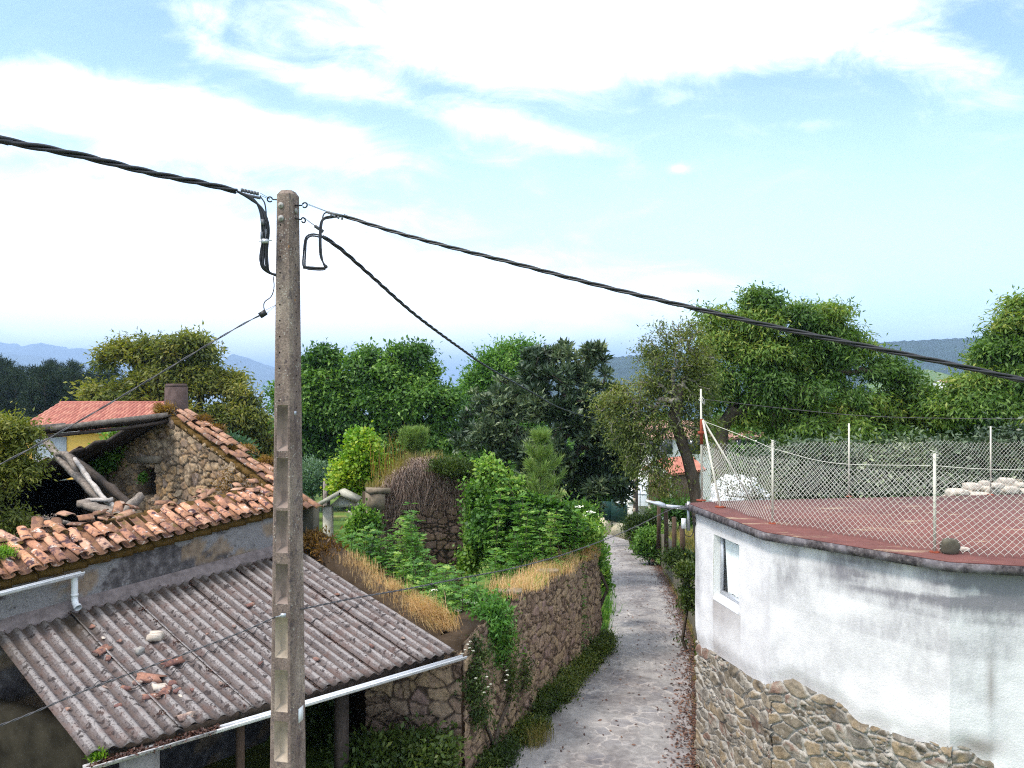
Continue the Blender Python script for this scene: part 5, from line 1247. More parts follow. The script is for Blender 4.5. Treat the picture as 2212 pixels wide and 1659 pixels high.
line('clothesline', [q+A(0, 0, hz_(862)), D(1700, 883, 13.2), D(1900, 900, 12.6), D(2212, 905, 11.6), D(2450, 903, 11)], .0045, 'thin green washing line stretched from the mast across the dark trees', 'lf_grass' if False else 'cable_grey')
line('clothesline', [q+A(0, 0, hz_(908)), D(1600, 940, 12.6), D(1669, 969, fp[1][1])], .0045, 'white line from the mast collar down to the nearest fence post')
line('clothesline', [D(1669, 969, fp[1][1]), D(1800, 1000, 10.3), D(2019, 1006, fp[2][1])], .004, 'white line strung between the two front fence posts')
line('clothesline', [D(2019, 1006, fp[2][1]), D(2120, 1013, 9.0), D(2300, 1017, 8.8)], .004, 'white line from the right front fence post to the right edge')
# dark stone on the terrace edge
m2 = MB(); p = Zp(2052, 1196, RZT); V = unit(RND.normal(size=(40, 3)))
import bmesh
bm = bmesh.new(); bmesh.ops.create_icosphere(bm, subdivisions=3, radius=1)
V = np.array([v.co[:] for v in bm.verts]); Fi = [tuple(v.index for v in f.verts) for f in bm.faces]; bm.free()
ICO = (V.copy(), np.array(Fi))
def stone(p, r, seed, mm, name='loose_stone'):
    V = ICO[0]; d = 1+(fbm(V*1.3+seed*3.1, 4)-.5)*.7; q = np.clip(V*d[:, None], -.82, .82)*np.array(r); q[:, 2] -= q[:, 2].min()
    return mk(name, q+np.array(p), ICO[1], M[mm], None, True)
tag(stone(p, (.12, .09, .11), 4, 'concrete_dark'), 'dark rough stone block standing on the terrace edge beside the fence post', 'stone')
tag(stone(Zp(2078, 1190, RZT), (.09, .06, .03), 6, 'stone_pale'), 'flat pale stone next to the dark block on the terrace', 'stone')
# ---------------------------------------------------------------- street lamp on the building corner
lamp = thing('street_lamp', 'grey street lamp on a short arm at the corner of the white building', 'street lamp', cor[0]-A(0, 0, .3))
k0 = cor[0]+A(-.02, -.06, -.10); YL = k0[1]
m2 = MB(); m2.box(k0+A(.06, -.02, -.12), (.05, .03, .5)); m2.build('bracket', M['galv'], lamp)
e = D(1432, 1093, YL-.1); m2 = MB(); m2.tube([k0+A(.05, -.04, .02), e], .034, 10); m2.build('arm', M['galv'], lamp, True)
tip = D(1394, 1082, YL-.15); d = unit(tip-e); m2 = MB(); sd_ = unit(np.cross(d, A(0, 0, 1))); u_ = np.cross(sd_, d)
P = [e+d*q for q in np.linspace(-.05, np.linalg.norm(tip-e), 9)]; wds = [.05, .08, .095, .10, .10, .09, .075, .05, .02]; hts = [.04, .055, .062, .06, .045, .03, .022, .018, .012]
V = []
for p, a, b in zip(P, wds, hts):
    for i in range(10): an = 2*PI*i/10; V.append(p+sd_*a*math.cos(an)+u_*(b*math.sin(an) if math.sin(an) > 0 else b*.5*math.sin(an)))
F = [(i*10+j, i*10+(j+1) % 10, i*10+10+(j+1) % 10, i*10+10+j) for i in range(8) for j in range(10)]+[tuple(range(10))[::-1], tuple(range(80, 90))]
m2.add(V, F); m2.build('lamp_head', M['galv'], lamp, True)
m2 = MB(); m2.box(k0+A(-.03, -.05, -.24), (.075, .05, .17)); m2.build('junction_box', M['gutter'], lamp)
m2 = MB(); m2.tube(resamp([k0+A(-.03, -.05, -.33), k0+A(0, -.06, -.44), k0+A(.1, -.07, -.45), k0+A(.15, -.05, -.3), k0+A(.14, -.05, -.12)], 6), .008, 6)
for k in range(4): m2.tube(resamp([k0+A(.12, -.05, -.10), k0+A(.17+.02*k, -.10, -.16-.02*k), k0+A(.15, -.08, -.26), k0+A(.12+.01*k, -.05, -.2)], 5), .008, 5)
m2.build('wiring', M['black'], lamp, True)
# ================================================================ stone wall along the lane
N0, N1 = A(-.80, 12.22, 0), A(2.50, 21.6, 0)
nd_ = unit(N1-N0); nl = A(-nd_[1], nd_[0], 0)            # along, and into the garden
LW = np.linalg.norm(N1-N0)
def ltop(q): return float(np.interp(q, [0, LW*.25, LW*.6, LW], [2.44, 2.5, 2.2, 1.88]))+.06*math.sin(q*2.7)
gw = thing('garden_wall', 'brown dry stone wall running along the left side of the lane with straw grass on top', 'wall', N0)
rubble('lane_face', N0, N1, lambda q: lz(N0[1]+nd_[1]*q)-.3, ltop, M['rubble_brown'], gw, .20, 1.6, .06, .024, 41, gap=.12, rag=.06, rough=.04, flat_=.18)
rd = unit(A(-.93, .33, 0)); RL = 1.75
rubble('end_face', N0+rd*RL, N0, -.4, lambda q: 2.28-.0*q, M['rubble_brown'], gw, .24, 1.7, .06, .026, 42, gap=.13, rough=.04, flat_=.18)
rubble('far_end', N1, N1+nl*.6, -1.2, lambda q: 1.86, M['rubble_brown'], gw, .24, 1.4, .05, .03, 43)
m2 = MB()
for k in range(10):
    a, b = N0+nd_*LW*k/10+nl*.31, N0+nd_*LW*(k+1)/10+nl*.31; za, zb_ = ltop(LW*k/10), ltop(LW*(k+1)/10)
    P = [a-nl*.28, a+nl*.28, b+nl*.28, b-nl*.28]; m2.hexa([A(p[0], p[1], -1.6) for p in P]+[A(p[0], p[1], z-.03) for p, z in zip(P, (za, za, zb_, zb_))])
m2.build('wall_core', M['soil'], gw)
m2 = MB(); P = [N0+nl*.05, N0+rd*RL+nl*.05, N0+rd*RL+nl*.5, N0+nl*.5]; m2.hexa([A(p[0], p[1], -.5) for p in P][::-1]+[A(p[0], p[1], 2.2) for p in P][::-1]); m2.build('end_core', M['soil'], gw)
# flat capping stones here and there
for k, q in enumerate((2.6, 5.2, 8.9, 9.5)):
    p = N0+nd_*q+nl*.12+A(0, 0, ltop(q)); tag(stone(p, (.30, .16, .05), 50+k, 'granite_dark', 'coping_stone'), ['flat coping stone sticking out of the straw near the gutter end', 'flat coping stone at the middle of the lane wall', 'flat coping stone near the far end of the lane wall', 'last coping stone at the far corner of the lane wall'][k], 'stone', 'coping stones on the lane wall')
# bank beside the shed roof
B0, B1 = N0+nl*.15+A(-.25, .25, 0), TR+acr*.25
bank = thing('earth_bank', 'old earth topped stone wall along the right edge of the corrugated roof', 'wall', B0)
m2 = MB(); n = 16; bn = unit(A(-(B1-B0)[1], (B1-B0)[0], 0)); bn = bn if bn[0] > 0 else -bn
def bankp(q): p = B0+(B1-B0)*q; rz = (ER+(TR-ER)*q)[2]; return A(p[0], p[1], rz+.03+.10*vnoise([[q*6, 1, 0]])[0]+.1*q)
sec = []
for k in range(n+1):
    p = bankp(k/n); sec.append([p*A(1, 1, 0)-bn*.16-A(0, 0, .8), p-bn*.13-A(0, 0, .06), p+bn*.1+A(0, 0, .06), p+bn*.38+A(0, 0, -.02), p*A(1, 1, 0)+bn*.6-A(0, 0, .8)])
V = np.array(sec).reshape(-1, 3); F = [(k*5+j, k*5+j+1, k*5+6+j, k*5+5+j) for k in range(n) for j in range(4)]+[(0, 1, 2, 3, 4)]
m2.add(V, [f[::-1] for f in F]); m2.build('earth_body', M['soil'], bank, True)
# ---------------------------------------------------------------- grass tufts
def straw(name, pts, nrm_, H, n, seed, mm, parent=None, lab=None, cat=None, kind=None, lean=.45, w_=.006, group=None, hang=0):
    g = np.random.default_rng(seed); pts = np.asarray(pts); K = len(pts)*n; P = np.repeat(pts, n, 0)+g.normal(size=(K, 3))*A(.10, .10, .015)
    tf = np.stack([fbm(pts*1.6+31, 2)-.5, fbm(pts*1.6+57, 2)-.5, 0*pts[:, 0]], 1)*4.5+np.random.default_rng(seed+5).normal(size=(len(pts), 3))*A(.7, .7, 0)
    ln = np.repeat(tf, n, 0)*lean+np.stack([g.normal(size=K), g.normal(size=K), 0*P[:, 0]], 1)*lean*.65+np.repeat(np.atleast_2d(nrm_)*np.ones((len(pts), 1)), n, 0)*lean*1.1
    ln[:, 2] -= hang*g.random(K)
    H = H*np.repeat(.45+1.1*fbm(pts*2.3+11, 2), n)[:, None]; V, F, v = blades(P, H[:, 0]*(.3+1.15*g.random(K)**1.6), ln*H, w_, np.clip(.5+g.normal(size=K)*.22+(np.repeat(fbm(pts*1.7, 2), n)-.5)*.8, 0, 1))
    o = mk(name, V, F, M[mm], parent, False, {'v': v})
    return tag(o, lab, cat, group, kind)
g = np.random.default_rng(11)
def along(p, q, n, wdt, zf): t = g.random(n); s = (g.random(n)-.5)*wdt; return np.array([zf(a)+nl*b for a, b in zip(t, s)])
wt = lambda a: A(*(N0+nd_*LW*a+nl*.26)[:2], ltop(LW*a)-.03)
def wtz(a0, a1, n, wdt=.5): t = a0+(a1-a0)*g.random(n); return np.array([wt(a)+nl*(g.random()-.5)*wdt for a in t])
straw('dry_grass', wtz(.80, .985, 130), -nl*.2, .36, 15, 1, 'lf_straw', None, 'orange dry grass tuft on the far end of the lane wall', 'grass', lean=.5, w_=.009)
straw('dry_grass', wtz(.24, .82, 460, .62), -nl*.2, .22, 13, 2, 'lf_straw', None, 'long strip of pale straw grass along the middle of the lane wall', 'grass', lean=1.0, w_=.007)
straw('green_weeds', wtz(.2, .98, 90, .6), -nl*.2, .26, 9, 21, 'lf_grass', None, 'green grass blades mixed into the straw on the lane wall', 'grass', lean=.8, w_=.009)
bp = np.array([bankp(q)+bn*(.08+.35*g.random()) for q in .02+.20*g.random(110)])
straw('dry_grass', bp, bn*.1-A(.1, .2, 0), .27, 20, 3, 'lf_straw', None, 'bushy blond straw tuft at the right corner of the corrugated roof', 'grass', lean=1.25, w_=.006, hang=.35)
bp = np.array([bankp(q)+bn*(.02+.4*g.random()) for q in .24+.5*g.random(120)])
straw('dry_grass', bp, bn*.1-A(.3, .4, 0), .13, 22, 4, 'lf_straw', None, 'short straw strip along the right edge of the corrugated roof', 'grass', lean=.6, w_=.006, hang=.5)
def bush(name, lab, cat, lf, blobs, base, n, per, spread, L, W, droop, seed, shell=.75, bark='bark', r0=.05, tip=.006, whorl=False, flat=.6, group=None, outw=1.0, bare=0, cvs=1.0, lobes=None, midk=1.0):
    return tree(name, lab, cat, lf, blobs, base, None, n, per, spread, L, W, droop, seed, r0, tip, shell, bark, whorl, group, True, bare, cvs, flat, 3, outw, midk, .75, lobes)
bq = [bankp(q) for q in (.62, .74, .86, .97)]
bush('bracken', 'rust brown dry bracken at the top right corner of the corrugated roof', 'plant', 'lf_rust', [(p+A(.08, .06, -.12), A(.20, .16, .07)) for p in bq[2:]], bq[3]-A(0, 0, .3), 60, 26, .09, .11, .035, .15, 71)
# ---------------------------------------------------------------- ruined wall block with creeper
RW0, RW1 = D(797, 1100, 21.5)*A(1, 1, 0), D(1000, 1100, 22.6)*A(1, 1, 0)
rzt = lambda q: float(np.interp(q, [0, .45, .5, 1.2, 1.9, 2.9], [3.62, 3.62, 3.72, 4.28, 4.32, 3.9]))
ruin = thing('ruin_wall', 'dark ruined stone wall block hung with bare brown creeper stems', 'wall', (RW0+RW1)/2+A(0, 0, -.2))
LR = np.linalg.norm(RW1-RW0); ru_ = unit(RW1-RW0); rb_ = A(-ru_[1], ru_[0], 0)
rubble('ruin_face', RW0+ru_*.02, RW1, -.4, lambda q: rzt(q), M['rubble_vine'], ruin, .22, 1.5, .08, .028, 51, gap=.14, rag=.1, rough=.04, flat_=.18)
m2 = MB(); poly = [(0, -.4), (LR, -.4), (LR, 3.85), (1.9, 4.26), (1.2, 4.22), (.5, 3.66), (0, 3.55)]
m2.add([RW0+ru_*q+rb_*.03+A(0, 0, z) for q, z in poly]+[RW0+ru_*q+rb_*.9+A(0, 0, z-.1) for q, z in poly], [tuple(range(7)), tuple(range(7, 14))[::-1]]+[(i, 7+i, 7+(i+1) % 7, (i+1) % 7) for i in range(7)]); m2.build('ruin_core', M['soil'], ruin)
for z0, z1, w_, d_ in ((3.54, 3.67, .60, .03), (3.05, 3.525, .45, 0), (2.72, 3.035, .36, -.04), (2.1, 2.70, .42, -.01), (1.0, 2.08, .40, -.03)):
    m2 = MB(); m2.box(RW0+ru_*(.06+w_/2-.12)-rb_*(.04+d_)+A(0, 0, (z0+z1)/2), (w_, .5, z1-z0), ru_); m2.build('quoin', M['granite_dark'], ruin)
# bare hanging stems
g = np.random.default_rng(21); P0_, P1_, rr = [], [], []
for k in range(620):
    q = np.clip(g.beta(2, 2)*LR*1.0+.25, .2, LR+.25); z = rzt(min(q, LR))+.02+.18*g.random(); p = RW0+ru_*q+rb_*(.35*g.random())+A(0, 0, z)
    n = int(8+g.random()*14*(1.2-abs(q-1.6)*.3)); v = A(-rb_[0]*.6, -rb_[1]*.6, .12)+ru_*g.normal()*.5; st_ = .085
    for i in range(n):
        v = v*.72+A(0, 0, -.32)+ru_*g.normal()*.22+g.normal(size=3)*.10
        nq = p+unit(v)*st_; off = np.dot(nq-RW0, rb_)
        if nq[2] < rzt(min(max(q, 0), LR))-.05: nq = nq-rb_*(off+.07+.06*g.random()*(1-i/n)) if off > -.10 else nq
        P0_.append(p); P1_.append(nq); rr.append(.0065*(1-.5*i/n)); p = nq
P0_, P1_, rr = map(np.array, (P0_, P1_, rr)); V, F = segs(P0_, P1_, rr, rr*.9, 3)
tag(mk('dry_creeper', V, F, M['stem_dry'], attrs={'v': np.repeat(g.random(len(P0_)), 6)}), 'mass of bare brown creeper stems hanging over the dark ruined wall', 'creeper')
rt = np.array([RW0+ru_*q+rb_*(.5*g.random()+.05)+A(0, 0, rzt(q)) for q in .1+g.random(150)*(LR-.1)])
straw('dry_grass', rt, A(0, 0, 0), .28, 14, 8, 'lf_drygrass', None, 'thin yellowing grass on top of the dark ruined wall', 'grass', w_=.012)
tk = np.array([RW0+ru_*(.3+g.random()*1.4)+rb_*(.5+.3*g.random())+A(0, 0, 3.9) for _ in range(40)])
straw('dry_grass', tk, A(0, 0, 0), .95, 3, 9, 'lf_rust', None, 'upright rusty dock stalks behind the top of the ruined wall', 'grass', lean=.12, w_=.018)
bush('wall_weed', 'olive green weeds growing on the right shoulder of the ruined wall', 'plant', 'lf_weed', BL(21.9, (985, 1012, 26, 10), (1004, 1028, 14, 10), (960, 1006, 22, 5)), RW1+A(-.2, .2, 3.5), 120, 26, .13, .10, .03, -.2, 73)
# granite gate with a gabled top left of the ruin
YG = 23.5; gate = thing('stone_gate', 'small gabled granite gate with two sloping roof slabs and a pale plastered tympanum', 'gate', gb(745, YG))
gp = lambda x, y, d=0: D(x, y, YG)+A(0, d, 0)
m2 = MB(); m2.beam(gp(688, 1090), gp(739, 1061), .62, .13, (0, 1, 0) if False else (0, 0, 1)); m2.build('roof_slab', M['granite'], gate)
m2 = MB(); m2.beam(gp(738, 1061), gp(776, 1080), .62, .12); m2.build('roof_slab', M['granite'], gate)
m2 = MB(); P = [gp(712, 1093), gp(773, 1095), gp(773, 1084), gp(740, 1068)]; m2.add([p+A(0, -.05, 0) for p in P]+[p+A(0, .2, 0) for p in P], [(0, 1, 2, 3), (7, 6, 5, 4)]+[(i, 4+i, 4+(i+1) % 4, (i+1) % 4) for i in range(4)]); m2.build('tympanum', M['plaster_pale'], gate)
b = gb(709, YG); t_ = gp(709, 1094); m2 = MB(); m2.box((b+t_)/2, (.26, .3, t_[2]-b[2]+.02)); m2.build('pillar', M['granite'], gate)
b = gb(783, YG); t_ = gp(783, 1094); m2 = MB(); m2.box((b+t_)/2, (.28, .3, t_[2]-b[2])); m2.build('pillar', M['granite'], gate)
b = gb(702, 29); m2 = MB(); m2.cyl(b, D(702, 1040, 29), .075, 8); tag(m2.build('wooden_post', M['wood_grey']), 'weathered wooden post in the meadow behind the granite gate', 'post')
m2 = MB(); m2.beam(D(757, 1108, 22), D(778, 1124, 22), .05, .04); m2.beam(D(752, 1104, 22.1), D(772, 1119, 22.1), .05, .04); tag(m2.build('broken_rail', M['wood_pale']), 'pale broken rail leaning in the greenery under the granite gate', 'rail')
# little tiled porch corner that shows just right of the pole
# ---------------------------------------------------------------- meadow grass seen past the pole
g = np.random.default_rng(31)
def field(x0, x1, y0, y1, n): 
    yy = y0+(y1-y0)*g.random(n); xx = (x0+(x1-x0)*g.random(n)-1106)/FL*yy; kk = (xx-RE(yy) > 1.0) | (LE(yy)-xx > 1.0); xx, yy = xx[kk], yy[kk]; return np.stack([xx, yy, gz(xx, yy)], 1)
straw('meadow_grass', field(640, 735, 23, 44, 9000), A(0, 0, 0), .42, 3, 12, 'lf_grass', None, None, None, 'stuff', .3, .022)
gy_ = 21.7+g.random(260)*14; gx_ = LE(gy_)-.05-1.2*g.random(260)
straw('bank_grass', np.stack([gx_, gy_, gz(gx_, gy_)], 1), A(.2, 0, 0), .38, 14, 18, 'lf_fern', None, None, None, 'stuff', .6, .022)
straw('field_grass', field(1415, 1510, 24, 40, 3500), A(0, 0, 0), .32, 3, 13, 'lf_drygrass', None, None, None, 'stuff', .4, .02)
# ================================================================ shrubs of the overgrown garden
def gbush(name, lab, lf, Y, bl, x, n, per, spread, L, W, droop, seed, cat='shrub', **k):
    b = gb(x, Y); return bush(name, lab, cat, lf, BL(Y, *bl), b, n, per, spread, L, W, droop, seed, **k)
gbush('vine_shrub', 'bright lime green vine covered shrub between the granite gate and the ruined wall', 'lf_vine', 25, [(784, 972, 26, 32), (762, 1020, 32, 26), (800, 1026, 28, 24), (742, 1042, 18, 18), (828, 1020, 16, 10), (776, 948, 12, 12), (790, 1000, 34, 20), (760, 1050, 24, 14)], 785, 330, 40, .15, .11, .10, .15, 101, shell=.5, cvs=2.0)
gbush('ivy', 'dense green creeper mass over the garden right of the ruined wall', 'lf_ivy', 20.2, [(1078, 1085, 34, 46), (1130, 1110, 48, 40), (1190, 1130, 42, 40), (1240, 1140, 30, 32), (1065, 1150, 32, 56), (1110, 1190, 46, 46), (1180, 1185, 40, 32), (1060, 1030, 14, 30), (1272, 1148, 18, 24), (1050, 1010, 8, 14), (1100, 1060, 20, 24)], 1120, 700, 34, .10, .12, .095, .3, 102, shell=.4, cvs=2.2, lobes=(8, .42, .8), midk=.6)
gbush('ivy', 'pale leaved creeper climbing down the right flank of the ruined wall', 'lf_ivy', 21.2, [(1034, 1110, 14, 50), (1028, 1180, 16, 36), (1026, 1065, 12, 24), (1012, 1215, 14, 18)], 1025, 170, 30, .13, .10, .085, .4, 103, shell=.85, cvs=1.6)
def elder(name, lab, tops, lf, seed, n=5, frond=.26, lfl=.085, jx=14, cat='shrub'):
    """upright stems with pinnate leaves; tops = (x, y of the tip, distance)"""
    g2 = np.random.default_rng(seed); x0, _, Y0_ = tops[len(tops)//2]; b0 = gb(x0, Y0_); t = thing(name, lab, cat, b0); P0, P1, rr, LP, LA, LN, LV = [], [], [], [], [], [], []
    for (x, y, Yv) in tops:
        for k in range(n):
            Yk = Yv+g2.normal()*.35; xx = x+g2.normal()*jx; tp_ = D(xx, y+abs(g2.normal())*22*(k > 0), Yk); b = gb(xx+g2.normal()*8, Yk); H = tp_[2]-b[2]; tint = .5+g2.normal()*.22
            if H < .3: continue
            P0 += [b0-A(0, 0, .2), b-A(0, 0, .2)]; P1 += [b-A(0, 0, .2), b]; rr += [.012, .012]
            mid_ = b+(tp_-b)*.55+g2.normal(size=3)*A(.12, .12, 0)*H*.5; nodes = resamp([b, mid_, tp_], 8); 
            for i in range(len(nodes)-1): P0.append(nodes[i]); P1.append(nodes[i+1]); rr.append(.016*(1-.75*i/len(nodes)))
            ns_ = max(4, int(H/.13)); az = g2.random()*6.28
            for i in range(ns_):
                q = .22+.78*i/(ns_-1); p = nodes[min(len(nodes)-1, int(q*(len(nodes)-1)))]; az += 1.57+g2.normal()*.3
                for sd_ in (0, PI):
                    for tw in range(2):
                        a_ = az+sd_+g2.normal()*.35; up_ = .75*q+g2.normal()*.25-.05; d = unit(A(math.cos(a_), math.sin(a_), up_)); L_ = frond*(1.1-.45*q)*(.7+.6*g2.random()); side = unit(np.cross(d, A(0, 0, 1))); nn_ = np.cross(side, d)
                        for m_ in range(4):
                            f = .35+.22*m_; rp_ = p+d*L_*f-A(0, 0, 1)*L_*.38*f*f
                            for s_ in ((-1, 1) if m_ < 3 else (0,)):
                                LP.append(rp_); LA.append(side*s_*.85+d*.55-A(0, 0, .22)); LN.append(nn_+g2.normal(size=3)*.25); LV.append(tint+.15*(q-.5)+g2.normal()*.13)
    V, F = segs(np.array(P0), np.array(P1), np.array(rr), np.array(rr)*.9, 4); mk('stems', V, F, M['bark'], t)
    K = len(LP); V, F, v = leaves(np.array(LP), np.array(LA), np.array(LN), lfl*(.7+.6*g2.random(K)), lfl*.42, np.array(LV)); mk('foliage', V, F, M[lf], t, False, {'v': v}); return t
elder('elder_shrub', 'tall elder shrub in front of the left end of the ruined wall', [(742, 1150, 18.8), (758, 1160, 18.6), (780, 1152, 18.9), (795, 1140, 18.6), (815, 1165, 18.4), (838, 1150, 18.5), (858, 1172, 18.3), (750, 1190, 18.1), (785, 1200, 17.8), (830, 1205, 17.8), (730, 1195, 18.3)], 'lf_fern', 104)
elder('elder_shrub', 'leafy young elder stems in front of the middle of the ruined wall', [(868, 1120, 18.0), (882, 1090, 18.2), (892, 1118, 18.0), (905, 1160, 17.6), (925, 1195, 17.2), (860, 1200, 17.0)], 'lf_fern', 105, 3, jx=8)
elder_low = elder('elder_shrub', 'low bright green elder bush just behind the straw topped lane wall', [(878, 1268, 15.0), (905, 1250, 15.2), (935, 1238, 15.4), (965, 1232, 15.5), (995, 1236, 15.4), (1025, 1248, 15.2), (920, 1285, 14.4), (960, 1275, 14.5), (1000, 1272, 14.5), (1035, 1280, 14.6), (890, 1210, 16.4), (950, 1205, 16.4)], 'lf_fern', 106, 6, .24, .075)
elder('elder_shrub', 'dark elder stems growing up through the creeper mass', [(1085, 1040, 19.4), (1120, 1075, 19.2), (1150, 1095, 19), (1200, 1105, 19.2), (1235, 1108, 19.5), (1170, 1150, 18.6), (1110, 1150, 18.5), (1075, 1190, 18), (1140, 1195, 18)], 'lf_fern', 112, 4, .3, .09)
elder_far = gbush('elder_shrub', 'elder shrub with white flower heads at the far end of the lane wall', 'lf_fern', 21.5, [(1235, 1120, 34, 26), (1256, 1108, 24, 18), (1270, 1135, 18, 22), (1210, 1150, 30, 30), (1280, 1165, 10, 26), (1290, 1205, 5, 14)], 1245, 220, 28, .12, .14, .05, .35, 107, shell=.4, cvs=1.5)
gbush('laurel_shrub', 'pale bluish green bush behind the roof verge of the ruined house', 'lf_bluish', 18.6, [(480, 960, 30, 14), (510, 972, 22, 12), (462, 950, 18, 10)], 490, 110, 32, .10, .13, .05, .1, 108, shell=.8)
gbush('willow_shrub', 'greyish green bush at the back of the meadow beside the pole', 'lf_bluish', 40, [(680, 1020, 24, 20), (690, 1035, 26, 18), (670, 1045, 20, 14)], 682, 120, 40, .25, .2, .05, .0, 109)
gbush('nettle_patch', 'dark green nettles under the corrugated roof opening', 'lf_weed', 13.6, [(700, 1520, 50, 50), (745, 1500, 40, 60), (680, 1560, 40, 50), (760, 1560, 40, 60)], 715, 200, 36, .14, .11, .05, .2, 110)
gbush('nettle_patch', 'dark weeds growing at the foot of the stone wall end below the gutter', 'lf_weed', 11.6, [(850, 1640, 60, 36), (930, 1640, 50, 40), (780, 1650, 60, 30)], 880, 130, 36, .13, .10, .05, .2, 111)
gbush('ivy', 'ivy strand climbing between the granite gate and the ruined wall', 'lf_ivy', 21.0, [(781, 1112, 7, 16), (774, 1145, 14, 20), (800, 1130, 14, 18), (788, 1150, 20, 16)], 780, 90, 26, .09, .10, .08, .4, 113, shell=.5)
# white flower heads
def heads(parent, pts, r, mm='petal', name='flower_head'):
    g2 = np.random.default_rng(len(pts)*7+int(r*1000))
    for p in pts:
        q = np.sqrt(g2.random(26))*r; an = g2.random(26)*6.28; P = np.asarray(p)+np.stack([np.cos(an)*q, np.sin(an)*q*.9, .012*g2.random(26)-q*.25], 1)
        V, F, v = leaves(P, unit(g2.normal(size=(26, 3))*A(1, 1, .3)), np.tile(A(0, -.3, 1.), (26, 1)), r*.34, r*.3, g2.random(26)); mk(name, V, F, M[mm], parent)
heads(elder_far, [D(x, y, 20.6) for x, y in ((1252, 1093), (1232, 1104), (1238, 1110), (1258, 1112), (1242, 1120), (1275, 1104), (1284, 1130), (1290, 1138), (1205, 1152), (1160, 1192))], .13)
heads(elder_low, [D(x, y, 14.4) for x, y in ((938, 1274), (1010, 1300), (1026, 1302), (1002, 1296), (990, 1318), (1040, 1308))], .06)
DAISY = [D(x, y, 11.9) for x, y in ((1010, 1392), (1014, 1400), (1004, 1404), (1022, 1406), (998, 1412), (1028, 1465), (1052, 1462), (1060, 1478), (1055, 1484), (1095, 1448), (1096, 1458), (1093, 1470), (1016, 1386), (1046, 1496))]
# young pines
def needle_tree(name, lab, Y, x, base, top_y, halfw, seed, n=150, per=46, L=.16, low=1.0, lf='lf_sapling', cat='young pine', stemr=.03, round_=False):
    b = np.asarray(base, float); tp_ = D(x, top_y, Y); H = tp_[2]-b[2]; t = thing(name, lab, cat, b); g2 = np.random.default_rng(seed)
    P0, P1, r0 = [b], [tp_], [stemr]; C = []; dirs = []
    nw = 9
    for k in range(nw):
        f = low*.0+(.16 if not round_ else .45)+(.80 if not round_ else .5)*k/(nw-1); z = b+(tp_-b)*f; rad = halfw*Y/FL*((1-f)**.7*1.15+.10 if not round_ else math.sin(PI*min(1, .25+.75*(f-.45)/.5))*1.05)
        for a in np.linspace(0, 2*PI, 7)[:-1]+g2.random():
            q = rad*(.75+.5*g2.random()); e = z+A(math.cos(a)*q, math.sin(a)*q, q*(.55+.5*f)); P0.append(z); P1.append(e); r0.append(stemr*.4*(1-f)+.006)
            for s in np.linspace(.35, 1, 5): C.append(z+(e-z)*s+A(0, 0, .03*s)); dirs.append(unit((e-z)*(1.2-s*.6)+A(0, 0, q*.9*s)))
    for s in np.linspace(.5, 1.0, 8): C.append(b+(tp_-b)*s); dirs.append(A(0, 0, 1))
    V, F = segs(np.array(P0), np.array(P1), np.array(r0), np.array(r0)*.4, 5); mk('trunk', V, F, M['bark'], t, True)
    C, dirs = np.array(C), np.array(dirs); K = len(C)*per; i = np.repeat(np.arange(len(C)), per)
    ax = unit(dirs[i]*1.1+g2.normal(size=(K, 3))*.55); P = C[i]+dirs[i]*(g2.random((K, 1))-.5)*L*1.2
    V, F, v = leaves(P, ax, rdir(K), L*(.7+.5*g2.random(K)), .012, np.clip(.45+g2.normal(size=K)*.22, 0, 1)); mk('needles', V, F, M[lf], t, False, {'v': v}); return t
needle_tree('young_pine', 'young pine with upright pale green shoots rising out of the creeper mass', 20.8, 1167, gb(1167, 20.8, .3), 946, 62, 121, L=.24)
needle_tree('young_pine', 'little round pine with an orange base on top of the ruined wall', 22.6, 893, D(893, 1020, 22.6), 934, 25, 122, L=.17, per=34, round_=True)
# weeds at the foot of the lane wall
g = np.random.default_rng(41)
for k, (a0, a1, lab, h, sd_) in enumerate([(.03, .14, 'yellowish weeds at the near foot of the lane wall by the bottom edge', .28, 131), (.19, .30, 'leafy green weeds at the foot of the lane wall, second clump from the bottom', .24, 132), (.36, .56, 'large dark bush at the middle foot of the lane wall', .50, 133), (.60, .78, 'dark green weeds at the foot of the lane wall beyond the large bush', .40, 134), (.82, 1.0, 'ferny weeds at the far foot of the lane wall', .50, 135)]):
    bl = []
    for q in np.linspace(a0, a1, 6):
        p = N0+nd_*LW*q-nl*(.14+.20*g.random()); bl.append((A(p[0], p[1], lz(p[1])+h*.45), A(.20, .26, h*.55)))
    c = N0+nd_*LW*(a0+a1)/2-nl*.25; bush('wall_weeds', lab, 'weeds', 'lf_weed', bl, A(c[0], c[1], lz(c[1])-.05), 150 if k > 1 else 80, 26, .09, .07, .03, .0, sd_, group='weeds along the foot of the lane wall', shell=.4, cvs=1.6)
bl = [(N0+nd_*q-nl*.06+A(0, 0, z), A(.16, .22, .35)) for q, z in ((.4, 2.0), (.5, 1.3), (1.7, 2.2), (1.8, 1.7), (2.0, 1.1), (.2, 1.6), (2.9, .9))]
daisy_ = bush('wall_creeper', 'trailing green weeds hanging on the near part of the lane wall', 'creeper', 'lf_weed', bl, N0+nd_*1.2-nl*.1+A(0, 0, .2), 120, 26, .10, .075, .03, .5, 136)
heads(daisy_, DAISY, .022)
bl = [(N0+nd_*q+nl*.05+A(0, 0, z), A(.2, .25, .26)) for q, z in ((1.35, 2.35), (1.5, 2.1), (1.6, 1.8), (1.5, 2.5))]
bush('wall_creeper', 'green fern clump spilling over the lane wall top between the straw tufts', 'creeper', 'lf_fern', bl, N0+nd_*1.4+A(0, 0, 2.2), 90, 30, .11, .10, .035, .4, 137)
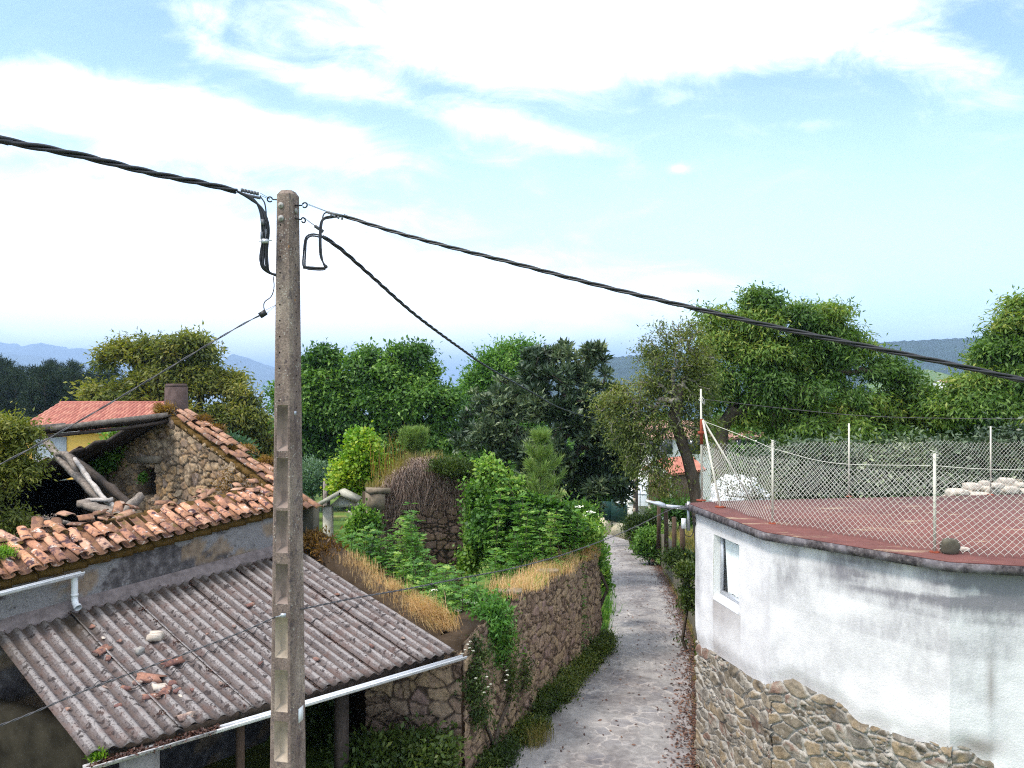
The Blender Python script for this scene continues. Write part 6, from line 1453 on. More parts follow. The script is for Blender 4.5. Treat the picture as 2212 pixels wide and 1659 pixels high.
straw('dry_grass', [N0+nd_*q-nl*(.5+.2*g.random())+A(0, 0, lz(13.5)+.02) for q in 1.9+.5*g.random(40)], A(.3, -.5, 0), .22, 14, 15, 'lf_drygrass', None, 'yellow grass tuft at the left edge of the lane near the bottom', 'grass', lean=.6)
# right side of the lane: low concrete wall, wooden posts, bushes
rwY = np.linspace(13.4, 39, 40); m2 = MB()
for a, b in zip(rwY[:-1], rwY[1:]):
    xa, xb = float(RE(a))+.30, float(RE(b))+.30; ta, tb = [lz(q)+np.interp(q, [13, 22, 30, 38.5], [1.25, 1.3, 1.45, 1.6])+.1*vnoise([[q*.9, 0, 0]])[0] for q in (a, b)]
    m2.add([(xa, a, lz(a)-.4), (xb, b, lz(b)-.4), (xb, b, tb), (xa, a, ta), (xa+.22, a, ta), (xb+.22, b, tb), (xa+.22, a, lz(a)-.4), (xb+.22, b, lz(b)-.4)], [(0, 1, 2, 3)[::-1], (3, 2, 5, 4)[::-1], (4, 5, 7, 6)[::-1]])
m2.add([(xb, 39, lz(39)-.4), (xb+.22, 39, lz(39)-.4), (xb+.22, 39, tb), (xb, 39, tb)], [(0, 1, 2, 3)]); xa = float(RE(13.4))+.3; m2.add([(xa, 13.4, -.5), (xa+.22, 13.4, -.5), (xa+.22, 13.4, ta), (xa, 13.4, 1.2)], [(0, 1, 2, 3)])
tag(m2.build('retaining_wall', M['concrete_dark']), 'low mossy concrete retaining wall along the right side of the lane', 'wall')
for k, (x, yt, yb, Yp) in enumerate([(1422, 1089, 1153, 36), (1439, 1101, 1172, 33), (1455, 1117, 1195, 30), (1474, 1136, 1203, 27)]):
    p0, p1 = D(x, yb+6, Yp), D(x+(-1 if k % 2 else 1), yt, Yp); m2 = MB(); m2.tube([p0-A(0, 0, .6), (p0+p1)/2+A(.02, 0, 0), p1], [.10, .095, .09], 8)
    tag(m2.build('wooden_post', M['wood_post'], None, False), ['farthest dark wooden post beside the lane, next to the green bank', 'second farthest dark wooden post beside the lane', 'third dark wooden post beside the lane, near the white building', 'nearest dark wooden post, close to the white building'][k], 'post', 'dark wooden fence posts right of the lane')
def bankbush(lab, lf, Y, bl, x, n, seed, per=34, spread=.16, L=.12, W=.05, cat='shrub'): return bush('roadside_bush', lab, cat, lf, BL(Y, *bl), gb(x, Y), n, per, spread, L, W, .1, seed, group='bushes right of the lane')
bankbush('yellow green bush on the bank right of the lane bend', 'lf_weed', 43, [(1384, 1128, 20, 14), (1398, 1146, 20, 18), (1368, 1146, 14, 16), (1385, 1168, 20, 18), (1402, 1180, 16, 14), (1408, 1120, 14, 12)], 1385, 240, 141, spread=.18, L=.15, W=.06)
bankbush('dark leafy bush at the near end of the bank right of the lane', 'lf_green', 39, [(1404, 1166, 15, 18), (1394, 1184, 14, 13), (1412, 1182, 9, 16)], 1402, 120, 142, spread=.2, L=.18, W=.09)
bankbush('weeds on top of the low retaining wall beside the wooden posts', 'lf_weed', 27, [(1470, 1206, 18, 9), (1450, 1206, 12, 7), (1490, 1212, 10, 10)], 1470, 70, 143)
bankbush('dark green climber hanging on the retaining wall beside the white building', 'lf_weed', 21, [(1484, 1238, 10, 12), (1490, 1290, 5, 24)], 1488, 44, 144, spread=.12)
bankbush('green hedge behind the wooden posts under the bare branched tree', 'lf_green', 41, [(1490, 1108, 24, 12), (1450, 1098, 18, 8)], 1470, 80, 145, spread=.3, L=.22, W=.1)
gbush('lane_hedge', 'green hedge at the lane edge just beyond the far end of the stone wall', 'lf_ivy', 24, [(1303, 1230, 5, 24), (1298, 1195, 7, 16), (1307, 1262, 4, 22)], 1306, 70, 20, .08, .11, .08, .4, 146, shell=.6)
# fallen leaves along the right edge of the lane
n = 4200; yy = 10+g.random(n)**1.2*36; off = np.abs(g.normal(size=n))*.30; xx = RE(yy)+.24-off*.9; P = np.stack([xx, yy, lz(yy)+.062+.01*g.random(n)], 1)
n2 = 500; y2 = 12+g.random(n2)*45; x2_ = LE(y2)+(RE(y2)-LE(y2))*g.random(n2); P = np.concatenate([P, np.stack([x2_, y2, lz(y2)+.085+0*y2], 1)])
V, F, v = leaves(P, unit(g.normal(size=(len(P), 3))*A(1, 1, .15)), unit(g.normal(size=(len(P), 3))*.35+A(0, 0, 1)), .06+.05*g.random(len(P)), .04, g.random(len(P)))
tag(mk('fallen_leaves', V, F, M['lf_dead'], attrs={'v': v}), kind='stuff')
straw('verge_grass', np.stack([RE(q := (9+g.random(400)*26))+.26+.08*g.random(400), q, lz(q)+.02], 1), A(-.2, 0, 0), .17, 7, 17, 'lf_drygrass', None, None, None, 'stuff', .6, .007)
# dry weed inside the ruin
dw = thing('dry_umbel', 'dead umbel weed with pale seed heads standing behind the eave tiles', 'plant', D(97, 1190, 12.6))
P0, P1, rr = [], [], []; b = D(97, 1190, 12.6); f = D(96, 1155, 12.6); P0.append(b); P1.append(f); rr.append(.009); hd = []
for x, y in ((82, 1117), (92, 1116), (106, 1118), (116, 1113), (122, 1130), (86, 1140), (118, 1150), (104, 1142)):
    e = D(x, y, 12.6+.2*random.random()); P0.append(f if y < 1135 else (b+f)/2); P1.append(e); rr.append(.005); hd.append(e)
V, F = segs(P0, P1, rr, np.array(rr)*.7, 5); mk('stem', V, F, M['stem_dry'], dw, attrs={'v': np.full(len(V), .7)})
pp_ = np.repeat(np.array(hd), 24, 0)+RND.normal(size=(24*len(hd), 3))*A(.03, .03, .012); V, F, v = leaves(pp_, rdir(len(pp_)), rdir(len(pp_)), .022, .018, .5+.5*RND.random(len(pp_))); mk('seed_head', V, F, M['stem_dry'], dw, attrs={'v': v})
# plants on the ruined house
vr = lambda q, o_=.4: GA+inw*APX+A(0, 0, RZ)+sl_*q+wd*o_
bush('dry_fern', 'rusty fern clump at the foot of the chimney', 'plant', 'lf_rust', [(vr(-.02, .0)+A(-.1, 0, .10), A(.15, .12, .10)), (vr(.6, .45)+A(0, 0, .03), A(.18, .14, .06)), (vr(1.1, .5)+A(0, 0, .02), A(.16, .14, .05))], vr(.3, .3), 55, 22, .05, .10, .024, -.1, 151)
bush('dry_fern', 'rusty fern tuft low on the roof verge near the pole', 'plant', 'lf_rust', [(vr(3.1, .5)+A(0, 0, .08), A(.12, .10, .09)), (vr(3.6, .4)+A(0, 0, .02), A(.2, .14, .03)), (vr(2.2, .45)+A(0, 0, .02), A(.2, .14, .03))], vr(3.2, .45), 45, 20, .05, .09, .024, -.1, 152)
ivl = [gpt(x, y)-wd*.1 for x, y in ((268, 950), (262, 985), (246, 995), (238, 975), (280, 925), (225, 1000))]
bush('wall_ivy', 'dark ivy on the shaded left half of the ruined gable', 'ivy', 'lf_ivy', [(p, A(.18, .18, .22)) for p in ivl], ivl[3]-A(0, 0, .8), 80, 16, .12, .11, .09, .4, 153)
bush('wall_weed', 'small bright green plant in the niche of the ruined gable', 'plant', 'lf_lime', [(gpt(312, 1033)-wd*.05, A(.06, .06, .07))], gpt(312, 1040), 9, 14, .04, .07, .05, .0, 154)
bush('wall_weed', 'dry brown creeper with white dots on the right part of the ruined gable', 'plant', 'lf_rust', [(gpt(x, y)-wd*.06, A(.2, .2, .2)) for x, y in ((510, 1030), (530, 1060), (490, 1050), (550, 1050))], gpt(520, 1090), 70, 8, .13, .05, .03, .3, 155, bark='bark_pale')
bush('wall_weed', 'yellow green weeds at the right foot of the ruined gable above the tiles', 'plant', 'lf_drygrass', [(gpt(x, y)-wd*.15, A(.18, .16, .16)) for x, y in ((545, 1085), (560, 1092), (590, 1088), (470, 1105))], gpt(550, 1100), 50, 24, .09, .08, .02, -.2, 156)
bush('gutter_plant', 'small yellow green plant growing in the left end of the shed gutter', 'plant', 'lf_vine', [(D(212, 1632, 8.75), A(.06, .05, .04))], D(212, 1640, 8.75), 14, 14, .025, .06, .012, -.3, 157, r0=.006, tip=.003)
bush('eave_moss', 'cushion of yellow green moss on the tiles at the left edge', 'moss', 'lf_vine', [(D(6, 1195, 10.9), A(.12, .14, .04))], D(6, 1200, 10.9), 26, 40, .05, .03, .014, -.2, 158, r0=.01, tip=.003)
# ================================================================ trees
tree('ash_tree', 'foliage of a yellow green tree growing inside the ruin at the left edge', 'tree', 'lf_walnut', BL(12.6, (18, 915, 36, 20), (48, 945, 30, 22), (5, 965, 40, 30), (62, 975, 22, 18), (15, 1010, 40, 34), (50, 1025, 26, 20), (-60, 1000, 60, 90), (8, 1075, 30, 26), (25, 1130, 34, 20), (70, 1010, 16, 20), (46, 1150, 22, 14)), D(-60, 1200, 12.8), [D(-60, 1200, 12.8), D(-40, 1050, 12.7)], 360, 40, .10, .085, .028, .7, 201, .10, .008, cvs=1.6, lobes=(7, .42, .6), midk=.5, shell=.3)
tree('walnut_tree', 'big yellowish walnut tree behind the yellow house and the chimney', 'tree', 'lf_walnut', BL(50, (270, 800, 55, 50), (330, 790, 60, 48), (390, 770, 60, 42), (440, 785, 50, 46), (460, 850, 55, 50), (505, 865, 40, 34), (536, 905, 34, 42), (500, 930, 70, 50), (400, 860, 80, 60), (300, 860, 70, 50), (570, 960, 36, 40), (240, 850, 36, 46), (520, 985, 60, 30), (450, 990, 60, 40), (560, 1010, 50, 40)), gb(430, 50), [gb(430, 50), D(425, 940, 50)], 900, 62, .36, .36, .13, .5, 202, .4, .03, cvs=1.9, midk=.3, pad=.7, lobes=(9, .36, .72), shell=.3)
tree('plum_tree', 'dark green tree immediately right of the pole', 'tree', 'lf_green', BL(43, (690, 800, 40, 40), (710, 770, 28, 26), (690, 860, 55, 60), (740, 840, 40, 50), (690, 930, 50, 60), (740, 930, 50, 70), (655, 880, 50, 70), (700, 990, 50, 30), (640, 960, 40, 50)), gb(705, 43), [gb(705, 43), D(705, 960, 43)], 620, 62, .28, .26, .125, .5, 203, .22, .025, cvs=1.8, midk=.3, pad=.7, lobes=(9, .38, .75), shell=.3)
tree('cherry_tree', 'dense rounded green tree standing centre left behind the ruined wall', 'tree', 'lf_green', BL(42, (800, 800, 40, 36), (870, 785, 50, 36), (880, 775, 22, 24), (840, 840, 70, 50), (920, 830, 46, 46), (900, 890, 75, 60), (810, 890, 70, 60), (950, 900, 36, 40), (850, 950, 90, 50), (930, 960, 60, 40), (960, 860, 24, 26), (830, 1000, 80, 30)), gb(865, 42), [gb(865, 42), D(865, 960, 42)], 850, 62, .28, .26, .125, .5, 204, .25, .025, cvs=1.9, midk=.3, pad=.7, lobes=(10, .36, .75), shell=.3)
tree('acacia_tree', 'light green tree peeping out behind the left side of the loquat', 'tree', 'lf_lime', BL(58, (1120, 770, 34, 28), (1090, 790, 36, 34), (1050, 815, 36, 36), (1030, 850, 36, 36), (1080, 860, 60, 50), (1020, 890, 34, 36), (1140, 760, 22, 20), (1090, 930, 80, 60)), gb(1085, 58), [gb(1085, 58), D(1085, 920, 58)], 420, 60, .42, .33, .12, .1, 205, .25, .03, lobes=(7, .40, .8), shell=.3)
tree('loquat_tree', 'big dark glossy loquat tree overhanging the lane in the middle', 'tree', 'lf_loquat', BL(32, (1250, 775, 50, 34), (1180, 790, 50, 36), (1130, 820, 50, 40), (1280, 810, 40, 42), (1200, 850, 90, 60), (1090, 890, 65, 50), (1050, 920, 55, 55), (1150, 930, 90, 70), (1250, 900, 80, 70), (1310, 960, 50, 60), (1240, 1000, 90, 60), (1330, 1010, 36, 60), (1290, 1060, 60, 50), (1180, 1040, 60, 40), (1020, 950, 36, 40), (1310, 870, 28, 36), (1120, 990, 70, 50), (1345, 970, 30, 44), (1350, 1030, 22, 36), (1340, 1080, 24, 24), (1270, 1100, 40, 20)), gb(1200, 32), [gb(1200, 32), D(1200, 1010, 32)], 1050, 26, .22, .32, .10, .1, 206, .2, .022, whorl=True, cvs=1.5, lobes=(9, .36, .75), midk=.6, flat=.4)
# thin cherry with bare twigs: trunk bends left over the lane
YC = 24.5
tree('thin_tree', 'thin leaved tree with bare twigs and a dark slanting trunk behind the lamp', 'tree', 'lf_sparse', BL(YC, (1420, 800, 46, 50), (1470, 770, 44, 56), (1500, 740, 26, 40), (1380, 850, 60, 40), (1340, 860, 40, 34), (1440, 870, 60, 50), (1400, 930, 60, 46), (1350, 920, 40, 46), (1500, 850, 50, 60), (1400, 1000, 50, 46), (1440, 1050, 40, 30), (1360, 980, 24, 40), (1520, 930, 40, 50), (1520, 790, 32, 50), (1455, 715, 40, 26), (1410, 760, 30, 26), (1310, 880, 26, 26)), D(1516, 1110, YC)-A(0, 0, 1.2), [D(1516, 1110, YC)-A(0, 0, 1.2), D(1500, 1050, YC), D(1484, 985, YC), D(1472, 950, YC), D(1458, 905, YC-.2), D(1462, 870, YC-.3), D(1467, 835, YC-.3)], 850, 18, .19, .125, .042, .8, 207, .19, .013, shell=.4, bark='bark_pale', bare=.15)
tree('fruit_tree', 'large spreading fruit tree with two stems behind the roof terrace', 'tree', 'lf_cherry', BL(30, (1640, 670, 56, 36), (1600, 710, 56, 50), (1690, 710, 70, 50), (1790, 700, 56, 36), (1750, 760, 80, 56), (1640, 790, 90, 60), (1840, 740, 40, 36), (1580, 800, 50, 60), (1700, 850, 100, 50), (1830, 800, 60, 50), (1900, 830, 60, 46), (1960, 870, 50, 46), (1850, 880, 90, 46), (1990, 920, 46, 36), (2010, 885, 40, 36), (2040, 920, 50, 40), (1925, 800, 26, 20), (1545, 760, 36, 44), (1530, 830, 34, 44), (1545, 690, 30, 30), (1760, 930, 100, 36), (1900, 940, 90, 30), (1640, 900, 50, 40), (1560, 860, 40, 40)), D(1552, 1060, 30)-A(0, 0, 2), [D(1552, 1060, 30)-A(0, 0, 2), D(1556, 985, 30), D(1562, 920, 30), D(1590, 880, 29.5)], 1650, 56, .24, .22, .066, .8, 208, .26, .02, cvs=1.9, outw=.7, midk=.35, pad=.65, lobes=(10, .36, .6), shell=.3)
tree('fruit_tree', 'tall fruit tree at the right edge behind the terrace fence', 'tree', 'lf_cherry', BL(28, (2200, 680, 40, 36), (2230, 740, 70, 60), (2150, 790, 60, 46), (2210, 830, 80, 60), (2110, 850, 60, 40), (2140, 910, 90, 46), (2240, 910, 90, 60), (2060, 880, 50, 36), (2300, 800, 100, 100), (2180, 690, 26, 26)), gb(2230, 28), [gb(2230, 28), D(2230, 900, 28)], 900, 56, .24, .22, .066, .75, 209, .25, .02, cvs=1.9, outw=.7, midk=.35, pad=.65, lobes=(10, .36, .6), shell=.3)
hedge = tree('laurel_hedge', 'dark hedge of leaves behind the terrace fence, under the large fruit tree', 'hedge', 'lf_loquat', BL(18.8, (1680, 1020, 60, 40), (1760, 1010, 70, 50), (1850, 1020, 70, 50), (1940, 1010, 70, 50), (2030, 1000, 60, 44), (2120, 990, 70, 40), (2200, 980, 70, 50), (1800, 1060, 90, 36), (1950, 1060, 90, 36), (2080, 1050, 80, 30), (2290, 980, 60, 60)), gb(1930, 18.8), None, 900, 34, .22, .14, .06, .3, 210, .1, .012, cvs=1.5)  # shade under the trees put into the leaf colour by the dark loquat material
# low trees filling the middle distance
mid = tree('orchard_tree', 'low dark orchard tree in the far middle distance, just left of the loquat', 'tree', 'lf_green', [(A(0, 0, 5.0), A(3.2, 3, 2.2)), (A(2, 0, 4.2), A(2.6, 2.6, 1.8)), (A(-2.2, .5, 4.4), A(2.6, 2.4, 1.8)), (A(.5, 0, 6.2), A(2.0, 2, 1.2))], A(0, 0, 0), [A(0, 0, 0), A(0, 0, 2.6)], 260, 36, .6, .5, .26, .3, 301, .22, .05, group='orchard trees in the middle distance', sides=4)
mid_l = mid['label']
spots = [(975, 75, 1.0, mid_l), (620, 78, 1.1, 'low dark orchard tree in the far distance directly behind the pole'), (600, 62, .95, 'orchard tree just left of the pole in the distance'), (745, 80, 1.15, 'orchard tree behind the gap between the two green trees'), (1010, 66, .9, 'small orchard tree beside the loquat trunk side, far off'), (940, 95, 1.2, 'orchard tree far off under the strip of sea'), (1350, 66, .95, 'orchard tree behind the greenhouse'), (1400, 80, 1.2, 'orchard tree far behind the tiled granary'), (1330, 95, 1.3, 'orchard tree behind the loquat on the right'), (1460, 95, 1.3, 'distant tree behind the thin leaved tree'), (1600, 70, 1.2, 'distant tree behind the clothesline mast'), (1720, 85, 1.3, 'distant tree seen under the large fruit tree'), (1860, 60, 1.2, 'distant tree behind the right half of the large fruit tree'), (2010, 70, 1.3, 'distant tree between the two fruit trees'), (2120, 62, 1.3, 'distant tree behind the right fruit tree'), (350, 75, 1.1, 'distant tree behind the walnut'), (520, 90, 1.3, 'distant tree right of the walnut')]
for k, (x, Yv, s, lab) in enumerate(spots):
    loc = tuple(gb(x, Yv))
    if k == 0: mid.location = loc
    else: copy_tree(mid, loc, lab, k*1.7, s)
# pine wood on the left, tree by tree
def pine(seed, H=14):
    g2 = np.random.default_rng(seed); t = thing('pine_tree', 'dark pine', 'pine', (0, 0, 0), 'pines of the wood on the left'); P0, P1, rr = [A(0, 0, 0)], [A(.2, 0, H)], [.22]; C = []
    for k in range(34):
        f = .35+.65*k/33; a = k*2.4+g2.random(); q = (1.05-f)**.65*H*.26*(.7+.5*g2.random())+.25; z = A(.2*f, 0, H*f); e = z+A(math.cos(a)*q, math.sin(a)*q, q*.35); P0.append(z); P1.append(e); rr.append(.05)
        for s in np.linspace(.3, 1, 5): C.append(z+(e-z)*s)
    C = np.array(C); V, F = segs(P0, P1, rr, np.array(rr)*.4, 4); mk('trunk', V, F, M['bark'], t)
    per = 22; K = len(C)*per; i = np.repeat(np.arange(len(C)), per); P = C[i]+g2.normal(size=(K, 3))*A(.32, .32, .22); ax = unit(g2.normal(size=(K, 3))*.7+A(0, 0, .6))
    V, F, v = leaves(P, ax, rdir(K), .55, .09, np.clip(.45+g2.normal(size=K)*.2, 0, 1)); mk('crown', V, F, M['lf_pine'], t, attrs={'v': v}); return t
pv = [pine(401, 15), pine(402, 16), pine(403, 14)]
g = np.random.default_rng(51); k = 0; row = ['front', 'second', 'third', 'back']
for r_, (Yr, n_) in enumerate(((112, 13), (128, 14), (146, 15), (168, 15))):
    for i in range(n_):
        x = -40+i*(255+22*r_)/n_+g.uniform(-7, 7); Yv = Yr+g.uniform(-5, 5); p = gb(x, Yv); top_t = {0: 826, 1: 818, 2: 811, 3: 808}[r_]+g.uniform(-12, 8)-(26 if x < 8 and r_ == 1 else 0)+(8 if x > 190 else 0)
        s = (CZ-(top_t-838)/FL*Yv-p[2])/15.; lab = f'dark pine, tree {i+1} from the left in the {row[r_]} row of the wood'
        if k < 3: o = pv[k]; o.location = tuple(p); o.scale = (s*.95, s*.95, s); o['label'] = lab
        else: copy_tree(pv[k % 3], tuple(p), lab, k*1.3, (s*.95, s*.95, s))
        k += 1
# far wood beyond, one mass
g = np.random.default_rng(61); n = 2600; yy = 190+g.random(n)*230; xx = (g.random(n)*3000-400-1106)/FL*yy; ht = np.where(xx/yy < -.5, 11, 7)+g.random(n)*5; P = np.stack([xx, yy, gz(xx, yy)+ht*.5], 1); m2v = []; 
per = 46; idx = np.repeat(np.arange(n), per); K = len(idx); d = unit(g.normal(size=(K, 3))); Q = P[idx]+d*np.stack([ht[idx]*.42, ht[idx]*.42, ht[idx]*.52], 1)*(g.random((K, 1))**.25)
V, F, v = leaves(Q, unit(d+g.normal(size=(K, 3))*.6), d, 1.9, 1.2, np.clip(g.random(n)[idx]*.6+.4*g.random(K), 0, 1))
tag(mk('far_wood', V, F, M['lf_pine'], attrs={'v': v}), 'dark wood far off before the sea', None, None, 'stuff')
# ================================================================ houses and things farther off
def tiled_roof(name, parent, a, b, dn, length, mm, cols, rows, th=.05, tile_h=.09):
    """corrugated tile slope: ridge a->b, downhill vector dn"""
    a, b, dn = map(np.asarray, (a, b, unit(dn))); ac = unit(b-a); nr_ = unit(np.cross(ac, dn)); nr_ = nr_ if nr_[2] > 0 else -nr_; Wd = np.linalg.norm(b-a)
    nu, nv = cols*8, rows*3; V = []; c = []; gg = np.random.default_rng(int(Wd*100))
    for j in range(nv+1):
        q = j/nv; step = (q*rows) % 1.0; step = 1.0 if (j % 3 == 0 and j > 0) else step
        for i in range(nu+1):
            f = i/nu; w_ = abs(math.sin(PI*f*cols)); V.append(a+(b-a)*f+dn*length*(q-(.02/rows if j % 3 == 0 and j > 0 else 0))+nr_*(tile_h*w_*1.1+.05*step))
            c.append(_rv[(int(f*cols)*37+min(int(q*rows), rows-1)*91) % 256])
    V = np.array(V); n = len(V); k_ = nu+1; ii = (np.arange(nv)[:, None]*k_+np.arange(nu)[None]).ravel(); Fq = np.stack([ii, ii+1, ii+k_+1, ii+k_], 1)
    lo = np.array([a-nr_*th, b-nr_*th, b+dn*length-nr_*th, a+dn*length-nr_*th]); V2 = np.concatenate([V, lo]); F = [Fq, np.array([[n, n+3, n+2, n+1]])]
    e = np.array([[nv*k_, n+3, n+2, nv*k_+nu]]); return mk(name, V2, F+[e, np.array([[0, nv*k_, n+3, n][::-1]]), np.array([[nu, n+1, n+2, nv*k_+nu][::-1]])], M[mm], parent, False, {'c': np.concatenate([c, [.3]*4])})
def house_(name, lab, L_, Rr_, back, zr, ze, zg, wall, roofm, cols, rows, over=.4, cat='house', group=None):
    """gabled house: front eave corners L_, Rr_ (plan), depth vector back, heights of ridge, eave, ground"""
    L_, Rr_, back = A(*L_[:2], 0), A(*Rr_[:2], 0), A(*back[:2], 0); h = thing(name, lab, cat, (L_+Rr_)/2+back/2+A(0, 0, zg), group)
    u = unit(Rr_-L_); bu = unit(back); P = [L_, Rr_, Rr_+back, L_+back]; mid_l_, mid_r = L_+back/2, Rr_+back/2
    m3 = MB(); up = lambda p, z: A(p[0], p[1], z)
    V = [up(P[0], zg), up(P[1], zg), up(P[2], zg), up(P[3], zg), up(P[0], ze), up(P[1], ze), up(P[2], ze), up(P[3], ze), up(mid_l_, zr-.04), up(mid_r, zr-.04)]
    m3.add(V, [(0, 1, 5, 4), (1, 2, 6, 9, 5), (2, 3, 7, 6), (3, 0, 4, 8, 7)]); m3.build('wall', M[wall], h)
    sl = unit(up(-back/2, ze-zr)); ln = np.linalg.norm(up(back/2, zr-ze))+over
    tiled_roof('roof', h, up(mid_l_, zr)-u*over*.6, up(mid_r, zr)+u*over*.6, sl, ln, roofm, cols, rows)
    sl2 = unit(up(back/2, ze-zr)); tiled_roof('roof', h, up(mid_r, zr)+u*over*.6, up(mid_l_, zr)-u*over*.6, sl2, ln, roofm, max(6, cols//2), rows)
    m3 = MB(); m3.tube([up(mid_l_, zr+.03)-u*over*.6, up(mid_r, zr+.03)+u*over*.6], .11, 8); m3.build('ridge', M[roofm], h, True)
    return h, u, bu, P
# yellow house on the left
yl, yr_ = D(50, 928, 38)*A(1, 1, 0), A(-18.9, 38.4, 0)
hY, u, bu, P = house_('yellow_house', 'yellow house with a clean red tile roof behind the ruined house', yl, yr_, A(-.6, 8.0, 0), CZ-(872-838)/FL*42, CZ-(925-838)/FL*38-.05, float(gz(-22, 40)), 'yellow_wall', 'tile_new', 30, 8)
m2 = MB(); m2.beam(yl+A(0, -.42, CZ-(933-838)/FL*38), yr_+A(0, -.42, CZ-(933-838)/FL*38), .12, .12); m2.build('gutter', M['gutter'], hY)
m2 = MB(); a = yl+u*.5; m2.beam(A(*(a+u*.0)[:2], 2.6)-bu*.03, A(*(a+u*1.6)[:2], 2.6)-bu*.03, .05, 2.9); m2.build('garage_door', M['grey_door'], hY)
m2 = MB(); a = yl+u*3.4; m2.beam(A(*a[:2], 3.0)-bu*.02, A(*(a+u*.9)[:2], 3.0)-bu*.02, .04, 1.1); m2.build('window', M['white_wall'], hY)
# tiled granary (horreo)
YH = 48; hq = [D(1400, 1088, YH+2.0), D(1448, 1090, YH), D(1512, 1089, YH+2.4)]
hor = thing('tiled_granary', 'small slatted wooden granary with white corner posts and a curved red tile roof', 'granary', hq[1]*A(1, 1, 0)+A(.8, 1.5, float(gz(hq[1][0], YH))))
zb_, zt_ = hq[1][2], CZ-(1022-838)/FL*YH; u1 = unit((hq[0]-hq[1])*A(1, 1, 0)); u2 = unit((hq[2]-hq[1])*A(1, 1, 0)); l1 = np.linalg.norm((hq[0]-hq[1])[:2]); l2 = np.linalg.norm((hq[2]-hq[1])[:2]); c0 = hq[1]*A(1, 1, 0)
for nm, a, b in (('slat_panel', c0, c0+u1*l1), ('slat_panel', c0, c0+u2*l2)):
    m2 = MB(); d = unit(b-a); L_ = np.linalg.norm(b-a); n = int(L_/.09)
    for k in range(n): p = a+d*(.06+(L_-.12)*k/(n-1)); m2.box(A(p[0], p[1], (zb_+zt_)/2), (.07, .04, zt_-zb_), d)
    m2.build(nm, M['wood_brown'], hor)
m2 = MB(); m2.prism([tuple((c0+u1*.05+u2*.05)[:2]), tuple((c0+u2*l2+u1*.05)[:2]), tuple((c0+u1*l1+u2*l2)[:2]), tuple((c0+u1*l1+u2*.05)[:2])], zb_, zt_); m2.build('inner_body', M['dark'], hor)
for p in (c0, c0+u1*l1, c0+u2*l2): m2 = MB(); m2.box(A(p[0], p[1], (zb_+zt_)/2), (.15, .15, zt_-zb_+.02)); m2.build('corner_post', M['white_wall'], hor)
m2 = MB(); q = c0+u1*l1/2+u2*l2/2; m2.hexa([A(*(c0-u1*.15-u2*.15)[:2], zb_-.16), A(*(c0+u2*(l2+.15)-u1*.15)[:2], zb_-.16), A(*(c0+u2*(l2+.15)+u1*(l1+.15))[:2], zb_-.16), A(*(c0+u1*(l1+.15)-u2*.15)[:2], zb_-.16)]+[A(*(c0-u1*.15-u2*.15)[:2], zb_), A(*(c0+u2*(l2+.15)-u1*.15)[:2], zb_), A(*(c0+u2*(l2+.15)+u1*(l1+.15))[:2], zb_), A(*(c0+u1*(l1+.15)-u2*.15)[:2], zb_)]); m2.build('stone_sill', M['plaster_pale'], hor)
for p in (c0+u1*.15+u2*.15, c0+u1*(l1-.15)+u2*.15, c0+u2*(l2-.2)+u1*.15): m2 = MB(); b = mz(p); m2.cyl(b, A(p[0], p[1], zb_-.16), .18, 8); m2.build('leg', M['granite'], hor)
rA, rB = c0+u1*l1/2-u2*.3+A(0, 0, zt_+.75), c0+u1*l1/2+u2*(l2+.3)+A(0, 0, zt_+.75)
tiled_roof('roof', hor, rA, rB, -u1*(l1/2+.3)+A(0, 0, -.78), l1/2+.6, 'tile_new', 14, 4); tiled_roof('roof', hor, rB, rA, u1*(l1/2+.3)+A(0, 0, -.78), l1/2+.6, 'tile_new', 14, 4)
m2 = MB(); m2.add([c0-u2*.1+A(0, 0, zt_), c0+u1*l1-u2*.1+A(0, 0, zt_), rA+u2*.15], [(0, 1, 2)]); m2.build('gable_end', M['white_wall'], hor)
# greenhouse, green fence, cream wall, gate pillar, far pole
gh = thing('greenhouse', 'small white plastic tunnel greenhouse at the bend of the lane', 'greenhouse', gb(1362, 56)); c = gb(1368, 56); ax = unit(A(.35, 1, 0)); sd_ = A(ax[1], -ax[0], 0)
m2 = MB(); V = []; rr = 1.35; n = 12; zc = CZ-(1092-838)/FL*56
for q in (0, 6.):
    for i in range(n+1): a = PI*i/n; V.append(A(c[0], c[1], zc)+ax*q-sd_*rr*math.cos(a)*(1.0)+A(0, 0, 1.75*math.sin(a)**.8))
m2.add(V, [(i, i+1, n+2+i, n+1+i) for i in range(n)]+[tuple(range(n+1))[::-1]]); m2.build('film_cover', M['poly'], gh)
m2 = MB(); m2.tube([V[i]-ax*.02 for i in range(n+1)], .03, 5); m2.build('hoop', M['galv'], gh); m2 = MB(); q = A(c[0], c[1], zc)-ax*.03; m2.tube([q-sd_*.1, q-sd_*.1+A(0, 0, 1.2), q+sd_*.5+A(0, 0, 1.2), q+sd_*.5], .02, 4); m2.tube([q-sd_*1.2+A(0, 0, .95), q+sd_*1.2+A(0, 0, .85)], .02, 4); m2.build('door_frame', M['galv'], gh)
fx = [D(1286, 1102, 47), D(1322, 1104, 47), D(1352, 1112, 48)]; gf = thing('green_fence', 'dark green mesh fence in front of the greenhouse', 'fence', fx[1]-A(0, 0, .9))
for a, b in zip(fx[:-1], fx[1:]):
    m2 = MB(); m2.beam(a, b, .03, 1.15); m2.build('mesh_panel', M['green_fence'], gf)
for p in fx: m2 = MB(); m2.cyl(p-A(0, 0, 1.0), p+A(0, 0, .72), .04, 6); m2.build('post', M['green_fence'], gf)
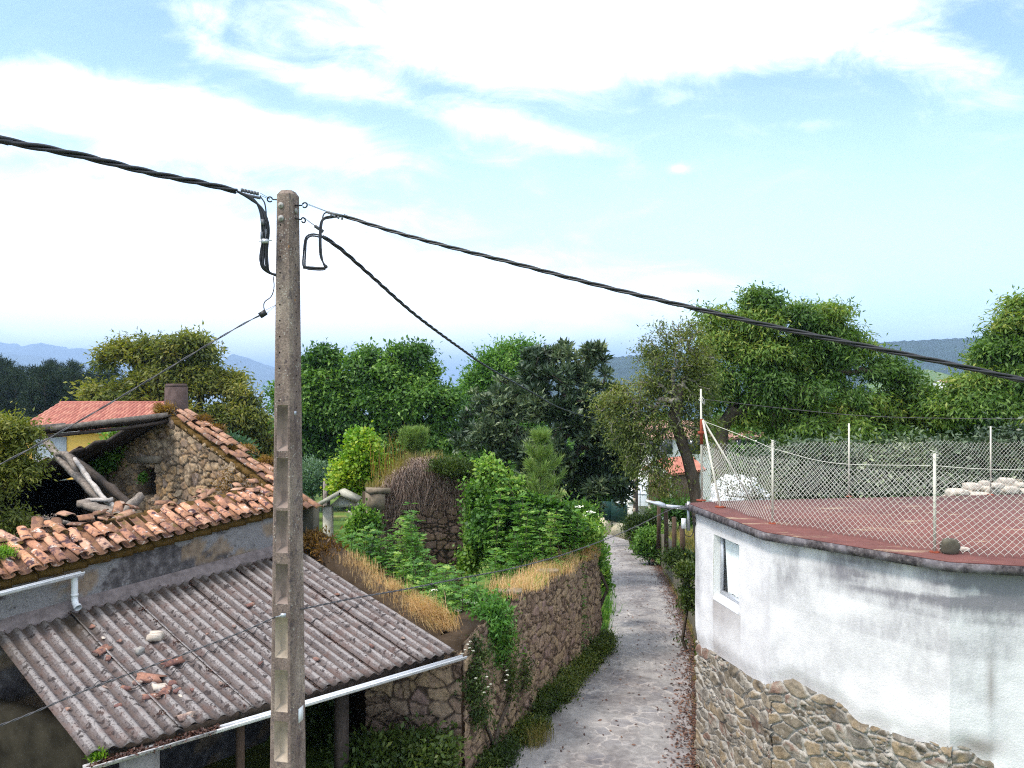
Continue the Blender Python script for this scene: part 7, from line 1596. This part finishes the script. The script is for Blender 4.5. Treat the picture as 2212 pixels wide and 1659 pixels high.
m2 = MB(); a, b, c_ = D(1288, 1122, 47), D(1318, 1128, 47.2), D(1356, 1139, 48.2); m2.beam(a-A(0, 0, .3), b-A(0, 0, .3), .25, 1.0); m2.beam(b-A(0, 0, .3), c_-A(0, 0, .35), .25, .9); tag(m2.build('low_wall', M['cream_wall']), 'low cream wall under the green fence at the bend of the lane', 'wall')
m2 = MB(); p = D(1363, 1092, 46); m2.box(p-A(0, 0, .5), (.36, .36, 1.4)); m2.box(p+A(0, 0, .24), (.48, .48, .12)); tag(m2.build('gate_pillar', M['plaster_pale']), 'short pale gate pillar beside the far concrete pole', 'pillar')
fpz = gb(1373, 44); fpl = thing('utility_pole', 'distant concrete utility pole half hidden behind the loquat leaves', 'pole', fpz); m2 = MB(); tz = CZ-(862-838)/FL*44; 
P = []; 
for z, w_ in ((fpz[2]-.3, .30), (tz, .19)): P += [A(fpz[0]+sx_*w_/2, 44+sy_*w_/2, z) for sx_, sy_ in ((-1, -1), (1, -1), (1, 1), (-1, 1))]
m2.hexa(P); m2.build('pole_shaft', M['pole'], fpl)
for y in (1108, 1086, 1064, 1042, 1020): m2 = MB(); p = D(1370, y-4, 43.83); m2.box(p, (.15, .02, .34)); m2.build('sunken_panel', M['pole_clean'], fpl)
m2 = MB(); p = D(1366, 893, 43.7); m2.tube([p, p+A(-.5, -.1, .12), p+A(-1.0, -.2, .2)], [.03, .03, .06], 6); tag(m2.build('street_lamp', M['galv']), 'small street lamp arm on the distant concrete pole', 'street lamp')
# white houses behind the thin tree
def fh(x0, x1, Yv, yr, ye, wall, roof, lab, depth=7, cols=14):
    l, r = D(x0, 900, Yv), D(x1, 900, Yv+.6); return house_('village_house', lab, l, r, A(.4, depth, 0), CZ-(yr-838)/FL*(Yv+depth/2), CZ-(ye-838)/FL*Yv, float(gz(l[0], Yv))-.5, wall, roof, cols, 6, .3, 'house', 'houses behind the trees')[0]
h1 = fh(1385, 1535, 58, 912, 945, 'white_wall', 'tile_pale', 'white house with red roof behind the slanting trunk of the thin tree', 7, 18)
h2 = fh(1570, 1690, 66, 915, 945, 'cream_wall', 'tile_pale', 'cream house with red roof seen between the trunks behind the mast', 7, 14)
h3 = fh(1690, 1800, 90, 890, 912, 'cream_wall', 'tile_pale', 'far pale house glimpsed through the large fruit tree', 8, 12)
h5 = fh(2040, 2110, 330, 821, 826, 'white_wall', 'tile_new', 'tiny white house on the slope right of the large fruit tree', 10, 8)
for h, xs, Yv, yw in ((h1, (1410, 1440, 1500), 57.9, 965), (h2, (1600, 1640), 65.9, 962)):
    for x in xs: m2 = MB(); m2.box(D(x, yw, Yv), (.9, .06, 1.1)); m2.build('window', M['glass_dark'], h)
# white sheeted heap behind the terrace corner
YT = 18.0; c = D(1604, 1050, YT); zc = CZ-(1077-838)/FL*YT
bm = bmesh.new(); bmesh.ops.create_icosphere(bm, subdivisions=5, radius=1); V = np.array([v.co[:] for v in bm.verts]); Fi = np.array([[v.index for v in f.verts] for f in bm.faces]); bm.free()
d = 1+(fbm(V*1.5+3, 3)-.5)*.75+np.abs(fbm(V*4+1, 3)-.5)*.6-np.abs(fbm(V*A(9, 9, 2)+6, 2)-.5)*.25; Q = V*d[:, None]*A(.60, .6, .52)
tag(mk('sheeted_heap', Q+A(c[0]-.05, c[1], zc-.02), Fi, M['poly'], None, True), 'crumpled white plastic sheet over a lumpy heap behind the terrace corner', 'sheet')
bush('twiggy_shrub', 'thin twiggy shrub in front of the white sheet behind the terrace', 'shrub', 'lf_weed', BL(17.0, (1570, 1040, 30, 36), (1620, 1045, 34, 34), (1650, 1055, 30, 26)), gb(1600, 17.0), 120, 5, .10, .07, .035, .2, 147)
# rubble heap at the back of the terrace
YR = 15.6
for k in range(46):
    x = 2062+RND.random()*190; q = (x-2062)/190; yb = 1072-RND.random()*(12+26*min(1, q*2.2))*(1 if x > 2090 else .7); p = D(x, yb, YR+RND.random()*1.2); r = .10+.10*RND.random()
    tag(stone(p-A(0, 0, r*.6), (r*1.3, r, r*.6), 80+k, 'stone_pale' if k % 4 else 'granite_dark', 'rubble_stone'), 'pale stone in the rubble heap at the right back of the terrace' if k % 4 else 'brown stone in the rubble heap at the right back of the terrace', 'stone', 'rubble heap stones, pale' if k % 4 else 'rubble heap stones, brown')
m2 = MB(); V = ICO[0]; mk_ = D(2190, 1090, 16.6); tag(mk('rubble_mound', V*(1+(fbm(V*3, 3)-.5)*.4)[:, None]*A(1.6, .9, .42)+mk_, ICO[1], M['stone_pale'], None, True), 'pale mound of earth and rubble under the stones behind the terrace', 'mound')
heads(hedge, [D(x, y, 20) for x, y in ((1692, 1012), (1697, 1020), (1703, 1014), (1830, 985), (1838, 990))], .09, 'rose')
# ================================================================ haze: one closed box of pale air
hm = bpy.data.materials.new('haze_air'); hm.use_nodes = True; nt = hm.node_tree
for n_ in list(nt.nodes):
    if n_.type == 'BSDF_PRINCIPLED': nt.nodes.remove(n_)
pv_ = nt.nodes.new('ShaderNodeVolumePrincipled'); pv_.inputs['Color'].default_value = (.47, .67, 1.0, 1); pv_.inputs['Density'].default_value = .00017; pv_.inputs['Anisotropy'].default_value = .2
nt.links.new(pv_.outputs[0], nt.nodes['Material Output'].inputs['Volume'])
m2 = MB(); X0, X1, Y0, Y1, Z0, Z1 = -46000, 46000, -400, 46000, -70, 640
m2.hexa([(X0, Y0, Z0), (X1, Y0, Z0), (X1, Y1, Z0), (X0, Y1, Z0), (X0, Y0, Z1), (X1, Y0, Z1), (X1, Y1, Z1), (X0, Y1, Z1)])
tag(m2.build('haze', hm), kind='stuff')
for o in bpy.data.objects:
    if '_w' in o: del o['_w']
